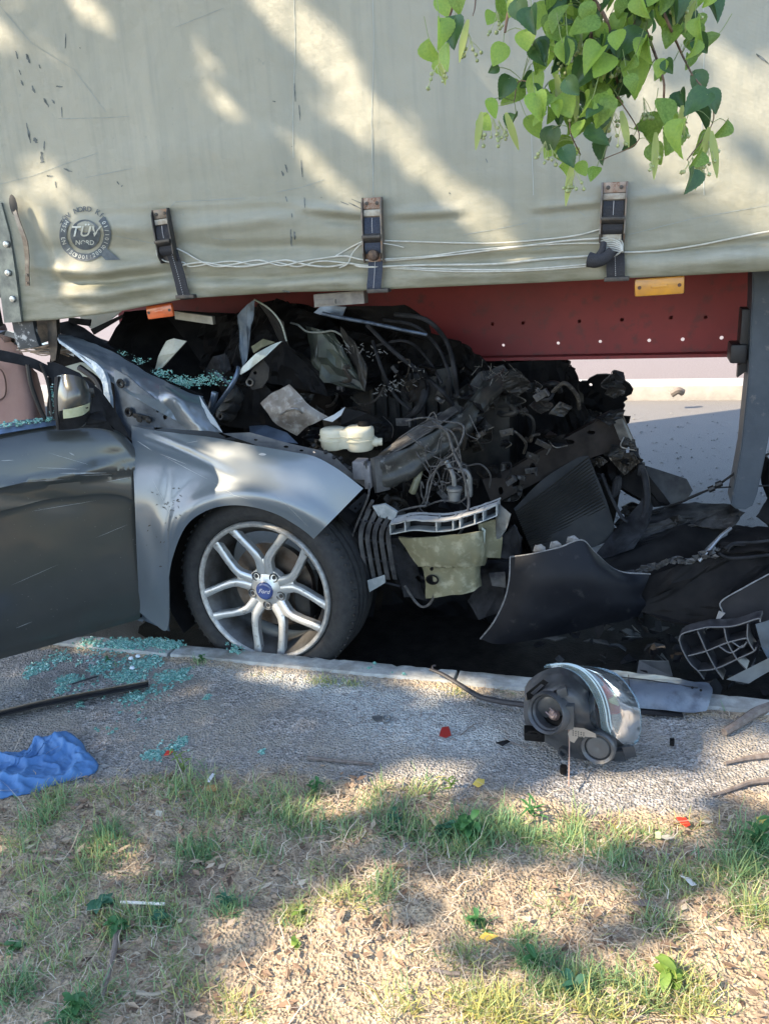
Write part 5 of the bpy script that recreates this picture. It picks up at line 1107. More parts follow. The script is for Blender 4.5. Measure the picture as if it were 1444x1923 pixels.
m_dirtm = mat('dirty_iron', (.045, .04, .034), .6, .3, col2=(.02, .018, .016), sc=30, col3=(.13, .115, .095), sc3=60, lo3=.56, hi3=.68, spec=.3, bump=.001)
for k in range(30):        # tangled hoses, rods and pipes through the bay
    x0, y0 = random.choice([(random.uniform(560, 880), random.uniform(640, 800)), (random.uniform(820, 1040), random.uniform(700, 880)), (random.uniform(700, 880), random.uniform(860, 960))]); a = random.uniform(-.9, 2.4); l_ = random.uniform(25, 70); Y = random.uniform(2.62, 2.9)
    b = B(); tube(b, [(x0, y0, Y), (x0+l_*.4*math.cos(a)+random.gauss(0, 6), y0+l_*.4*math.sin(a)+random.gauss(0, 6), Y-.02), (x0+l_*.8*math.cos(a+.5), y0+l_*.8*math.sin(a+.5), Y), (x0+l_*math.cos(a+.9), y0+l_*math.sin(a+.9), Y+.03)], random.choice((.003, .005, .007, .010)), 8); mk('pipe', b, random.choice([m_dirtm, m_dplast, m_blkst, m_dirtm, m_dust]), CAR)
for k in range(26):        # small brackets with a bolt
    x0, y0 = random.choice([(random.uniform(600, 880), random.uniform(680, 800)), (random.uniform(840, 1040), random.uniform(720, 900)), (random.uniform(720, 960), random.uniform(900, 960))]); c = at(x0, y0, random.uniform(2.62, 2.85)); M_ = Matrix.Rotation(random.uniform(-1, 1), 3, 'Y') @ Matrix.Rotation(random.uniform(-.7, .7), 3, 'X'); w_ = random.uniform(.012, .03)
    b = B(); box(b, c, M_ @ Vector((w_, 0, 0)), M_ @ Vector((0, .0025, 0)), M_ @ Vector((0, 0, w_*.5)), .001); box(b, c+M_ @ Vector((w_, -.012, 0)), M_ @ Vector((.0025, 0, 0)), M_ @ Vector((0, .012, 0)), M_ @ Vector((0, 0, w_*.5)), .001); o_ = mk('bracket', b, random.choice([m_dirtm, m_blkst, m_dust]), CAR)
    b = B(); lathe(b, c+M_ @ Vector((-w_*.3, -.003, 0)), M_ @ Vector((0, -1, 0)), [(.006, 0), (.006, .004), (0, .005)], 6); mk('bolt', b, m_dust, o_)
# more small crumpled bits filling the bay
bits = [(random.uniform(560, 900), random.uniform(690, 850)) for _ in range(26)]+[(random.uniform(880, 1060), random.uniform(700, 900)) for _ in range(22)]+[(random.uniform(700, 980), random.uniform(900, 980)) for _ in range(10)]+[(random.uniform(1080, 1195), random.uniform(830, 900)) for _ in range(14)]+[(random.uniform(1170, 1300), random.uniform(940, 1010)) for _ in range(16)]+[(random.uniform(1100, 1180), random.uniform(700, 800)) for _ in range(5)]
for k, (x, y) in enumerate(bits):
    r_ = random.uniform(12, 34); a0 = random.uniform(0, 6); n_ = random.choice((4, 5, 6)); Y = (random.uniform(2.72, 3.0) if y < 900 else random.uniform(2.62, 2.8)) if x < 1075 else random.uniform(2.85, 3.1)
    pts = [(x+r_*random.uniform(.5, 1.2)*math.cos(a0+2*math.pi*i/n_), y+r_*random.uniform(.35, .9)*math.sin(a0+2*math.pi*i/n_), Y+random.uniform(-.04, .04)) for i in range(n_)]
    o_ = sh('crumpled_bit', pts, random.choice([m_black, m_blkst, m_blkst, m_dplast, m_dirtm]), .003, .022, 6, 18, k)
    if k % 2 == 0:
        b = B(); tube(b, [p_+Vector((0, -.006, 0)) for p_ in [P3(q_) for q_ in pts[:3]]], random.uniform(.0012, .0026), 5); mk('edge_highlight', b, random.choice([m_bare, m_dust]), o_)  # pale tubes along some outlines stand in for edge highlights
b = B()      # bright torn fibres in the dark
for x0, y0, n_ in ((740, 722, 26), (658, 652, 14), (704, 660, 14), (770, 690, 5), (720, 735, 14)):
    for k in range(n_):
        p = P3((random.gauss(x0, 12), random.gauss(y0, 6), 2.72)); tube(b, [p, p+Vector((random.uniform(-.012, .014), random.uniform(-.01, .01), random.uniform(-.012, .012)))], .0011, 4, raw=True)
mk('torn_fibre', b, mat('fibre_grey', (.16, .16, .155), .6), CAR, kind='stuff')
# ================================================================== DEBRIS, each its own thing
def T1(name, bm, m, px, py, Z, label, cat_, group=None, smooth=30, kind=None):
    return mk(name, bm, m, None, base=tuple(atz(px, py, Z)), label=label, cat=cat_, group=group, smooth=smooth, kind=kind)
m_skin = mat('bumper_skin', (.005, .0058, .0085), .5, .0, col2=(.010, .011, .014), sc=6, spec=.2, col3=(.03, .03, .03), sc3=30, lo3=.6, hi3=.75, rough2=.55, bump=.0006, bsc=8)
m_edge = mat('skin_edge', (.2, .2, .2), .6, col2=(.1, .1, .1), sc=60)
# big bumper skin
BS = thing('bumper_skin', (-.2, 2.5, 0), 'large curved blue-black bumper skin standing in front of the radiator', 'bumper')
b = B()
secs = [[(958, 1046, 2.47), (956, 1090, 2.45), (946, 1130, 2.44), (926, 1170, 2.44), (902, 1200, 2.45)], [(1000, 1040, 2.44), (998, 1090, 2.41), (985, 1140, 2.41), (965, 1180, 2.42), (935, 1210, 2.44)], [(1050, 1028, 2.44), (1055, 1090, 2.40), (1045, 1140, 2.41), (1035, 1170, 2.42), (1010, 1200, 2.45)],
        [(1092, 1014, 2.46), (1110, 1080, 2.42), (1110, 1120, 2.42), (1100, 1150, 2.44), (1085, 1186, 2.47)], [(1117, 1038, 2.49), (1140, 1080, 2.45), (1150, 1120, 2.45), (1150, 1145, 2.46), (1140, 1172, 2.5)], [(1160, 1072, 2.53), (1178, 1095, 2.5), (1184, 1120, 2.5), (1185, 1140, 2.5), (1180, 1164, 2.52)], [(1221, 1078, 2.58), (1212, 1100, 2.56), (1205, 1118, 2.55), (1212, 1135, 2.55), (1200, 1156, 2.56)]]
sheet(b, secs, 60, 30, .004, amp=.003, nsc=5); mk('skin', b, m_skin, BS, smooth=45)
b = B(); tube(b, [(x, y, Y-.001) for x, y, Y in [s[0] for s in secs]], .0025, 6); tube(b, [(x, y, Y-.001) for x, y, Y in secs[0]], .0028, 6); mk('raw_edge', b, m_edge, BS, smooth=45)
for k, (x, y) in enumerate(((1012, 1030), (1042, 1024), (1074, 1014))):
    b = B(); shard(b, [(x-11, y+6, 2.465), (x-8, y-6, 2.46), (x+4, y-9, 2.465), (x+12, y-2, 2.46), (x+12, y+4, 2.46)], .006, .004, 2, 40, k); mk('fixing_clip', b, m_edge, BS)
def deb(name, pts, m, label, cat_, th=.004, amp=.01, cuts=4, nsc=9, seed=0, group=None):
    b = B(); shard(b, pts, th, amp, cuts, nsc, seed); zs = min((P3(p).z for p in pts)); P = P3(pts[0])
    return mk(name, b, m, None, base=(P.x, P.y, max(0, zs)), label=label, cat=cat_, group=group, smooth=22)
deb('undertray_panel', [(1110, 1046, 2.72), (1123, 1036, 2.74), (1190, 1022, 2.8), (1221, 1000, 2.85), (1286, 983, 2.9), (1326, 970, 2.95), (1366, 990, 2.95), (1320, 1035, 2.8), (1307, 1056, 2.72), (1221, 1082, 2.66), (1172, 1078, 2.66), (1130, 1066, 2.68)], mat('panel_black', (.006, .006, .0065), .7, spec=.15, col2=(.018, .017, .016), sc=8), 'broad black undertray panel lying behind the bumper skin', 'panel', .006, .03, 5, 5, 3)
deb('spoiler_panel', [(1090, 1090, 2.66), (1215, 1082, 2.6), (1300, 1050, 2.6), (1345, 1036, 2.62), (1444, 1008, 2.66), (1520, 1000, 2.7), (1500, 1090, 2.6), (1354, 1134, 2.55), (1340, 1180, 2.52), (1250, 1166, 2.52), (1205, 1150, 2.54)], m_black, 'wide black torn panel between the bumper skin and the lattice piece', 'panel', .006, .03, 6, 5, 6)
deb('bumper_fragment', [(1354, 1131, 2.50), (1400, 1104, 2.52), (1444, 1079, 2.55), (1520, 1060, 2.6), (1500, 1200, 2.5), (1400, 1180, 2.48), (1340, 1182, 2.48), (1334, 1174, 2.48), (1357, 1152, 2.49)], mat('fragment_brownblack', (.010, .0085, .0085), .6, spec=.2, col2=(.022, .02, .02), sc=6), 'brownish black bumper fragment with a pale cut edge', 'panel', .004, .008, 4, 4, 2)
b = B(); tube(b, [(1444, 1078, 2.545), (1400, 1102, 2.515), (1354, 1130, 2.495), (1357, 1151, 2.485), (1346, 1166, 2.478), (1330, 1180, 2.475)], .0022, 6)
T1('trim_edge_strip', b, m_edge, 1350, 1190, 0, 'thin pale bent strip along the edge of the brownish fragment', 'trim strip')
b = B(); shard(b, [(1326, 1182, 2.47), (1340, 1176, 2.47), (1362, 1152, 2.47), (1350, 1148, 2.47), (1344, 1164, 2.47)], .004, .003, 1); T1('bent_tongue', b, mat('tongue_grey', (.22, .21, .2), .6), 1345, 1190, 0, 'small grey bent tongue touching the top of the lattice piece', 'bracket')
# torn fringe on top of the panels
b = B()
for k in range(34):
    t = k/33; x = 1172+t*180; y = 1076-t*40+random.uniform(-7, 7); Y = 2.6+random.uniform(-.02, .02)
    r_ = random.uniform(5, 12); shard(b, [(x+r_*random.uniform(.6, 1.3)*math.cos(a), y+r_*.7*random.uniform(.4, 1.1)*math.sin(a), Y+random.uniform(-.01, .01)) for a in (0, 1.3, 2.4, 3.6, 5)], .002, .004, 1, 30, k)
T1('torn_fringe', b, mat('fringe', (.025, .026, .027), .55, col2=(.07, .07, .07), sc=50), 1260, 1090, 0, 'torn plastic fringe of the crushed bumper, grey and ragged', 'debris', kind=None, smooth=0)
# lattice piece bottom right
LT = thing('lattice_piece', tuple(atz(1360, 1290, 0)), 'black ribbed lattice piece with square cells at the kerb', 'lattice')
def strip3(b, pl, w_=.045, th=.0035, up=0):
    pts = [P3(p) for p in pl]; sheet(b, [[p, p+Vector((.012, w_, .006))] for p in pts], max(12, len(pts)*6), 3, th)
YLt = 2.42
for pl in ([(1275, 1204), (1282, 1190), (1326, 1178)], [(1326, 1178), (1376, 1176), (1422, 1162), (1428, 1168)], [(1275, 1202), (1282, 1222), (1296, 1246), (1312, 1262), (1322, 1276)], [(1310, 1260), (1344, 1256), (1384, 1238), (1414, 1224), (1420, 1216)], [(1292, 1232), (1326, 1223), (1363, 1208), (1400, 1199), (1406, 1204)],
           [(1310, 1186), (1318, 1204), (1328, 1226), (1344, 1256), (1358, 1276)], [(1360, 1180), (1366, 1206), (1384, 1238), (1402, 1258)], [(1404, 1172), (1404, 1200), (1416, 1222)], [(1375, 1206), (1392, 1216), (1402, 1206)], [(1350, 1214), (1372, 1226), (1395, 1212)]):
    b = B(); strip3(b, [(x, y, YLt+.0006*(1300-x)*.2) for x, y in pl]); mk('rib', b, mat('lattice_plastic', (.01, .0105, .0125), .4, col2=(.06, .06, .065), sc=20, coat=.2), LT, smooth=50)
    b = B(); tube(b, [(x, y, YLt+.0006*(1300-x)*.2-.001) for x, y in pl], .0018, 5); mk('rib_edge', b, mat('rib_edge', (.13, .13, .13), .5), LT, smooth=50)
b = B(); shard(b, Y_([(1282, 1195), (1420, 1168), (1425, 1225), (1402, 1262), (1325, 1275), (1296, 1240)], YLt+.06), .003, .012, 4, 14, 2); mk('back_plate', b, m_skin, LT)
b = B(); shard(b, [(1418, 1172, 2.42), (1444, 1164, 2.42), (1500, 1150, 2.44), (1500, 1250, 2.40), (1444, 1240, 2.38), (1430, 1215, 2.40)], .004, .012, 3, 9, 2)
T1('blue_fragment', b, mat('fragment_blue', (.05, .07, .09), .5, .1, col2=(.04, .05, .06), sc=14), 1440, 1260, 0, 'blue-grey fragment right of the lattice piece at the frame edge', 'panel')
b = B(); shard(b, [(1364, 1276, 2.345), (1404, 1256, 2.36), (1444, 1236, 2.37), (1500, 1212, 2.38), (1500, 1240, 2.37), (1444, 1262, 2.36), (1406, 1284, 2.335)], .004, .003, 2); T1('flat_trim', b, mat('trim_grey', (.06, .066, .066), .5, col2=(.09, .096, .09), sc=20), 1400, 1285, .1, 'flat grey-green trim strip under the lattice piece at the kerb', 'trim strip')
# box section piece far right and crush rail
deb('crash_rail', [(1212, 874, 3.1), (1289, 899, 3.1), (1301, 921, 3.08), (1289, 938, 3.06), (1262, 950, 3.04), (1221, 914, 3.06)], mat('rail_grey', (.02, .02, .02), .6, .1, col2=(.06, .06, .056), sc=14), 'torn grey box rail end pointing at the landing leg', 'metal rail', .05, .006, 3)
deb('bent_cross_bar', [(1140, 868, 3.0), (1200, 868, 3.05), (1222, 915, 3.05), (1262, 950, 3.0), (1230, 952, 3.0), (1150, 905, 2.95), (1142, 890, 2.95)], m_black, 'black bent bar joining the radiator and the grey rail end', 'metal bar', .03, .012, 3, 8, 4)
b = B(); tube(b, [(1186, 830, 3.0), (1192, 850, 2.98), (1200, 870, 2.95), (1212, 900, 2.9), (1214, 950, 2.85), (1200, 1000, 2.8)], .012, 8); box(b, at(1190, 858, 2.97), (.016, 0, .0), (0, .02, 0), (0, 0, .03), .004); box(b, at(1204, 880, 2.94), (.012, 0, .0), (0, .02, 0), (0, 0, .02), .004)
T1('wiring_loom', b, m_dplast, 1200, 1020, 0, 'thick black wiring loom hanging from the broken crossmember', 'cable')
b = B(); tube(b, [(1152, 930, 2.9), (1156, 905, 2.9), (1162, 898, 2.9), (1160, 920, 2.9), (1150, 932, 2.9)], .01, 8); tube(b, [(1130, 890, 2.88), (1146, 930, 2.85), (1168, 972, 2.8), (1178, 980, 2.8)], .006, 8); T1('radiator_hose', b, m_dplast, 1160, 990, 0, 'short black looped hose beside the radiator edge', 'hose')
deb('torn_duct', [(1178, 970, 2.85), (1214, 930, 2.88), (1226, 950, 2.86), (1216, 990, 2.8), (1190, 1030, 2.75), (1150, 1045, 2.72), (1110, 1050, 2.7), (1150, 1000, 2.8)], m_dplast, 'dark torn air duct leaning beside the round gap', 'duct', .006, .02, 4, 9, 5)
deb('mangled_panel', [(1214, 960, 3.0), (1280, 945, 3.05), (1330, 960, 3.05), (1372, 945, 3.0), (1400, 962, 2.95), (1366, 990, 2.9), (1300, 985, 2.9), (1240, 1010, 2.85), (1190, 1022, 2.8), (1180, 990, 2.85)], mat('mangled_grey', (.010, .010, .010), .7, spec=.2, col2=(.07, .067, .064), sc=14), 'mangled dark grey panel with dusty top below the thin cable', 'panel', .006, .04, 6, 11, 7)
b = B(); tube(b, [(1216, 962, 2.95), (1250, 952, 2.95), (1284, 941, 2.93), (1300, 932, 2.93), (1335, 918, 2.92), (1352, 908, 2.92), (1380, 888, 2.92), (1410, 866, 2.94), (1450, 850, 2.96)], .0045, 6); tube(b, [(1284, 941, 2.93), (1310, 930, 2.93), (1336, 918, 2.92), (1375, 914, 2.93), (1444, 912, 2.95)], .003, 6)
for x_, y_ in ((1336, 918), (1350, 909)): lathe(b, at(x_, y_, 2.92), (1, 0, .5), [(.003, -.012), (.011, -.01), (.011, .01), (.003, .012)], 8)
T1('thin_cable', b, m_gasket, 1330, 985, 0, 'thin black cable with joints stretched toward the landing leg', 'cable')
deb('black_scrap', [(1180+158, 1020, 2.66), (1358, 1004, 2.7), (1380, 986, 2.75), (1444, 990, 2.75), (1520, 1000, 2.7), (1500, 1040, 2.6), (1420, 1035, 2.6), (1350, 1042, 2.6)], m_black, 'black crumpled scrap under the landing leg foot', 'debris', .004, .03, 5, 10, 9)
b = B(); tube(b, [(1312, 1054, 2.6), (1330, 1034, 2.62), (1352, 1008, 2.66), (1372, 992, 2.7)], .006, 8); T1('bright_rod', b, mat('rod_light', (.3, .3, .3), .4, .7), 1330, 1070, 0, 'short pale rod leaning on the torn fringe', 'rod')
b = B(); tube(b, [(1362, 1030, 2.6), (1380, 1020, 2.62), (1420, 1018, 2.62), (1470, 1012, 2.64)], .005, 8); tube(b, [(1350, 1040, 2.6), (1370, 1048, 2.58), (1410, 1046, 2.58), (1460, 1040, 2.6)], .005, 8); tube(b, [(1366, 1036, 2.6), (1376, 1024, 2.6), (1400, 1024, 2.6)], .003, 6); T1('twisted_hoses', b, m_dplast, 1400, 1060, 0, 'two black hoses lying along the right frame edge', 'hose')
deb('right_edge_scrap', [(1424, 850, 3.0), (1444, 860, 3.0), (1500, 880, 3.0), (1500, 1000, 2.9), (1450, 990, 2.9), (1420, 965, 2.9), (1440, 935, 2.95), (1428, 905, 3.0)], m_black, 'black scrap standing right of the landing leg', 'debris', .01, .02, 4, 9, 11)
# scatter under the bumper
SCR = [(1040, 1205, 28, 9, 'brownish flake under the bumper skin'), (1120, 1215, 30, 10, None), (1010, 1215, 16, 6, None), (1190, 1200, 24, 9, None), (1160, 1225, 18, 6, None), (1240, 1190, 20, 10, None), (1140, 1180, 16, 6, None), (1080, 1196, 14, 5, None), (1230, 1225, 26, 8, None), (1270, 1240, 14, 8, None), (1180, 1245, 22, 7, None), (1320, 990, 20, 8, None), (1260, 1010, 14, 6, None), (1300, 1000, 12, 4, None)]
SL = ['brownish flake lying under the lower edge of the bumper skin', 'dark shard under the middle of the bumper skin', 'small dark shard left of the brownish flake', 'dark shard right of the bumper skin on the oily road', 'small dark shard below the lower right corner of the bumper skin', 'dark shard under the wide black torn panel', 'small dark shard tucked against the right end of the bumper skin', 'smallest dark shard under the bumper skin',
      'dark shard just above the grey-blue offcut', 'dark shard between the grey-blue offcut and the lattice piece', 'dark shard at the left end of the grey-blue offcut by the kerb', 'dark chip on the road below the landing leg foot', 'dark chip in the light gap left of the landing leg', 'thin dark chip beside the mangled grey panel']
for k, (x, y, rx, ry, l_) in enumerate(SCR):
    b = B(); c = atz(x, y, .012) if y > 1100 else atz(x, y, .2); n_ = random.choice((4, 5, 6)); s = px_s(c); a0 = random.uniform(0, 6)
    pts = [c+Vector((rx*s*random.uniform(.6, 1.1)*math.cos(a0+6.28*i/n_), ry*s*1.6*random.uniform(.6, 1.1)*math.sin(a0+6.28*i/n_), random.uniform(0, .03))) for i in range(n_)]
    shard(b, pts, .003, .012, 2, 20, k); mk('plastic_shard', b, random.choice([m_dplast, m_skin, m_dust]), None, base=tuple(c), label=SL[k], cat='shard', group='dark plastic shards in the shadow')
b = B(); shard(b, [atz(1200, 1240, .06), atz(1254, 1242, .1), atz(1262, 1270, .05), atz(1195, 1268, .02)], .004, .006, 2, 12, 4); T1('grey_offcut', b, mat('offcut_grey', (.06, .07, .08), .5, col2=(.1, .11, .12), sc=20), 1230, 1265, 0, 'grey-blue offcut behind the long plastic deflector', 'panel')
# heap of fine broken plastic under and behind the bumper
for nm_, m_, n_, sd_ in (('plastic_rubble', m_dplast, 260, 1), ('dusty_rubble', m_dust, 150, 2)):
    b = B(); rr2 = random.Random(sd_)
    for k in range(n_):
        X, Y = rr2.gauss(.42, .3), rr2.gauss(2.98, .28)
        if Y < 2.4 or X > 1.4: continue
        c = Vector((X, Y, rr2.uniform(.0, .16)*max(.1, 1-abs(Y-2.95)*1.6))); s = rr2.uniform(.008, .035); n3 = rr2.choice((3, 4, 5)); a0 = rr2.uniform(0, 6); M_ = Matrix.Rotation(rr2.uniform(-1.2, 1.2), 3, 'X') @ Matrix.Rotation(rr2.uniform(-1, 1), 3, 'Y')
        shard(b, [c+M_ @ Vector((s*rr2.uniform(.5, 1.4)*math.cos(a0+6.28*i/n3), s*rr2.uniform(.5, 1.2)*math.sin(a0+6.28*i/n3), 0)) for i in range(n3)], .002, .004, 1, 30, k)
    mk(nm_, b, m_, None, base=(.42, 2.98, 0), label={'plastic_rubble': 'heap of small black broken plastic pieces behind the torn bumper', 'dusty_rubble': 'dusty grey fragments strewn through the black plastic heap'}[nm_], cat='debris', smooth=20, kind='stuff')
# road grit and stones
V, F = [], []
def stones(n, xr, yr, s0, s1, zf, mult=None):
    for _ in range(n):
        X, Y = rng.uniform(*xr), rng.uniform(*yr)
        if mult and rng.random() > mult(X, Y): continue
        s = s0+(s1-s0)*rng.random()**3; k = len(V); a = rng.uniform(0, 6.3); Z = zf(X, Y)
        for i in range(4): V.append((X+s*math.cos(a+i*1.57)*rng.uniform(.6, 1.2), Y+s*math.sin(a+i*1.57)*rng.uniform(.6, 1.2), Z+s*rng.uniform(-.1, .3)))
        V.append((X+s*.2*rng.normal(), Y+s*.2*rng.normal(), Z+s*rng.uniform(.4, .8)))
        F.extend([(k, k+1, k+4), (k+1, k+2, k+4), (k+2, k+3, k+4), (k+3, k, k+4)])
stones(13000, (-2.4, .9), (1.45, 2.22), .0016, .0058, hgz, lambda X, Y: 1 if Y > yb(X) else .3)
stones(2500, (-2.4, .9), (.6, 1.6), .0016, .005, hgz, lambda X, Y: .6)
fastmesh('path_grit', np.array(V), np.array(F), mat('grit', (.17, .155, .15), .9, col2=(.3, .28, .27), sc=80, col3=(.1, .095, .09), sc3=120), kind='stuff', label='loose grit and gravel on the crumbling path', cat='gravel'); V, F = [], []
stones(2600, (-.6, 1.6), (3.6, 6.9), .003, .016, lambda x, y: .001, lambda X, Y: 1.2-(Y-3.6)/3.3)
stones(1200, (-1.5, .9), (2.31, 3.4), .002, .006, lambda x, y: .0)
fastmesh('road_grit', np.array(V), np.array(F), mat('road_debris', (.06, .06, .06), .8, col2=(.25, .25, .24), sc=40), kind='stuff', label='small broken pieces scattered over the road behind the trailer', cat='debris')
b = B(); p = atz(1260, 740, .125); tube(b, [p, p+Vector((.05, 0, .03)), p+Vector((.09, .02, .01))], .03, 8); mk('rubble_lump', b, mat('lump_grey', (.2, .17, .15), .9), None, base=tuple(p), label='small grey lump lying on the far kerb', cat='rubble')

# ---- headlamp unit
ground_h = hgz(*atz(1100, 1435, .13).xy[:])
G0 = atz(1110, 1436, .125); HY_ = G0.y+.055
def hq(x, y, o=0): p = at(x, y, HY_); d = (CP-p).normalized(); return p+d*o
HL = thing('headlamp', tuple(G0), 'broken car headlamp with clear dome lens lying on the path', 'headlamp')
m_house = mat('lamp_housing', (.035, .037, .04), .4, col2=(.075, .076, .08), sc=12, coat=.15)
m_house2 = mat('lamp_housing_pale', (.075, .078, .082), .4, col2=(.045, .047, .05), sc=10, coat=.2)
b = B()
sheet(b, [[hq(986, 1290, -.04), hq(984, 1320, 0), hq(986, 1350, .0), hq(990, 1372, -.03)], [hq(1000, 1272, -.04), hq(1003, 1315, .04), hq(1010, 1350, .04), hq(1022, 1392, .0)], [hq(1028, 1256, -.05), hq(1035, 1300, .06), hq(1040, 1350, .06), hq(1050, 1412, .02)],
          [hq(1060, 1254, -.05), hq(1072, 1300, .07), hq(1080, 1360, .07), hq(1088, 1432, .03)], [hq(1095, 1270, -.05), hq(1105, 1320, .05), hq(1112, 1370, .06), hq(1125, 1442, .02)], [hq(1130, 1300, -.06), hq(1140, 1350, 0), hq(1148, 1390, .02), hq(1165, 1440, -.02)], [hq(1150, 1360, -.08), hq(1165, 1380, -.05), hq(1180, 1400, -.04), hq(1190, 1424, -.06)]], 48, 30, .004, amp=.006, nsc=22, seed=3)
mk('housing', b, m_house, HL, smooth=32)
def ring(b, c, ax, r, t, h, n=36): lathe(b, c, ax, [(r-t, -h), (r, -h), (r+.001, h*.6), (r-t*.3, h), (r-t, h*.7), (r-t, -h)], n)
s_ = px_s(hq(1030, 1340))
axr = Vector((-.42, -.86, .25)).normalized()
b = B(); c1 = hq(1032, 1338, .085); ring(b, c1, axr, 42*s_, .008, .022); ring(b, c1-axr*.01, axr, 36*s_, .006, .02)
mk('bulb_opening', b, m_house, HL)
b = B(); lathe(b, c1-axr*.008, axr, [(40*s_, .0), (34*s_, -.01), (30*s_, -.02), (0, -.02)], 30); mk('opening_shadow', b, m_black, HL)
b = B(); lathe(b, c1+Vector((.006, 0, -.008))-axr*.012, axr, [(.012, -.006), (.016, 0), (.012, .01), (.006, .014), (0, .014)], 14); tube(b, [c1+Vector((.0, 0, .012)), c1+Vector((.014, -.004, .0)), c1+Vector((.008, -.004, -.014))], .0018, 5); tube(b, [c1+Vector((-.01, 0, .0)), c1+Vector((.004, -.006, -.006)), c1+Vector((.012, -.004, .008))], .0015, 5); mk('bulb_holder', b, mat('bulb_metal', (.3, .22, .2), .4, .6), HL)
ax2 = Vector((-.15, -.9, .1)).normalized(); c2 = hq(1124, 1402, .075)
b = B(); ring(b, c2, ax2, 34*s_, .010, .016); lathe(b, c2-ax2*.004, ax2, [(26*s_, .008), (22*s_, .014), (12*s_, .016), (0, .012)], 24); mk('projector_ring', b, m_house2, HL)
# torn foil mesh above the ring
b = B(); plate(b, [(1066, 1378), (1074, 1366), (1096, 1368), (1118, 1378), (1120, 1386), (1098, 1384), (1086, 1384), (1078, 1396), (1070, 1392)], [circ(1076+5*i, 1373+4*j+i, 1.4, 6) for i in range(5) for j in range(3)], 1, lambda x, y, t: hq(x, y, .098+t*.002)); mk('perforated_foil', b, mat('foil_tan', (.3, .27, .24), .5, .4), HL)
b = B(); box(b, hq(1003, 1378, .045), (.026, .004, -.002), (-.003, .02, 0), (0, 0, .012), .004); lathe(b, hq(1003, 1380, .065), (0, -1, .1), [(.012, -.002), (.012, .004), (.008, .004), (.008, -.004)], 14, sx=1.7); mk('connector_socket', b, m_black, HL)
b = B(); box(b, hq(1068, 1345, .09), (.014, .004, 0), (0, .012, 0), (0, 0, .034), .004); box(b, hq(1056, 1300, .075), Vector((.012, 0, .006)), (0, .008, 0), (-.003, 0, .012), .003); mk('vent_box', b, m_house2, HL)
b = B(); lathe(b, hq(1058, 1412, .05), (-.2, -1, .1), [(.012, .01), (.009, .01), (.008, -.006), (0, -.006)], 14); lathe(b, hq(1058, 1412, .05), (-.2, -1, .1), [(.014, -.01), (.013, .01), (.008, .01)], 14); mk('adjuster', b, m_house, HL)
b = B(); plate(b, [(988, 1302), (1020, 1276), (1030, 1282), (1000, 1312), (990, 1316)], [[(996, 1302), (1016, 1285), (1022, 1287), (1002, 1306)]], 1, lambda x, y, t: hq(x, y, .03+t*.012)); shard(b, [hq(1040, 1300, .07), hq(1062, 1290, .07), (hq(1066, 1300, .06)), hq(1054, 1310, .06)], .004, 0, 0); mk('mount_frame', b, m_black, HL)
# fins and lower skirt
b = B()
for x_, y_ in ((1098, 1428), (1112, 1436), (1140, 1436), (1160, 1428), (1180, 1418)): shard(b, [hq(x_-12, y_-14, .04), hq(x_+10, y_-16, .03), hq(x_+16, y_+2, .01), hq(x_-4, y_+8, .02)], .004, .004, 1, 30, x_)
shard(b, [hq(1140, 1408, .03), hq(1186, 1398, -.01), hq(1190, 1416, -.02), hq(1160, 1424, .02)], .006, .003, 2); mk('lower_skirt', b, m_house, HL)
# lens: flange band and clear dome
LC = hq(1092, 1340, -.0); la = (Vector((.88, -.05, .12))).normalized(); lu = Vector((-.12, 0, 1)); lu = (lu-la*lu.dot(la)).normalized(); lv = la.cross(lu)
m_lens = mat('clear_lens', (.78, .86, .9), .08, trans=.9, ior=1.3, col2=(.62, .7, .72), sc=30)
m_lensr = mat('lens_rim', (.3, .45, .52), .15, trans=.75, coat=.4, col2=(.4, .52, .58), sc=20)
fl_px = [(1034, 1250), (1062, 1248), (1090, 1258), (1112, 1278), (1128, 1304), (1137, 1334), (1141, 1362), (1146, 1376)]
b = B(); sheet(b, [[hq(x-12, y+5, .05+.03*math.sin(i/7*3.1)), hq(x-4, y+1, .07+.03*math.sin(i/7*3.1)), hq(x+4, y-1, .07+.03*math.sin(i/7*3.1))] for i, (x, y) in enumerate(fl_px)], 40, 8, .006)
mk('lens_rim', b, m_lensr, HL, smooth=50)
b = B()
for dx in (0, 6): tube(b, [hq(x+dx, y-1, .078+.03*math.sin(i/7*3.1)) for i, (x, y) in enumerate(fl_px)], .0022, 6)
mk('rim_bead', b, mat('bead_pale', (.35, .45, .5), .25, coat=.3), HL)
b = B()
LZ = [(1040, 1250, 1146, 1378, -.03, .07)]
secs = []
for k in range(9):
    t = k/8; a = fl_px[min(7, int(t*7))]; q = cat([hq(x, y, .07+.03*math.sin(i/7*3.1)) for i, (x, y) in enumerate(fl_px)], 9)[k]
    tipx, tipy = 1196, 1340
    e = cat([hq(1078, 1250, -.07), hq(1150, 1262, -.05), hq(1192, 1308, -.02), hq(1203, 1350, .0), hq(1198, 1390, -.0), hq(1176, 1404, .0)], 9)[k]
    m1 = q.lerp(e, .35)+(CP-q).normalized()*.035; m2 = q.lerp(e, .72)+(CP-q).normalized()*.03
    secs.append([q, m1, m2, e])
sheet(b, secs, 40, 24, .0025); mk('clear_lens', b, m_lens, HL, smooth=60)
b = B(); tube(b, [hq(1078, 1250, -.07), hq(1150, 1262, -.05), hq(1192, 1308, -.02), hq(1203, 1350, .0), hq(1198, 1390, 0), hq(1176, 1404, .0)], .002, 6); tube(b, [hq(1146, 1378, .07), hq(1170, 1392, .03), hq(1198, 1392, .0)], .003, 6); mk('lens_edge', b, m_lensr, HL)
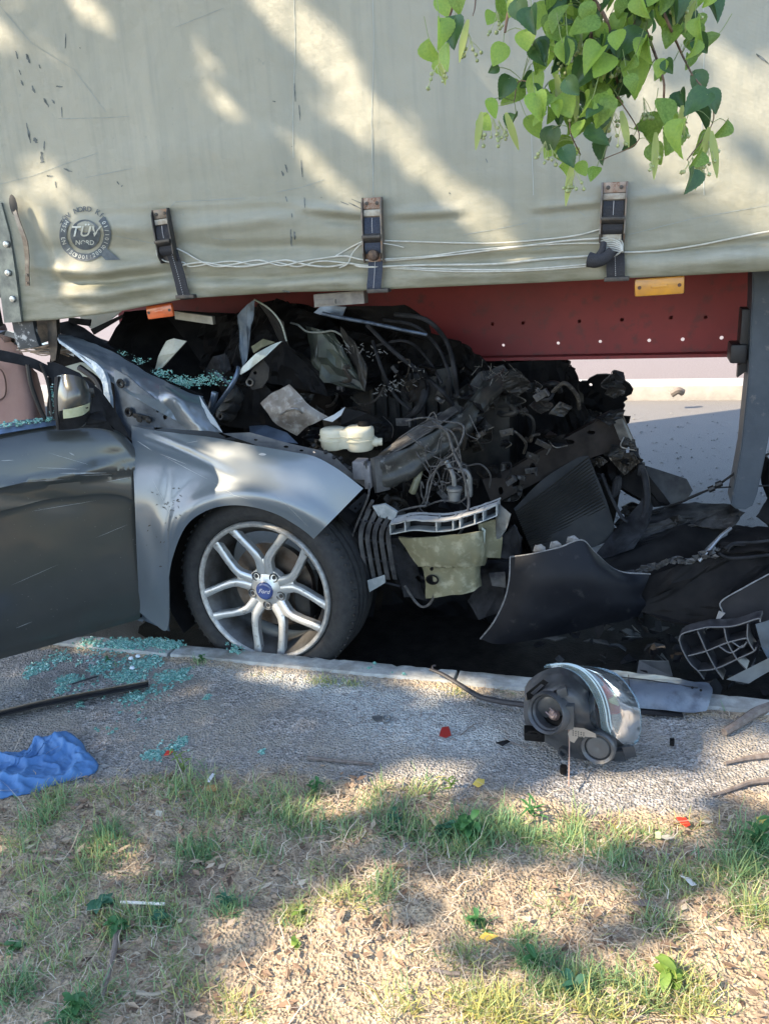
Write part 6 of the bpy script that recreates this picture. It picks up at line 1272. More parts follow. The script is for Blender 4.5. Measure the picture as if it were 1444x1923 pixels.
b = B(); sheet(b, [[hq(1122, 1290, -.0), hq(1134, 1320, .0), hq(1142, 1345, .0)], [hq(1146, 1290, .01), hq(1162, 1312, .01), hq(1168, 1340, .0)], [hq(1166, 1294, -.01), hq(1184, 1316, -.01), hq(1190, 1340, -.01)]], 14, 12, .004); mk('red_reflector', b, mat('inner_red', (.45, .03, .04), .3, col2=(.5, .12, .08), sc=30), HL)
b = B(); shard(b, [hq(1142, 1316, .02), hq(1164, 1300, .02), hq(1178, 1304, .015), hq(1180, 1314, .015), hq(1160, 1328, .02)], .004, .002, 1); mk('yellow_filter', b, mat('inner_yellow', (.6, .5, .25), .3), HL)
b = B(); shard(b, [hq(1164, 1372, .0), hq(1178, 1350, .0), hq(1184, 1366, .0), hq(1174, 1382, .0)], .004, .002, 1); mk('orange_reflector', b, mat('inner_orange', (.5, .12, .04), .3), HL)
b = B(); lathe(b, hq(1108, 1330, .01), la, [(.02, -.02), (.045, .0), (.055, .02), (.05, .022)], 28); mk('inner_bowl', b, mat('chrome_dark', (.12, .14, .16), .25, .8), HL)
b = B(); tube(b, [hq(1067, 1362, .1), hq(1069, 1400, .1), atz(1068, 1478, .14)], .0016, 5)
T1('bare_stalk', b, mat('stalk', (.3, .2, .16), .7), 1068, 1478, .125, 'thin upright dry stalk in front of the headlamp', 'stalk')
b = B(); c = atz(1058, 1452, .125); tube(b, [c, c+Vector((0, 0, .02))], .009, 10, raw=True); mk('rubber_plug', b, m_black, None, base=tuple(c), label='small black rubber plug below the headlamp', cat='plug')

# ---- long plastic deflector behind the headlamp, lying over the kerb
b = B()
def gz(x, y, h): p = atz(x, y, .133+h); return p
sheet(b, [[gz(1085, 1250, .02), gz(1090, 1268, .05), gz(1100, 1290, .045), gz(1110, 1322, .01)], [gz(1150, 1258, .03), gz(1150, 1275, .05), gz(1160, 1300, .045), gz(1165, 1328, .01)], [gz(1210, 1266, .03), gz(1215, 1280, .05), gz(1220, 1305, .04), gz(1225, 1332, .01)], [gz(1280, 1276, .03), gz(1280, 1288, .045), gz(1285, 1310, .035), gz(1290, 1338, .01)], [gz(1330, 1284, .02), gz(1338, 1296, .03), gz(1334, 1315, .03), gz(1326, 1336, .01)]], 50, 22, .003, amp=.006, nsc=14, seed=7)
DF = mk('plastic_deflector', b, mat('deflector_blue', (.1, .12, .155), .4, .1, col2=(.14, .165, .19), sc=8, coat=.2, col3=(.06, .07, .09), sc3=22), None, base=tuple(atz(1200, 1330, .13)), label='long blue-grey plastic deflector lying on the kerb behind the headlamp', cat='panel', smooth=40)
b = B(); tube(b, [gz(1090, 1262, .056), gz(1150, 1270, .056), gz(1220, 1278, .056), gz(1310, 1292, .045)], .002, 5); tube(b, [gz(1180, 1268, .054), gz(1182, 1290, .056), gz(1184, 1318, .03)], .0015, 5); mk('ridge', b, m_gasket, DF)
b = B()
for k, (x_, y_) in enumerate(((1252, 1284), (1300, 1292), (1316, 1297))): lathe(b, gz(x_, y_, .05), (0, -.5, 1), [(.004, 0), (.004, .002), (0, .002)], 8)
mk('clip_hole', b, m_black, DF)
b = B(); sheet(b, [[gz(1098, 1300, .0), gz(1110, 1322, -.0)], [gz(1160, 1322, .006), gz(1166, 1334, .0)], [gz(1216, 1330, .006), gz(1222, 1342, .0)], [gz(1280, 1336, .004), gz(1284, 1346, .0)]], 20, 4, .004, amp=.004, nsc=30); T1('rubber_lip', b, m_gasket, 1220, 1345, .125, 'black rubber lip showing under the deflector edge', 'rubber strip')
# rubber seal strip / branch left of the headlamp
b = B(); tube(b, [atz(x, y, .133+h) for x, y, h in ((808, 1257, .03), (830, 1266, .028), (860, 1284, .022), (885, 1300, .016), (905, 1310, .014), (940, 1318, .014), (985, 1324, .014))], [.007, .013], 8, flat=.7, m=40); tube(b, [atz(815, 1262, .16), atz(812, 1252, .17), atz(818, 1250, .17)], .003, 6)
T1('rubber_seal', b, mat('rubber_dusty', (.02, .022, .026), .6, col2=(.05, .045, .045), sc=26), 900, 1325, .125, 'bent black rubber seal reaching from the kerb to the headlamp', 'rubber strip')
# black window trim, left
b = B()
tp = [(-160, 1374), (0, 1334), (90, 1313), (180, 1296), (279, 1278)]
sheet(b, [[atz(x, y, .138), atz(x, y+1, .150), atz(x, y+11, .150), atz(x, y+13, .14)] for x, y in tp], 40, 10, .003)
WT = T1('window_trim', b, mat('trim_gloss', (.012, .012, .014), .3, coat=.4), 140, 1320, .13, 'long glossy black window trim lying among the glass crumbs', 'trim strip')
b = B(); tube(b, [atz(x, y+6, .153) for x, y in tp], .0022, 6); mk('trim_lip', b, m_dplast, WT)
b = B(); tube(b, [atz(135, 1285, .135), atz(160, 1277, .137), atz(184, 1270, .135)], .0028, 6); T1('short_stick', b, m_gasket, 160, 1285, .13, 'short thin black stick among the green glass above the window trim', 'stick')

# ---- glass crumbs on kerb and path
def hk_(X, Y): return hgz(X, Y) if Y < 2.225 else .134
CL = [(230, 1212, 46, 10, 420), (300, 1210, 42, 9, 380), (320, 1214, 20, 6, 120), (170, 1208, 30, 9, 70), (75, 1245, 24, 14, 170), (60, 1258, 12, 8, 90), (110, 1230, 30, 10, 90), (190, 1248, 18, 12, 240), (240, 1265, 34, 12, 480), (250, 1240, 30, 12, 160), (285, 1240, 22, 12, 220), (320, 1266, 34, 10, 360), (345, 1256, 12, 6, 90), (130, 1270, 24, 8, 260), (115, 1288, 10, 7, 100), (250, 1302, 18, 7, 150), (275, 1296, 8, 16, 60), (147, 1318, 7, 5, 30), (295, 1290, 30, 20, 60), (180, 1225, 60, 20, 120), (160, 1290, 60, 30, 60), (335, 1390, 14, 14, 110), (285, 1412, 18, 8, 120), (310, 1400, 40, 18, 50), (492, 1406, 6, 5, 26), (389, 1303, 6, 6, 24), (445, 1224, 14, 6, 60), (230, 1315, 40, 12, 30), (440, 1212, 30, 8, 20), (220, 1360, 60, 40, 20), (720, 1262, 60, 10, 8)]
spots = []
for x, y, rx, ry, n_ in CL:
    c = atz(x, y, .13); s = px_s(c)*depth if False else (atz(x, y, .13)-atz(x+1, y, .13)).length; sy_ = (atz(x, y, .13)-atz(x, y+1, .13)).length
    spots.append((c, rx*s, ry*sy_, n_, hk_))
crumbs('glass_crumbs', spots, None, .0042, kind='stuff', label='spilled green safety glass crumbs on the kerb and path', cat='glass')
for k, (x, y) in enumerate(((246, 1238), (259, 1234), (248, 1256))):
    b = B(); c = atz(x, y, .135); lathe(b, c, (.1*k, .2, 1), [(.008, 0), (.009, .003), (.006, .008), (0, .009)], 7); mk('white_chip', b, mat('chip_white', (.6, .66, .72), .4), None, base=tuple(c), label=['left white chip among the green glass crumbs below the kerb', 'right white chip among the green glass crumbs, closest to the wheel', 'lowest white chip among the green glass crumbs'][k], cat='chip', group='white chips among the glass')

# ---- blue cloth
out = [(-150, 1415), (-60, 1402), (0, 1392), (40, 1390), (72, 1382), (80, 1364), (100, 1362), (112, 1370), (128, 1362), (148, 1370), (160, 1392), (178, 1408), (180, 1420), (165, 1434), (120, 1448), (60, 1472), (10, 1488), (-60, 1505), (-150, 1520)]
from mathutils.geometry import intersect_point_tri_2d
def inpoly(x, y, P):
    c = False; j = len(P)-1
    for i in range(len(P)):
        if (P[i][1] > y) != (P[j][1] > y) and x < (P[j][0]-P[i][0])*(y-P[i][1])/(P[j][1]-P[i][1])+P[i][0]: c = not c
        j = i
    return c
def edged(x, y, P):
    best = 1e9; j = len(P)-1
    for i in range(len(P)):
        ax_, ay_ = P[j]; bx_, by_ = P[i]; dx, dy = bx_-ax_, by_-ay_; t = max(0, min(1, ((x-ax_)*dx+(y-ay_)*dy)/(dx*dx+dy*dy))); best = min(best, math.hypot(x-ax_-t*dx, y-ay_-t*dy)); j = i
    return best
outw = [atz(x, y, .16) for x, y in out]; CC = atz(10, 1436, .16); NU_, NR_ = 220, 60
ocl = cat(outw+[outw[0]], NU_+1)[:-1]; V, F = [], []
for r_ in range(NR_+1):
    t = (r_/NR_)**.8
    for u in range(NU_):
        p = CC.lerp(ocl[u], t); X, Y = p.x+.003*noise.noise(Vector((u*.2, 0, 0)))*t, p.y+.004*noise.noise(Vector((u*.23, 4, 0)))*t; e = (1-t)*(ocl[u]-CC).length; env = 1-math.exp(-e/.010)
        w1 = Vector((X*7+Y*3, Y*8-X*2, 3)); w2 = Vector((X*15-Y*5, Y*17+X*6, 8)); wrp = .15*noise.noise(Vector((X*20, Y*20, 1)))
        h = .006+.016*max(0, 1-abs(noise.noise(w1)+wrp*.3)*4.5)**1.3+.009*max(0, 1-abs(noise.noise(w2)+wrp*.3)*4)**1.2+.014*max(0, noise.noise(Vector((X*5, Y*7, 1)))+.25)+.018*math.exp(-((X-ocl[int(NU_*.44)].x)/.05)**2-((Y-ocl[int(NU_*.44)].y)/.05)**2)
        V.append((X, Y, hgz(X, Y)+.003+env*h+.002*noise.noise(Vector((X*40, Y*40, 2)))))
for r_ in range(NR_):
    for u in range(NU_): a, c_ = r_*NU_+u, r_*NU_+(u+1) % NU_; F.append((a, c_, c_+NU_, a+NU_))
m_cloth = mat('blue_cloth', (.09, .22, .45), .75, col2=(.07, .175, .38), sc=6, bump=.0006, bsc=400, transl=.1)
fastmesh('blue_cloth', np.array(V), np.array(F), m_cloth, base=(outw[14].x, outw[14].y, .13), smooth=True, label='crumpled bright blue cloth on the path at the left edge', cat='cloth')
cl = bpy.data.objects['blue_cloth']; md = cl.modifiers.new('solid', 'SOLIDIFY'); md.thickness = .002; md.offset = -1

# ---- little things on the path
def chip(name, x, y, pts, m, label, cat_, h=.006, th=.002, amp=.002):
    b = B(); c = atz(x, y, .13); c.z = hgz(c.x, c.y)+h; s = (atz(x, y, .13)-atz(x+1, y, .13)).length; sy_ = (atz(x, y, .13)-atz(x, y+1, .13)).length
    shard(b, [c+Vector((px_*s, -py_*sy_, random.uniform(-.003, .004))) for px_, py_ in pts], th, amp, 1, 40, int(x)); return mk(name, b, m, None, base=tuple(c), label=label, cat=cat_, smooth=20)
m_redp = mat('red_plastic', (.3, .02, .02), .3, coat=.4)
m_redb = mat('red_bright', (.6, .05, .03), .35, coat=.3)
chip('red_shard', 837, 1372, [(-11, -8), (2, -10), (12, 4), (4, 10), (-9, 9)], m_redp, 'dark red lens shard on the dusty grey patch', 'shard')
chip('red_shard', 1284, 1548, [(-14, -8), (4, -10), (12, 4), (4, 9), (-6, 2)], m_redb, 'bright red plastic shard in the grass near the right edge', 'shard', .012)
chip('orange_shard', 316, 1412, [(-7, -4), (5, -5), (7, 4), (-4, 5)], m_redb, 'small orange-red shard beside green glass crumbs', 'shard', .008)
chip('dark_shard', 1343-400, 1392, [(-12, 3), (8, -6), (14, -3), (2, 6)], m_dplast, 'dark flat shard left of the headlamp', 'shard')
b = B(); c = atz(715, 1347, .13); c.z = hgz(c.x, c.y)+.006
lathe(b, c+Vector((.018, 0, 0)), (0, -.3, 1), [(.012, 0), (.014, .003), (.010, .006), (.007, .003), (.012, 0)], 16); shard(b, [c+Vector((-.03, .005, 0)), c+Vector((-.01, .014, .002)), c+Vector((.01, .006, .002)), c+Vector((.0, -.008, 0)), c+Vector((-.02, -.008, 0))], .003, .002, 1)
mk('broken_clip', b, mat('clip_blue', (.07, .08, .09), .4, .4, col2=(.15, .16, .16), sc=60), None, base=tuple(c), label='dark ring clip lying on the dusty path', cat='clip')
b = B(); c = atz(965+0, 1395, .13); box(b, atz(1262, 1394, .135), (.006, 0, 0), (0, .008, 0), (0, 0, .008), .002); mk('small_lump', b, m_black, None, base=tuple(atz(1262, 1394, .13)), label='small black lump right of the headlamp', cat='lump')
m_wood = mat('stick_bark', (.12, .095, .08), .9, col2=(.2, .17, .15), sc=60, bump=.0015, bsc=80)
def stick(name, pl, r, label, m=m_wood, cat_='stick', n=7, smooth=40, h=.004):
    b = B(); pts = []
    for x, y in pl: p = atz(x, y, .13); p.z = hgz(p.x, p.y)+(r if not isinstance(r, (list, tuple)) else r[0])*.8+h; pts.append(p)
    tube(b, pts, r, n); return mk(name, b, m, None, base=tuple(pts[0]), label=label, cat=cat_, smooth=smooth)
stick('twig', [(577, 1422), (620, 1425), (660, 1428), (700, 1433)], [.0045, .0035], 'straight grey twig lying on the path edge')
stick('twig', [(864, 1377), (872, 1370), (890, 1357)], .0014, 'hair-thin dark twig right of the dark red shard')
stick('twig', [(945, 1382), (960, 1390), (990, 1400)], .0016, 'thin dark twig left of the headlamp')
stick('branch_piece', [(1360, 1376), (1378, 1366), (1400, 1352), (1422, 1340), (1450, 1330)], [.010, .016], 'thick broken branch piece at the right edge')
stick('bark_piece', [(1362, 1432), (1385, 1426), (1410, 1420), (1450, 1415)], [.004, .009], 'curved bark piece in the sunlit patch at the right edge')
stick('bark_piece', [(1336, 1492), (1360, 1488), (1385, 1480), (1410, 1470), (1450, 1464)], [.004, .008], 'second dark bark piece below the sunlit patch')
stick('white_stick', [(229, 1706), (270, 1709), (312, 1712)], .0032, 'short white paper stick in the dry grass', mat('paper_white', (.62, .6, .54), .8), 'paper stick', h=.012)
stick('brown_stem', [(222, 1756), (216, 1800), (204, 1850), (196, 1880)], [.007, .003], 'brown dead stem lying in the lower left grass', h=.008)
stick('dead_stalk', [(258, 1790+80), (290, 1872), (315, 1862)], [.004, .003], 'pale dead stalk at the bottom left', mat('stalk_pale', (.3, .26, .2), .9), h=.01)
stick('twig', [(810, 1830), (840, 1836), (865, 1840)], .004, 'short brown twig in the lower middle', h=.01)
stick('twig', [(630, 1632), (660, 1642), (675, 1652)], .003, 'small dark twig on bare soil', h=.006)
m_yl = mat('leaf_yellow', (.62, .48, .1), .6, col2=(.5, .36, .08), sc=60); m_wl = mat('leaf_pale', (.5, .46, .36), .7)
for x, y, pts, m, lab in ((900, 1476, [(-11, 4), (-4, -8), (8, -8), (10, 2), (2, 9)], m_yl, 'curled yellow leaf on the grey path'), (915, 1762, [(-12, 8), (-6, -8), (8, -6), (22, 2), (4, 10)], m_yl, 'yellow leaf in the lower middle grass'), (985, 1733, [(-12, 3), (-2, -5), (12, -4), (10, 6)], mat('leaf_cream', (.6, .5, .36), .7), 'cream dry leaf on brown soil'),
                       (1290, 1672, [(-14, -6), (4, -7), (16, 4), (6, 8)], mat('wrapper_white', (.6, .6, .58), .5), 'small white wrapper scrap in the grass at right'), (1250, 1582, [(-16, -2), (4, -5), (16, 2), (0, 5)], m_wl, 'long pale leaf below the bright red shard'), (1430, 1552, [(-12, -3), (6, -6), (16, 2), (-4, 6)], m_yl, 'yellow leaf at the right edge'), (400, 1488, [(-12, -3), (2, -8), (13, -1), (6, 8), (-8, 6)], mat('leaf_brown', (.32, .2, .08), .8), 'brown curled leaf beside the tall weed'), (396, 1467, [(-3, -8), (3, -8), (4, 6), (-4, 6)], mat('bit_white', (.65, .65, .68), .6), 'tiny white scrap beside the tall weed'),
                       (1235, 1580, [(-5, -5), (5, -4), (5, 5), (-5, 4)], mat('nut_green', (.45, .48, .25), .6), 'pale green seed pod below the bright red shard'), (300, 1535, [(-8, -4), (4, -5), (8, 4), (-3, 5)], m_wl, 'pale dry leaf on grey soil at left'), (1210, 1705, [(-26, 4), (-6, -8), (20, -6), (24, 4), (-4, 10)], mat('leaf_grey', (.2, .16, .14), .8), 'grey dead leaf right of the middle')):
    chip('fallen_leaf' if 'leaf' in lab else 'litter_scrap', x, y, pts, m, lab, 'leaf' if 'leaf' in lab else 'litter', .014, .001, .006)
# ================================================================== GRASS, STRAW, WEEDS
def blade_mat(name, stops, transl=.3, rough=.6):
    m = bpy.data.materials.new(name); m.use_nodes = True; n = m.node_tree; L = n.links.new; b = n.nodes['Principled BSDF']
    a = n.nodes.new('ShaderNodeAttribute'); a.attribute_name = 'tint'; r = n.nodes.new('ShaderNodeValToRGB'); L(a.outputs['Fac'], r.inputs[0])
    el = r.color_ramp.elements
    while len(el) < len(stops): el.new(.5)
    for e, (p, c) in zip(el, stops): e.position = p; e.color = (*c, 1)
    L(r.outputs[0], b.inputs['Base Color']); b.inputs['Roughness'].default_value = rough
    t = n.nodes.new('ShaderNodeBsdfTranslucent'); L(r.outputs[0], t.inputs[0]); mx = n.nodes.new('ShaderNodeMixShader'); mx.inputs[0].default_value = transl
    L(b.outputs[0], mx.inputs[1]); L(t.outputs[0], mx.inputs[2]); L(mx.outputs[0], n.nodes['Material Output'].inputs[0]); return m
def blades(X, Y, Z, H, lean, az, wd, tint, curl=0.6, wiggle=0):
    n = len(X); base = np.stack([X, Y, Z], 1); d = np.stack([np.cos(az), np.sin(az), np.zeros(n)], 1); side = np.stack([-np.sin(az), np.cos(az), np.zeros(n)], 1)
    V = np.zeros((n, 7, 3)); ts = [0, .4, .75, 1]; sd2 = rng.normal(0, 1, n)[:, None]*wiggle
    pos = base.copy(); prev = 0; k = 0
    for i, t in enumerate(ts):
        ang = lean*(.35+curl*t*1.0)+0; dt = t-prev; prev = t
        ang = np.clip(ang, 0, 1.62)
        pos = pos+(d*np.sin(ang)[:, None]+np.array([0, 0, 1])*np.cos(ang)[:, None])*(H*dt)[:, None]+side*(sd2*(dt*H)[:, None]*(1 if i % 2 else -1))
        ww = (wd*(1-t*.75))[:, None]
        if i < 3: V[:, k] = pos-side*ww; V[:, k+1] = pos+side*ww; k += 2
        else: V[:, 6] = pos
    idx = np.arange(n)*7; F = []
    for a, b_, c, d_ in ((0, 1, 3, 2), (2, 3, 5, 4)): F.append(np.stack([idx+a, idx+b_, idx+c, idx+d_], 1))
    F4 = np.vstack(F); tri = np.stack([idx+4, idx+5, idx+6, idx+6], 1)
    return V.reshape(-1, 3), F4, tri, np.repeat(tint, 7)
def blade_obj(name, parts, m, **kw):
    V, F4, T, A = [], [], [], []; o = 0
    for v, f, t, a in parts: V.append(v); F4.append(f+o); T.append(t[:, :3]+o); A.append(a); o += len(v)
    V = np.vstack(V); F4 = np.vstack(F4); T = np.vstack(T); A = np.concatenate(A)
    me = bpy.data.meshes.new(name); me.vertices.add(len(V)); me.vertices.foreach_set('co', V.astype(np.float32).ravel())
    nl = len(F4)*4+len(T)*3; me.loops.add(nl); me.loops.foreach_set('vertex_index', np.concatenate([F4.ravel(), T.ravel()]).astype(np.int32))
    ls = np.concatenate([np.arange(len(F4))*4, len(F4)*4+np.arange(len(T))*3]).astype(np.int32)
    me.polygons.add(len(F4)+len(T)); me.polygons.foreach_set('loop_start', ls); me.polygons.foreach_set('use_smooth', np.ones(len(ls), bool))
    at_ = me.attributes.new('tint', 'FLOAT', 'POINT'); at_.data.foreach_set('value', A.astype(np.float32)); me.update(calc_edges=True); me.materials.append(m)
    ob = bpy.data.objects.new(name, me); COL.objects.link(ob); return props(ob, **kw)
Zv = lambda X, Y: np.array([hgz(a, b_) for a, b_ in zip(X, Y)])
TUFT = [  # px, py, radius px x, y, count, height m, tint mean
 (350, 1475, 50, 36, 260, .055, .45), (400, 1510, 70, 30, 420, .055, .4), (520, 1520, 70, 40, 450, .055, .45), (560, 1545, 60, 26, 320, .05, .5), (370, 1590, 46, 22, 360, .05, .6), (480, 1600, 36, 16, 160, .045, .5),
 (190, 1490, 60, 20, 160, .04, .3), (85, 1535, 34, 34, 260, .06, .5), (100, 1490, 50, 20, 150, .045, .35), (200, 1570, 46, 26, 330, .05, .55), (170, 1620, 50, 26, 260, .045, .4), (110, 1690, 50, 26, 240, .045, .45), (30, 1600, 40, 40, 160, .05, .3),
 (60, 1640, 40, 30, 140, .045, .35), (290, 1720, 70, 30, 420, .045, .45), (200, 1720, 50, 30, 180, .045, .4), (25, 1850, 36, 24, 240, .05, .6), (145, 1905, 34, 26, 220, .06, .7), (120, 1800, 60, 30, 160, .045, .4), (215, 1760, 40, 30, 120, .04, .35),
 (740, 1540, 40, 30, 330, .05, .55), (800, 1560, 50, 26, 360, .05, .5), (890, 1560, 60, 40, 620, .06, .6), (960, 1560, 46, 26, 340, .05, .5), (1000, 1580, 50, 20, 260, .045, .45), (850, 1600, 60, 18, 260, .045, .4), (1080, 1580, 40, 24, 280, .05, .5), (1150, 1600, 50, 20, 220, .04, .45), (1160, 1625, 30, 16, 200, .045, .5),
 (1220, 1560, 46, 14, 180, .035, .4), (1420, 1600, 50, 40, 520, .07, .6), (1390, 1640, 60, 30, 420, .06, .5), (1310, 1650, 60, 26, 260, .045, .4), (1240, 1670, 60, 20, 240, .04, .35), (1420, 1720, 40, 26, 260, .06, .3), (1250, 1640, 40, 20, 160, .045, .4),
 (640, 1690, 70, 14, 260, .04, .2), (560, 1715, 36, 20, 220, .035, .25), (720, 1670, 26, 30, 180, .055, .5), (700, 1500, 20, 40, 120, .06, .4), (590, 1480, 14, 20, 60, .05, .6), (780, 1480, 26, 30, 90, .05, .3), (810, 1470, 20, 16, 70, .04, .45),
 (900, 1730, 20, 16, 120, .04, .6), (1010, 1800, 46, 24, 320, .05, .6), (1100, 1840, 60, 26, 380, .05, .5), (1040, 1860, 60, 20, 280, .045, .4), (900, 1880, 60, 30, 360, .055, .15), (960, 1910, 70, 26, 420, .06, .12), (1200, 1860, 60, 26, 300, .055, .35), (1280, 1850, 50, 26, 240, .055, .2), (1120, 1900, 60, 20, 300, .055, .15), (1300, 1890, 60, 26, 260, .05, .15), (1230, 1730, 40, 20, 160, .045, .4), (880, 1790, 50, 24, 150, .04, .35), (980, 1760, 26, 14, 90, .04, .5),
 (430, 1700, 30, 20, 130, .045, .6), (440, 1880, 46, 26, 160, .05, .15), (610, 1271, 36, 7, 200, .025, .3), (660, 1275, 26, 5, 90, .022, .35), (375, 1236, 16, 10, 90, .03, .55), (955, 1280, 26, 8, 240, .035, .5), (850, 1290, 30, 8, 90, .03, .1), (1010, 1276, 30, 5, 60, .03, .3), (500, 1262, 40, 4, 60, .02, .2), (1345, 1310, 12, 10, 90, .035, .4), (1240, 1320, 30, 6, 40, .03, .4), (210, 1240, 8, 8, 30, .025, .6),
 (290, 1465, 60, 10, 140, .035, .3), (640, 1560, 46, 20, 110, .04, .4), (1080, 1540, 20, 30, 110, .055, .4), (1160, 1560, 26, 26, 100, .055, .2), (1310, 1540, 30, 20, 60, .05, .2), (350, 1840, 50, 30, 120, .045, .3), (60, 1740, 50, 30, 160, .045, .35), (610, 1640, 50, 20, 100, .035, .35), (300, 1650, 50, 24, 120, .04, .4), (1060, 1700, 60, 26, 100, .035, .35), (760, 1880, 50, 30, 120, .05, .12), (650, 1560, 20, 20, 60, .05, .4), (190, 1860, 46, 26, 140, .045, .45), (330, 1790, 46, 20, 100, .04, .4)]
gp = []
for x, y, rx, ry, n_, h_, tn in TUFT:
    c = atz(x, y, .14); sx = (atz(x+1, y, .14)-c).length; sy_ = (atz(x, y+1, .14)-c).length; n_ = int(n_*(.8 if tn > .2 else .5))
    X = c.x+rng.normal(0, .55, n_)*rx*sx; Y = c.y+rng.normal(0, .55, n_)*ry*sy_; ok = Y < 2.222; X, Y = X[ok], Y[ok]; n_ = len(X)
    H = h_*rng.uniform(.45, 1.25, n_); gp.append(blades(X, Y, Zv(X, Y)-.003, H, rng.uniform(.2, 1.5, n_), rng.uniform(0, 6.28, n_), rng.uniform(.0009, .0019, n_), np.clip(rng.normal(tn, .16, n_), 0, 1), 1.1, .12))
n_ = 8500; X = rng.uniform(-2.5, 1.6, n_); Y = rng.uniform(.6, 1.72, n_)
dens = np.array([noise.noise(Vector((a*3.2, b_*3.2, 4)))+.5*noise.noise(Vector((a*9, b_*9, 2))) for a, b_ in zip(X, Y)]); ok = (dens > -.02) & (Y < np.array([yb(a) for a in X])-.0); X, Y = X[ok], Y[ok]; n_ = len(X)
gp.append(blades(X, Y, Zv(X, Y)-.003, rng.uniform(.014, .045, n_), rng.uniform(.4, 1.6, n_), rng.uniform(0, 6.28, n_), rng.uniform(.0007, .0016, n_), np.clip(rng.normal(.35, .2, n_), 0, 1), 1.1, .15))
m_gr = blade_mat('grass_blade', [(0, (.48, .44, .14)), (.25, (.33, .38, .15)), (.5, (.2, .32, .14)), (.75, (.12, .27, .12)), (1, (.07, .2, .1))])
blade_obj('grass', gp, m_gr, kind='stuff', label='patchy green grass growing on the worn verge', cat='grass')
n_ = 38000; X = rng.uniform(-2.5, 1.6, n_); Y = rng.uniform(.6, 1.85, n_)
dens = np.array([.62+1.5*noise.noise(Vector((a*2.2, b_*2.6, 14)))+.8*noise.noise(Vector((a*7, b_*7, 12))) for a, b_ in zip(X, Y)]); yy_ = np.array([yb(a) for a in X])
ok = (rng.random(n_) < dens) & (Y < yy_+rng.normal(0, .04, n_)-.02); X, Y = X[ok], Y[ok]; n_ = len(X)
az = rng.uniform(0, 6.28, n_)*1.0
sp_ = [blades(X, Y, Zv(X, Y)+rng.uniform(0, .009, n_), rng.uniform(.012, .06, n_), rng.uniform(1.35, 1.9, n_), az, rng.uniform(.0005, .0014, n_), np.clip(rng.normal(.5, .25, n_), 0, 1), .75, .5)]
n_ = 900; X = rng.uniform(-1.3, .3, n_); Y = rng.uniform(2.15, 2.22, n_)
sp_.append(blades(X, Y, Zv(X, Y)+.003, rng.uniform(.008, .03, n_), rng.uniform(1.3, 1.9, n_), rng.uniform(0, 6.28, n_), rng.uniform(.0005, .0012, n_), np.clip(rng.normal(.5, .25, n_), 0, 1), .75, .5))
n_ = 260; X = rng.uniform(-2.2, .7, n_); Y = rng.uniform(.7, 1.7, n_)
sp_.append(blades(X, Y, Zv(X, Y)+.004, rng.uniform(.06, .15, n_), rng.uniform(1.2, 1.7, n_), rng.uniform(0, 6.28, n_), rng.uniform(.0006, .0011, n_), rng.uniform(.4, 1, n_), .8, .3))
m_st = blade_mat('dry_straw', [(0, (.2, .14, .1)), (.3, (.34, .265, .195)), (.6, (.48, .41, .31)), (1, (.62, .56, .46))], .15, .8)
blade_obj('straw', sp_, m_st, kind='stuff', label='dry straw and dead grass matted over the verge', cat='dry grass')
# dead leaf litter and twig ends
V, F = [], []
for _ in range(6500):
    X, Y = rng.uniform(-2.3, .8), rng.uniform(.6, 1.75)
    if Y > yb(X)+rng.normal(0, .05) or noise.noise(Vector((X*2.5, Y*2.5, 41))) < -.12: continue
    s = .0022+.0055*rng.random()**2; a = rng.uniform(0, 6.3); Z = hgz(X, Y)+rng.uniform(.002, .010); k = len(V); e = rng.uniform(1.3, 3)
    for i in range(4):
        u = a+i*1.57; r_ = s*(e if i % 2 == 0 else 1)*rng.uniform(.7, 1.2); V.append((X+r_*math.cos(u), Y+r_*math.sin(u), Z+rng.uniform(-.2, .6)*s))
    F.append((k, k+1, k+2)); F.append((k, k+2, k+3))
tn = np.repeat(np.clip(rng.normal(.4, .28, len(V)//4), 0, 1), 4)
fastmesh('leaf_litter', np.array(V), np.array(F), blade_mat('litter', [(0, (.1, .065, .045)), (.35, (.26, .17, .11)), (.7, (.42, .32, .22)), (1, (.55, .47, .36))], .1, .8), attr={'tint': tn}, kind='stuff', label='dead leaf litter scattered over the worn verge', cat='leaf litter')
# crumbs of soil
V, F = [], []
stones(9000, (-2.3, .8), (.6, 1.7), .002, .010, hgz, lambda X, Y: 1 if Y < yb(X) and noise.noise(Vector((X*3, Y*3, 31))) > -.15 else .15)
fastmesh('soil_crumb', np.array(V), np.array(F), mat('soil_clod', (.2, .155, .12), .95, col2=(.35, .28, .22), sc=60, col3=(.36, .3, .22), sc3=90, lo3=.55, hi3=.6), kind='stuff', label='soil crumbs and leaf litter on the verge', cat='soil'); V, F = [], []

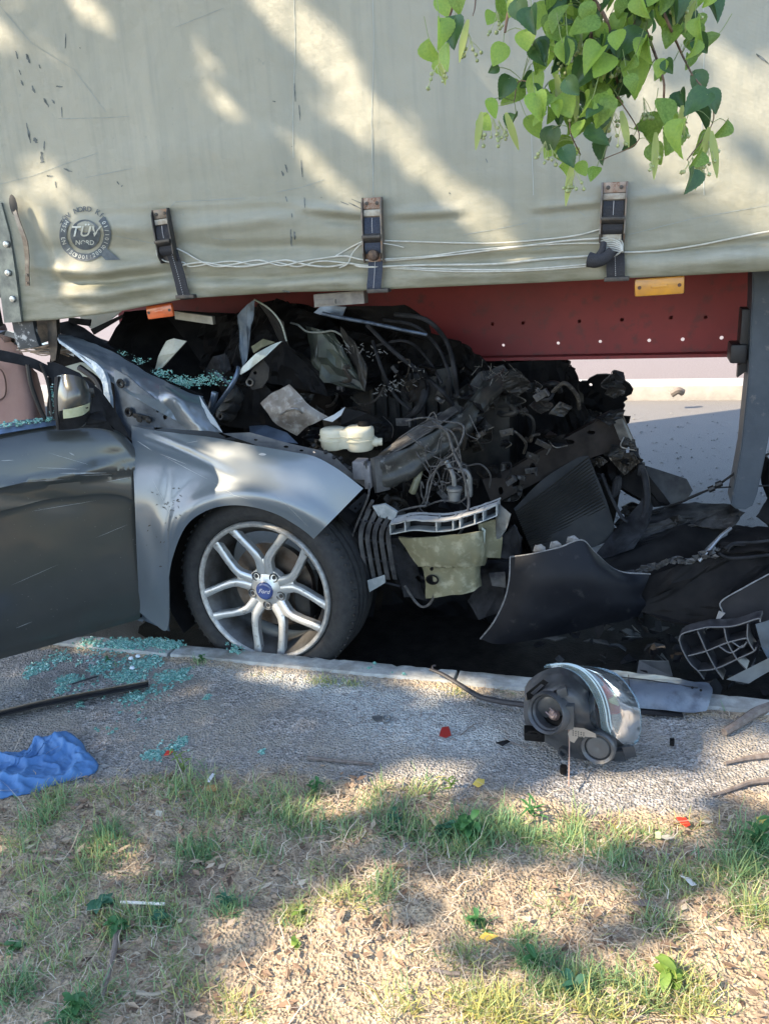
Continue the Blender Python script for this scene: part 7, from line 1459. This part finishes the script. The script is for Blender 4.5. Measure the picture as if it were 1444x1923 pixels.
# leafy weeds, one by one
m_weed = mat('weed_leaf', (.045, .15, .05), .5, col2=(.07, .19, .06), sc=30, transl=.3); m_weed2 = mat('weed_leaf_bluish', (.05, .16, .09), .5, col2=(.035, .12, .07), sc=30, transl=.25); m_weedy = mat('weed_leaf_light', (.2, .3, .06), .5, col2=(.13, .24, .05), sc=30, transl=.35)
def leafblade(bm, base, dir_, up, L_, W, droop=.4, n=5):
    d = dir_.normalized(); s = d.cross(up).normalized(); A, C_, D_ = [], [], []
    for i in range(n+1):
        t = i/n; ww = W*math.sin(math.pi*min(1, .08+t*.9))**.8*(1-.2*t); p = base+d*L_*t+up*(-droop*L_*t*t); A.append(bm.verts.new(p+s*ww+up*ww*.3)); C_.append(bm.verts.new(p-s*ww+up*ww*.3)); D_.append(bm.verts.new(p))
    for i in range(n): bm.faces.new((A[i], A[i+1], D_[i+1], D_[i])); bm.faces.new((D_[i], D_[i+1], C_[i+1], C_[i]))
def weed(x, y, n_, L_, W, hgt, m, label):
    c = atz(x, y, .14); c.z = hgz(c.x, c.y)-.002; T = thing('weed_plant', tuple(c), label, 'weed', 'leafy weeds on the verge'); b = B(); tb = B()
    for s in range(max(1, n_//6)):
        hh = hgt*random.uniform(.6, 1); e = c+Vector((random.uniform(-.3, .3)*hgt, random.uniform(-.2, .2)*hgt, hh)); tube(tb, [c+Vector((random.uniform(-.01, .01), random.uniform(-.01, .01), 0)), (c+e)/2+Vector((random.uniform(-.006, .006), 0, 0)), e], .0013, 5)
        for k in range(6):
            t = (k+1)/6; p = c.lerp(e, t); a = random.uniform(0, 6.28); leafblade(b, p, Vector((math.cos(a), math.sin(a), random.uniform(.1, .9))), Vector((0, 0, 1)), L_*random.uniform(.6, 1.1), W*random.uniform(.7, 1.1), random.uniform(.1, .5))
    mk('stem', tb, m, T); mk('foliage', b, m, T, kind='stuff', smooth=60); return T
for a in ((345, 1440, 12, .03, .003, .09, m_weedy, 'tall narrow-leaved pale weed at the path edge on the left'), (590, 1478, 12, .022, .006, .05, m_weed, 'small upright weed alone at the path edge'), (880, 1570, 42, .035, .010, .055, m_weed, 'largest leafy green weed clump in the middle'), (830, 1560, 18, .028, .008, .04, m_weed2, 'leafy weed left of the largest weed clump'), (1000, 1530, 12, .05, .004, .05, m_weed, 'weed with long narrow upright leaves right of the largest clump'), (740, 1540, 18, .028, .007, .045, m_weed2, 'weed clump between two dry grass tufts in the middle'),
          (190, 1700, 12, .04, .013, .03, m_weed2, 'broad-leaved weed in the lower left'), (220, 1742, 18, .035, .010, .03, m_weed, 'weed below the broad-leaved one, beside the white stick'), (296, 1722, 6, .03, .012, .015, m_weed2, 'pale broad leaf weed at the end of the white stick'), (28, 1768, 6, .025, .012, .015, m_weed, 'tiny dark green weed at the left edge'), (145, 1900, 18, .035, .008, .05, m_weed, 'bright green weed at the bottom left'), (430, 1695, 12, .022, .006, .035, m_weed2, 'small weed on bare soil left of the sunlit mound'),
          (895, 1730, 12, .02, .006, .03, m_weed, 'small weed above the yellow leaf'), (560, 1770, 6, .018, .008, .02, m_weedy, 'tiny lime green seedling in the sunlit soil'), (1260, 1840, 12, .04, .013, .045, m_weedy, 'light green lobed weed at the lower right'), (1075, 1855, 12, .03, .008, .03, m_weed2, 'weed in the lower middle under long grass'), (1010, 1805, 12, .03, .008, .03, m_weed, 'weed in the shaded dip right of the yellow leaf'), (375, 1236, 12, .02, .005, .03, m_weed, 'small weed growing at the kerb below the wheel'), (205, 1232, 6, .018, .005, .025, m_weed, 'tiny weed at the kerb among the glass'),
          (1425, 1590, 24, .04, .008, .07, m_weed, 'tall leafy weed at the right edge'), (845, 1470, 12, .022, .003, .05, m_weedy, 'wispy yellow-green weed beside the path'), (565, 1715, 12, .02, .006, .02, m_weedy, 'light green weed on the sunlit mound')): weed(*a)

# ================================================================== LINDEN TREE: trunk and crown behind the camera, one branch hanging into view
TC = Vector((-4.9, -2.9, .06))
TREE = thing('linden_tree', tuple(TC), 'linden tree whose leafy fruiting branch hangs in front of the tarpaulin', 'tree')
m_bark = mat('bark', (.1, .085, .07), .9, col2=(.17, .15, .13), sc=12, bump=.01, bsc=14, stretch=(3, 3, .6))
b = B(); tube(b, [TC, TC+Vector((.05, .03, .9)), TC+Vector((-.02, .06, 2)), TC+Vector((.08, 0, 3.6)), TC+Vector((.1, .1, 5.6))], [.26, .1], 18, m=30)
for k in range(14):
    a = k*2.4; z = 2.6+k*.22; p = TC+Vector((.05, .02, z)); e = p+Vector((math.cos(a)*2.6, math.sin(a)*1.9, .9)); tube(b, [p, (p+e)/2+Vector((0, 0, .2)), e], [.07, .015], 7)
mk('trunk', b, m_bark, TREE)
# crown leaves; openings in the crown let the sun through in patches
ZR = 5.0
tz_ = lambda x, y: at(x, y, YT); gz_ = lambda x, y: atz(x, y, .14); fz_ = lambda x, y: at(x, y, 2.3)
def toref(P): t = (ZR-P[2]); return (P[0]-SUN.x*t, P[1]-SUN.y*t)
OPEN = []
MG = []
def op(fn, pl, mg=None): OPEN.append([toref(fn(*p)) for p in pl]); MG.append(mg if mg is not None else (.032 if fn is tz_ else .045))
op(tz_, [(468, -40), (560, -40), (625, 60), (655, 130), (720, 210), (800, 280), (880, 350), (945, 400), (975, 470), (930, 470), (850, 400), (760, 330), (680, 250), (600, 150), (520, 60)])
op(tz_, [(350, 120), (400, 120), (470, 170), (490, 215), (450, 225), (400, 185)]); op(tz_, [(555, 285), (610, 290), (665, 335), (700, 385), (660, 400), (600, 350)])
op(tz_, [(-30, 0), (30, 0), (75, 80), (60, 100), (0, 70)]); op(tz_, [(50, 300), (90, 305), (150, 360), (175, 400), (130, 405), (80, 350)]); op(tz_, [(0, 330), (40, 335), (75, 385), (50, 400), (10, 370)])
op(tz_, [(1080, -60), (1230, -60), (1260, 20), (1330, 60), (1444, 110), (1600, 160), (1600, 560), (1444, 430), (1330, 400), (1230, 330), (1180, 280), (1120, 180), (1090, 60)])
op(tz_, [(120, -40), (160, -20), (205, 50), (190, 70), (150, 30)]); op(tz_, [(100, 480), (150, 470), (190, 540), (150, 600), (110, 560)])
op(gz_, [(340, 1980), (400, 1850), (480, 1800), (530, 1715), (620, 1685), (700, 1700), (780, 1760), (840, 1830), (1000, 1870), (1120, 1850), (1240, 1800), (1300, 1750), (1380, 1720), (1500, 1690), (1560, 2000)])
op(gz_, [(830, 1690), (900, 1650), (1010, 1640), (1100, 1665), (1110, 1690), (1010, 1700), (900, 1740)])
op(gz_, [(980, 1530), (1040, 1500), (1140, 1475), (1250, 1468), (1262, 1535), (1160, 1540), (1060, 1545)], .085); op(gz_, [(1335, 1430), (1380, 1412), (1500, 1400), (1500, 1475), (1400, 1478), (1345, 1460)], .075)
op(gz_, [(690, 1450), (770, 1432), (840, 1430), (860, 1445), (760, 1470)]); op(gz_, [(590, 1500), (640, 1478), (690, 1480), (680, 1500), (620, 1515)]); op(gz_, [(545, 1192), (600, 1190), (655, 1205), (640, 1216), (560, 1212)])
op(gz_, [(760, 1264), (860, 1270), (905, 1285), (880, 1304), (790, 1284)]); op(gz_, [(150, 1205), (165, 1205), (165, 1212), (150, 1212)]); op(gz_, [(440, 1250), (560, 1258), (556, 1268), (470, 1262)])
op(fz_, [(352, 842), (400, 826), (470, 842), (540, 868), (560, 896), (500, 905), (450, 880), (380, 878)]); op(fz_, [(398, 880), (430, 884), (470, 950), (450, 962), (420, 920)])
op(fz_, [(-80, 780), (10, 780), (26, 820), (10, 880), (-20, 960), (-80, 960)])
op(lambda x, y: at(x, y, 2.56), [(690, 800), (730, 800), (725, 840), (690, 850)]); op(lambda x, y: at(x, y, 2.38), [(800, 960), (900, 945), (910, 975), (810, 985)])
ob_ = lambda x, y: at(x, y, 1.5)
op(ob_, [(790, 0), (900, -60), (1020, 40), (960, 150), (940, 260), (880, 240), (800, 140)], .0); op(ob_, [(1020, 20), (1120, -20), (1130, 60), (1060, 150), (1020, 130)], .0); op(ob_, [(1180, -40), (1260, -20), (1230, 80), (1190, 60)], .0); op(ob_, [(1030, 290), (1130, 270), (1140, 350), (1050, 370)], .0)
def inop(x, y): return any(inpoly(x, y, P) for P in OPEN)
DAP = [([toref(gz_(x, y)) for x, y in pl], kp) for pl, kp in (([(-300, 1560), (300, 1500), (900, 1480), (1600, 1490), (1700, 2100), (-500, 2100)], .42), ([(-200, 1240), (400, 1250), (1500, 1320), (1600, 1490), (900, 1480), (300, 1500), (-300, 1560)], .62))]
bbs = [(min(p[0] for p in P), max(p[0] for p in P), min(p[1] for p in P), max(p[1] for p in P)) for P in OPEN]
NL = 36000; V = []; F = []
cx, cy, cz = -4.6, -1.4, 5.0
cnt = 0; rp_ = rng.random((NL*3, 3)); rn_ = rng.normal(0, 1, (NL*3, 3)); ra = rng.random(NL*3); rr_ = rng.random(NL*3)
for i in range(NL*3):
    if cnt >= NL: break
    X = -8.4+7.2*rp_[i, 0]; Y = -4.4+5.6*rp_[i, 1]; Z = 3.7+2.6*rp_[i, 2]
    u = ((X-cx)/4.0)**2+((Y-cy)/3.1)**2+((Z-cz)/1.5)**2
    if u > 1+.35*noise.noise(Vector((X, Y, Z))): continue
    t = ZR-Z; x, y = X-SUN.x*t, Y-SUN.y*t; hit = False
    for P, bb, mg in zip(OPEN, bbs, MG):
        if bb[0]-.09 < x < bb[1]+.09 and bb[2]-.09 < y < bb[3]+.09:
            if inpoly(x, y, P) or edged(x, y, P) < mg: hit = True; break
    if hit and (mg is None or mg > .04 or rr_[i] > .03): continue
    if not hit and any(inpoly(x, y, P) and rr_[i] > kp for P, kp in DAP): continue
    n = Vector(rn_[i]).normalized(); n = (n+Vector((0, 0, .6))).normalized(); a = n.cross(Vector((.3, .5, .8))).normalized(); c_ = n.cross(a); s = .05+.03*ra[i]; p = Vector((X, Y, Z)); k = len(V)
    V += [tuple(p-a*s), tuple(p+c_*s*.8-a*s*.2), tuple(p+a*s*1.1), tuple(p-c_*s*.8-a*s*.2)]; F.append((k, k+1, k+2, k+3)); cnt += 1
m_leaf = mat('linden_leaf', (.14, .25, .04), .42, col2=(.24, .37, .07), sc=9, transl=.45)
m_leaf2 = mat('linden_leaf_light', (.34, .5, .09), .45, col2=(.26, .42, .08), sc=9, transl=.5)
m_leaf3 = mat('linden_leaf_dark', (.06, .13, .04), .4, col2=(.045, .10, .035), sc=9, transl=.25)
cr = fastmesh('crown', np.array(V)-np.array(TC), np.array(F), m_leaf, kind='stuff'); cr.parent = TREE
# hanging branch
YBR = 1.5
def bq(x, y, o=0): return at(x, y, YBR+o)
TW = [([(1010, -260), (990, -120), (968, -30), (955, 20), (948, 60)], [.006, .002]), ([(1040, -260), (1080, -80), (1105, 20), (1110, 80), (1085, 130), (1062, 190)], [.006, .0016]), ([(1090, -40), (1140, 40), (1150, 110), (1160, 180), (1120, 230)], [.004, .0014]),
      ([(1160, -240), (1196, -60), (1200, 20), (1180, 60), (1150, 90)], [.005, .0015]), ([(1200, -60), (1240, 10), (1258, 50), (1280, 100), (1300, 140)], [.004, .0014]), ([(1200, 20), (1226, 90), (1246, 150), (1250, 200), (1290, 230)], [.0035, .0012]),
      ([(870, -240), (860, -60), (850, 10), (840, 40)], [.004, .0014]), ([(1110, 60), (1080, 180), (1070, 240), (1090, 290)], [.002, .001]), ([(1060, 190), (980, 150), (965, 190)], [.0016, .001]), ([(900, -120), (893, 0), (888, 28)], [.0025, .001]), ([(1300, 140), (1330, 180), (1338, 230), (1290, 300)], [.0014, .001]), ([(1160, 180), (1200, 260), (1130, 300)], [.0013, .0008])]
bt = B()
for pl, r_ in TW: tube(bt, [bq(x, y, .05*math.sin(i*1.3+x)) for i, (x, y) in enumerate(pl)], [r_[0]*.8, r_[1]*.9], 6)
top_ = bq(1080, -260); tube(bt, [TC+Vector((.1, .05, 4.2)), Vector((-3.4, -1.2, 4.5)), Vector((-1.4, .6, 3.6)), top_+Vector((0, 0, .1)), bq(1160, -240)], [.05, .006], 8, m=40); tube(bt, [top_+Vector((0, 0, .1)), bq(1010, -260)], [.007, .006], 6); tube(bt, [top_+Vector((0, 0, .12)), bq(870, -240)], [.007, .004], 6)
hb = mk('hanging_branch', bt, mat('twig_bark', (.12, .07, .05), .8, col2=(.2, .13, .09), sc=60), TREE)
def leafmesh(seed, fold, curl, mt):
    rnd = random.Random(seed); N = 18; outl = []
    for i in range(N+1):
        t = i/N; w_ = .5*math.sin(math.pi*t**.62)**.85*(1-.12*t) if 0 < t < 1 else 0; w_ += .022*(i % 2)*(0 < i < N)
        outl.append((t-.06*(1-abs(2*min(t, .5)-0))*0, w_))
    V, F = [], []
    for i, (t, w_) in enumerate(outl):
        for k, u in enumerate((-1, -.5, 0, .5, 1)):
            back = -.1*abs(u)*(1-t)**3*1.6
            V.append(((u*w_), t+back, -fold*abs(u)*w_*1.0*-1-curl*(t*t)+.015*math.sin(7*t+u*3+seed)))
    for i in range(N):
        for k in range(4): a = i*5+k; F.append((a, a+1, a+6, a+5))
    me = bpy.data.meshes.new('leaf'); me.from_pydata(V, [], F)
    for p in me.polygons: p.use_smooth = True
    me.materials.append(mt); return me
LM = [leafmesh(s, f, c, m) for s, f, c, m in ((1, .3, .2, m_leaf), (2, .7, .35, m_leaf), (3, .2, .1, m_leaf2), (4, .9, .5, m_leaf2), (5, .4, .3, m_leaf3), (6, 1.1, .2, m_leaf3), (7, .1, .5, m_leaf))]
FACE = [  # measured leaves: x, y attachment-ish centre, length px, roll deg, material index, turn
 (830, 62, 62, 190, 3, .6), (850, 60, 66, 172, 4, .5), (815, 100, 60, 200, 3, 1.1), (838, 110, 60, 180, 2, 1.2), (828, 130, 40, 180, 3, 1.2), (935, 104, 46, 150, 2, .1), (926, 130, 30, 120, 4, 1.0), (948, 165, 56, 160, 4, .4), (925, 205, 56, 210, 2, .5), (912, 232, 52, 215, 2, .9), (962, 232, 40, 150, 5, .9), (1004, 240, 60, 215, 2, .2),
 (1034, 264, 54, 175, 4, .5), (1092, 60, 60, 170, 2, .4), (1062, 100, 56, 200, 2, .3), (1104, 150, 60, 190, 0, .6), (1094, 170, 60, 170, 4, .9), (1180, 90, 76, 200, 4, .4), (1200, 95, 60, 160, 0, .7), (1240, 30, 44, 180, 0, .2), (1286, 54, 32, 120, 0, .1), (1299, 84, 34, 190, 0, .3), (1312, 160, 52, 200, 4, .2), (1340, 190, 62, 210, 4, .15), (1356, 244, 46, 150, 1, 1.0),
 (1250, 210, 70, 190, 0, .25), (1262, 260, 76, 170, 0, .4), (1232, 290, 60, 200, 0, .8), (1274, 260, 70, 160, 3, 1.2), (1208, 246, 40, 250, 1, .5), (1293, 342, 54, 175, 5, .8), (1168, 158, 60, 150, 5, .7), (1094, 318, 44, 210, 2, .2), (1062, 322, 40, 240, 3, .3), (1114, 326, 40, 150, 0, .5), (1136, 286, 54, 155, 5, 1.0), (1098, 170, 54, 180, 4, .7), (1000, 40, 60, 185, 5, .7), (978, 22, 56, 200, 4, .8),
 (944, 18, 60, 180, 0, .5), (1016, 30, 60, 160, 2, .5), (1044, 14, 66, 190, 2, .4), (1050, 60, 60, 180, 3, .8), (1108, 40, 60, 170, 1, .6), (920, 34, 40, 160, 2, .4), (1064, 200, 60, 200, 2, .5), (1010, 200, 56, 190, 3, .4), (1310, 300, 40, 150, 1, .9), (1322, 270, 50, 170, 6, .7), (1222, 240, 56, 170, 6, .5), (1180, 330-60, 40, 150, 4, .8), (1150, 50, 50, 170, 1, .5), (1330, 0, 30, 150, 3, .4), (1216, 6, 50, 170, 2, .4), (860, 4, 50, 180, 0, .5), (836, 12, 50, 200, 2, .4)]
rl = random.Random(5)
def near(x, y):
    best = (1e9, None)
    for pl, _ in TW:
        for (a, b_), (c, d) in zip(pl[:-1], pl[1:]):
            for t in (0, .5, 1): dd = math.hypot(a+(c-a)*t-x, b_+(d-b_)*t-y); best = min(best, (dd, (a+(c-a)*t, b_+(d-b_)*t)))
    return best[1]
leaves = list(FACE)
while len(leaves) < 298:
    x, y = rl.choice([(rl.gauss(1120, 62), rl.gauss(80, 100)), (rl.gauss(1240, 55), rl.gauss(110, 90)), (rl.gauss(1060, 50), rl.gauss(90, 90)), (rl.gauss(1110, 50), rl.gauss(200, 50)), (rl.uniform(960, 1330), rl.uniform(-180, 20))])
    if y > 330 or x < 905 or x > 1345 or rl.random() < .25 or y > 330-abs(x-1190)*.25 or (x < 1000 and y > 200) or (1150 < x < 1230 and y > 170) or (x < 960 and y > 60): continue
    leaves.append((x, y, rl.uniform(34, 66), rl.gauss(180, 28), rl.choice((0, 1, 2, 2, 3, 3, 4, 4, 5, 6)), rl.uniform(.1, 1.25)))
pet = B(); proto = {}
for k, (x, y, Lp, rollv, mi, turn) in enumerate(leaves):
    c = bq(x, y, rl.uniform(-.1, .1)); s = px_s(c)*Lp*.64*rl.uniform(.85, 1.15); a = math.radians(rollv); dirv = (CR*math.sin(a)*-1+CU*math.cos(a)+f0*rl.uniform(-.3, .3)).normalized()
    zax = (-f0*math.cos(turn)+(CR if rl.random() < .5 else -CR)*math.sin(turn)+Vector((0, 0, .25))); zax = (zax-dirv*zax.dot(dirv)).normalized(); xax = dirv.cross(zax)
    me = LM[mi]; o = bpy.data.objects.new('leaf', me); COL.objects.link(o); o.parent = hb
    base = c-dirv*s*.5; M = Matrix((xax, dirv, zax)).transposed().to_4x4(); o.matrix_local = Matrix.Translation(base-TC) @ M @ Matrix.Diagonal((s, s, s, 1))
    q = near(x, y); tp = bq(*q); tube(pet, [base, (base+tp)/2+Vector((0, 0, .006)), tp] if (base-tp).length < .09 else [base, base-dirv*.012, base-dirv*.03+Vector((0, 0, .012))], .0006, 4, 5)
mk('leaf_stalk', pet, mat('stalk_green', (.2, .26, .1), .6), hb, kind='stuff')
# linden fruit and bracts
fb = B(); br = B()
FR = [(828, 140), (820, 148), (936, 250), (950, 262), (925, 245), (905, 260), (1024, 290), (1032, 296), (1076, 352), (1082, 346), (934, 45), (936, 50), (1148, 130), (1172, 134), (1090, 90), (1120, 210), (1150, 228), (1230, 300), (1330, 290), (1334, 298), (1300, 320), (1278, 18), (1308, 22), (1270, 14), (884, 102), (880, 88), (1100, 100), (1064, 120), (1044, 190), (1140, 240), (1166, 260), (1280, 250), (1080, 210), (1208, 208), (1320, 320)]
for x, y in FR:
    c = bq(x, y-26, rl.uniform(-.05, .02)); dark = x < 890 and y < 110
    for k in range(rl.choice((3, 5, 6))):
        e = c+Vector((rl.uniform(-.016, .016), rl.uniform(-.01, .01), -rl.uniform(.016, .034))); tube(fb, [c, (c+e)/2+Vector((rl.uniform(-.003, .003), 0, 0)), e], .0005, 4, 4)
        bmesh.ops.create_icosphere(fb, subdivisions=1, radius=rl.uniform(.0026, .0038), matrix=Matrix.Translation(e))
    if rl.random() < .7: leafblade(br, c+Vector((0, 0, .02)), Vector((rl.uniform(-.4, .4), rl.uniform(-.2, .2), -1)), Vector((rl.uniform(-.5, .5), -1, 0)).normalized(), rl.uniform(.05, .075), .0065, .15, 8)
mk('fruit', fb, mat('fruit_green', (.36, .4, .2), .5, col2=(.28, .33, .15), sc=60), hb, kind='stuff', smooth=60)
mk('bract', br, mat('bract_pale', (.4, .48, .16), .5, transl=.4), hb, kind='stuff', smooth=60)
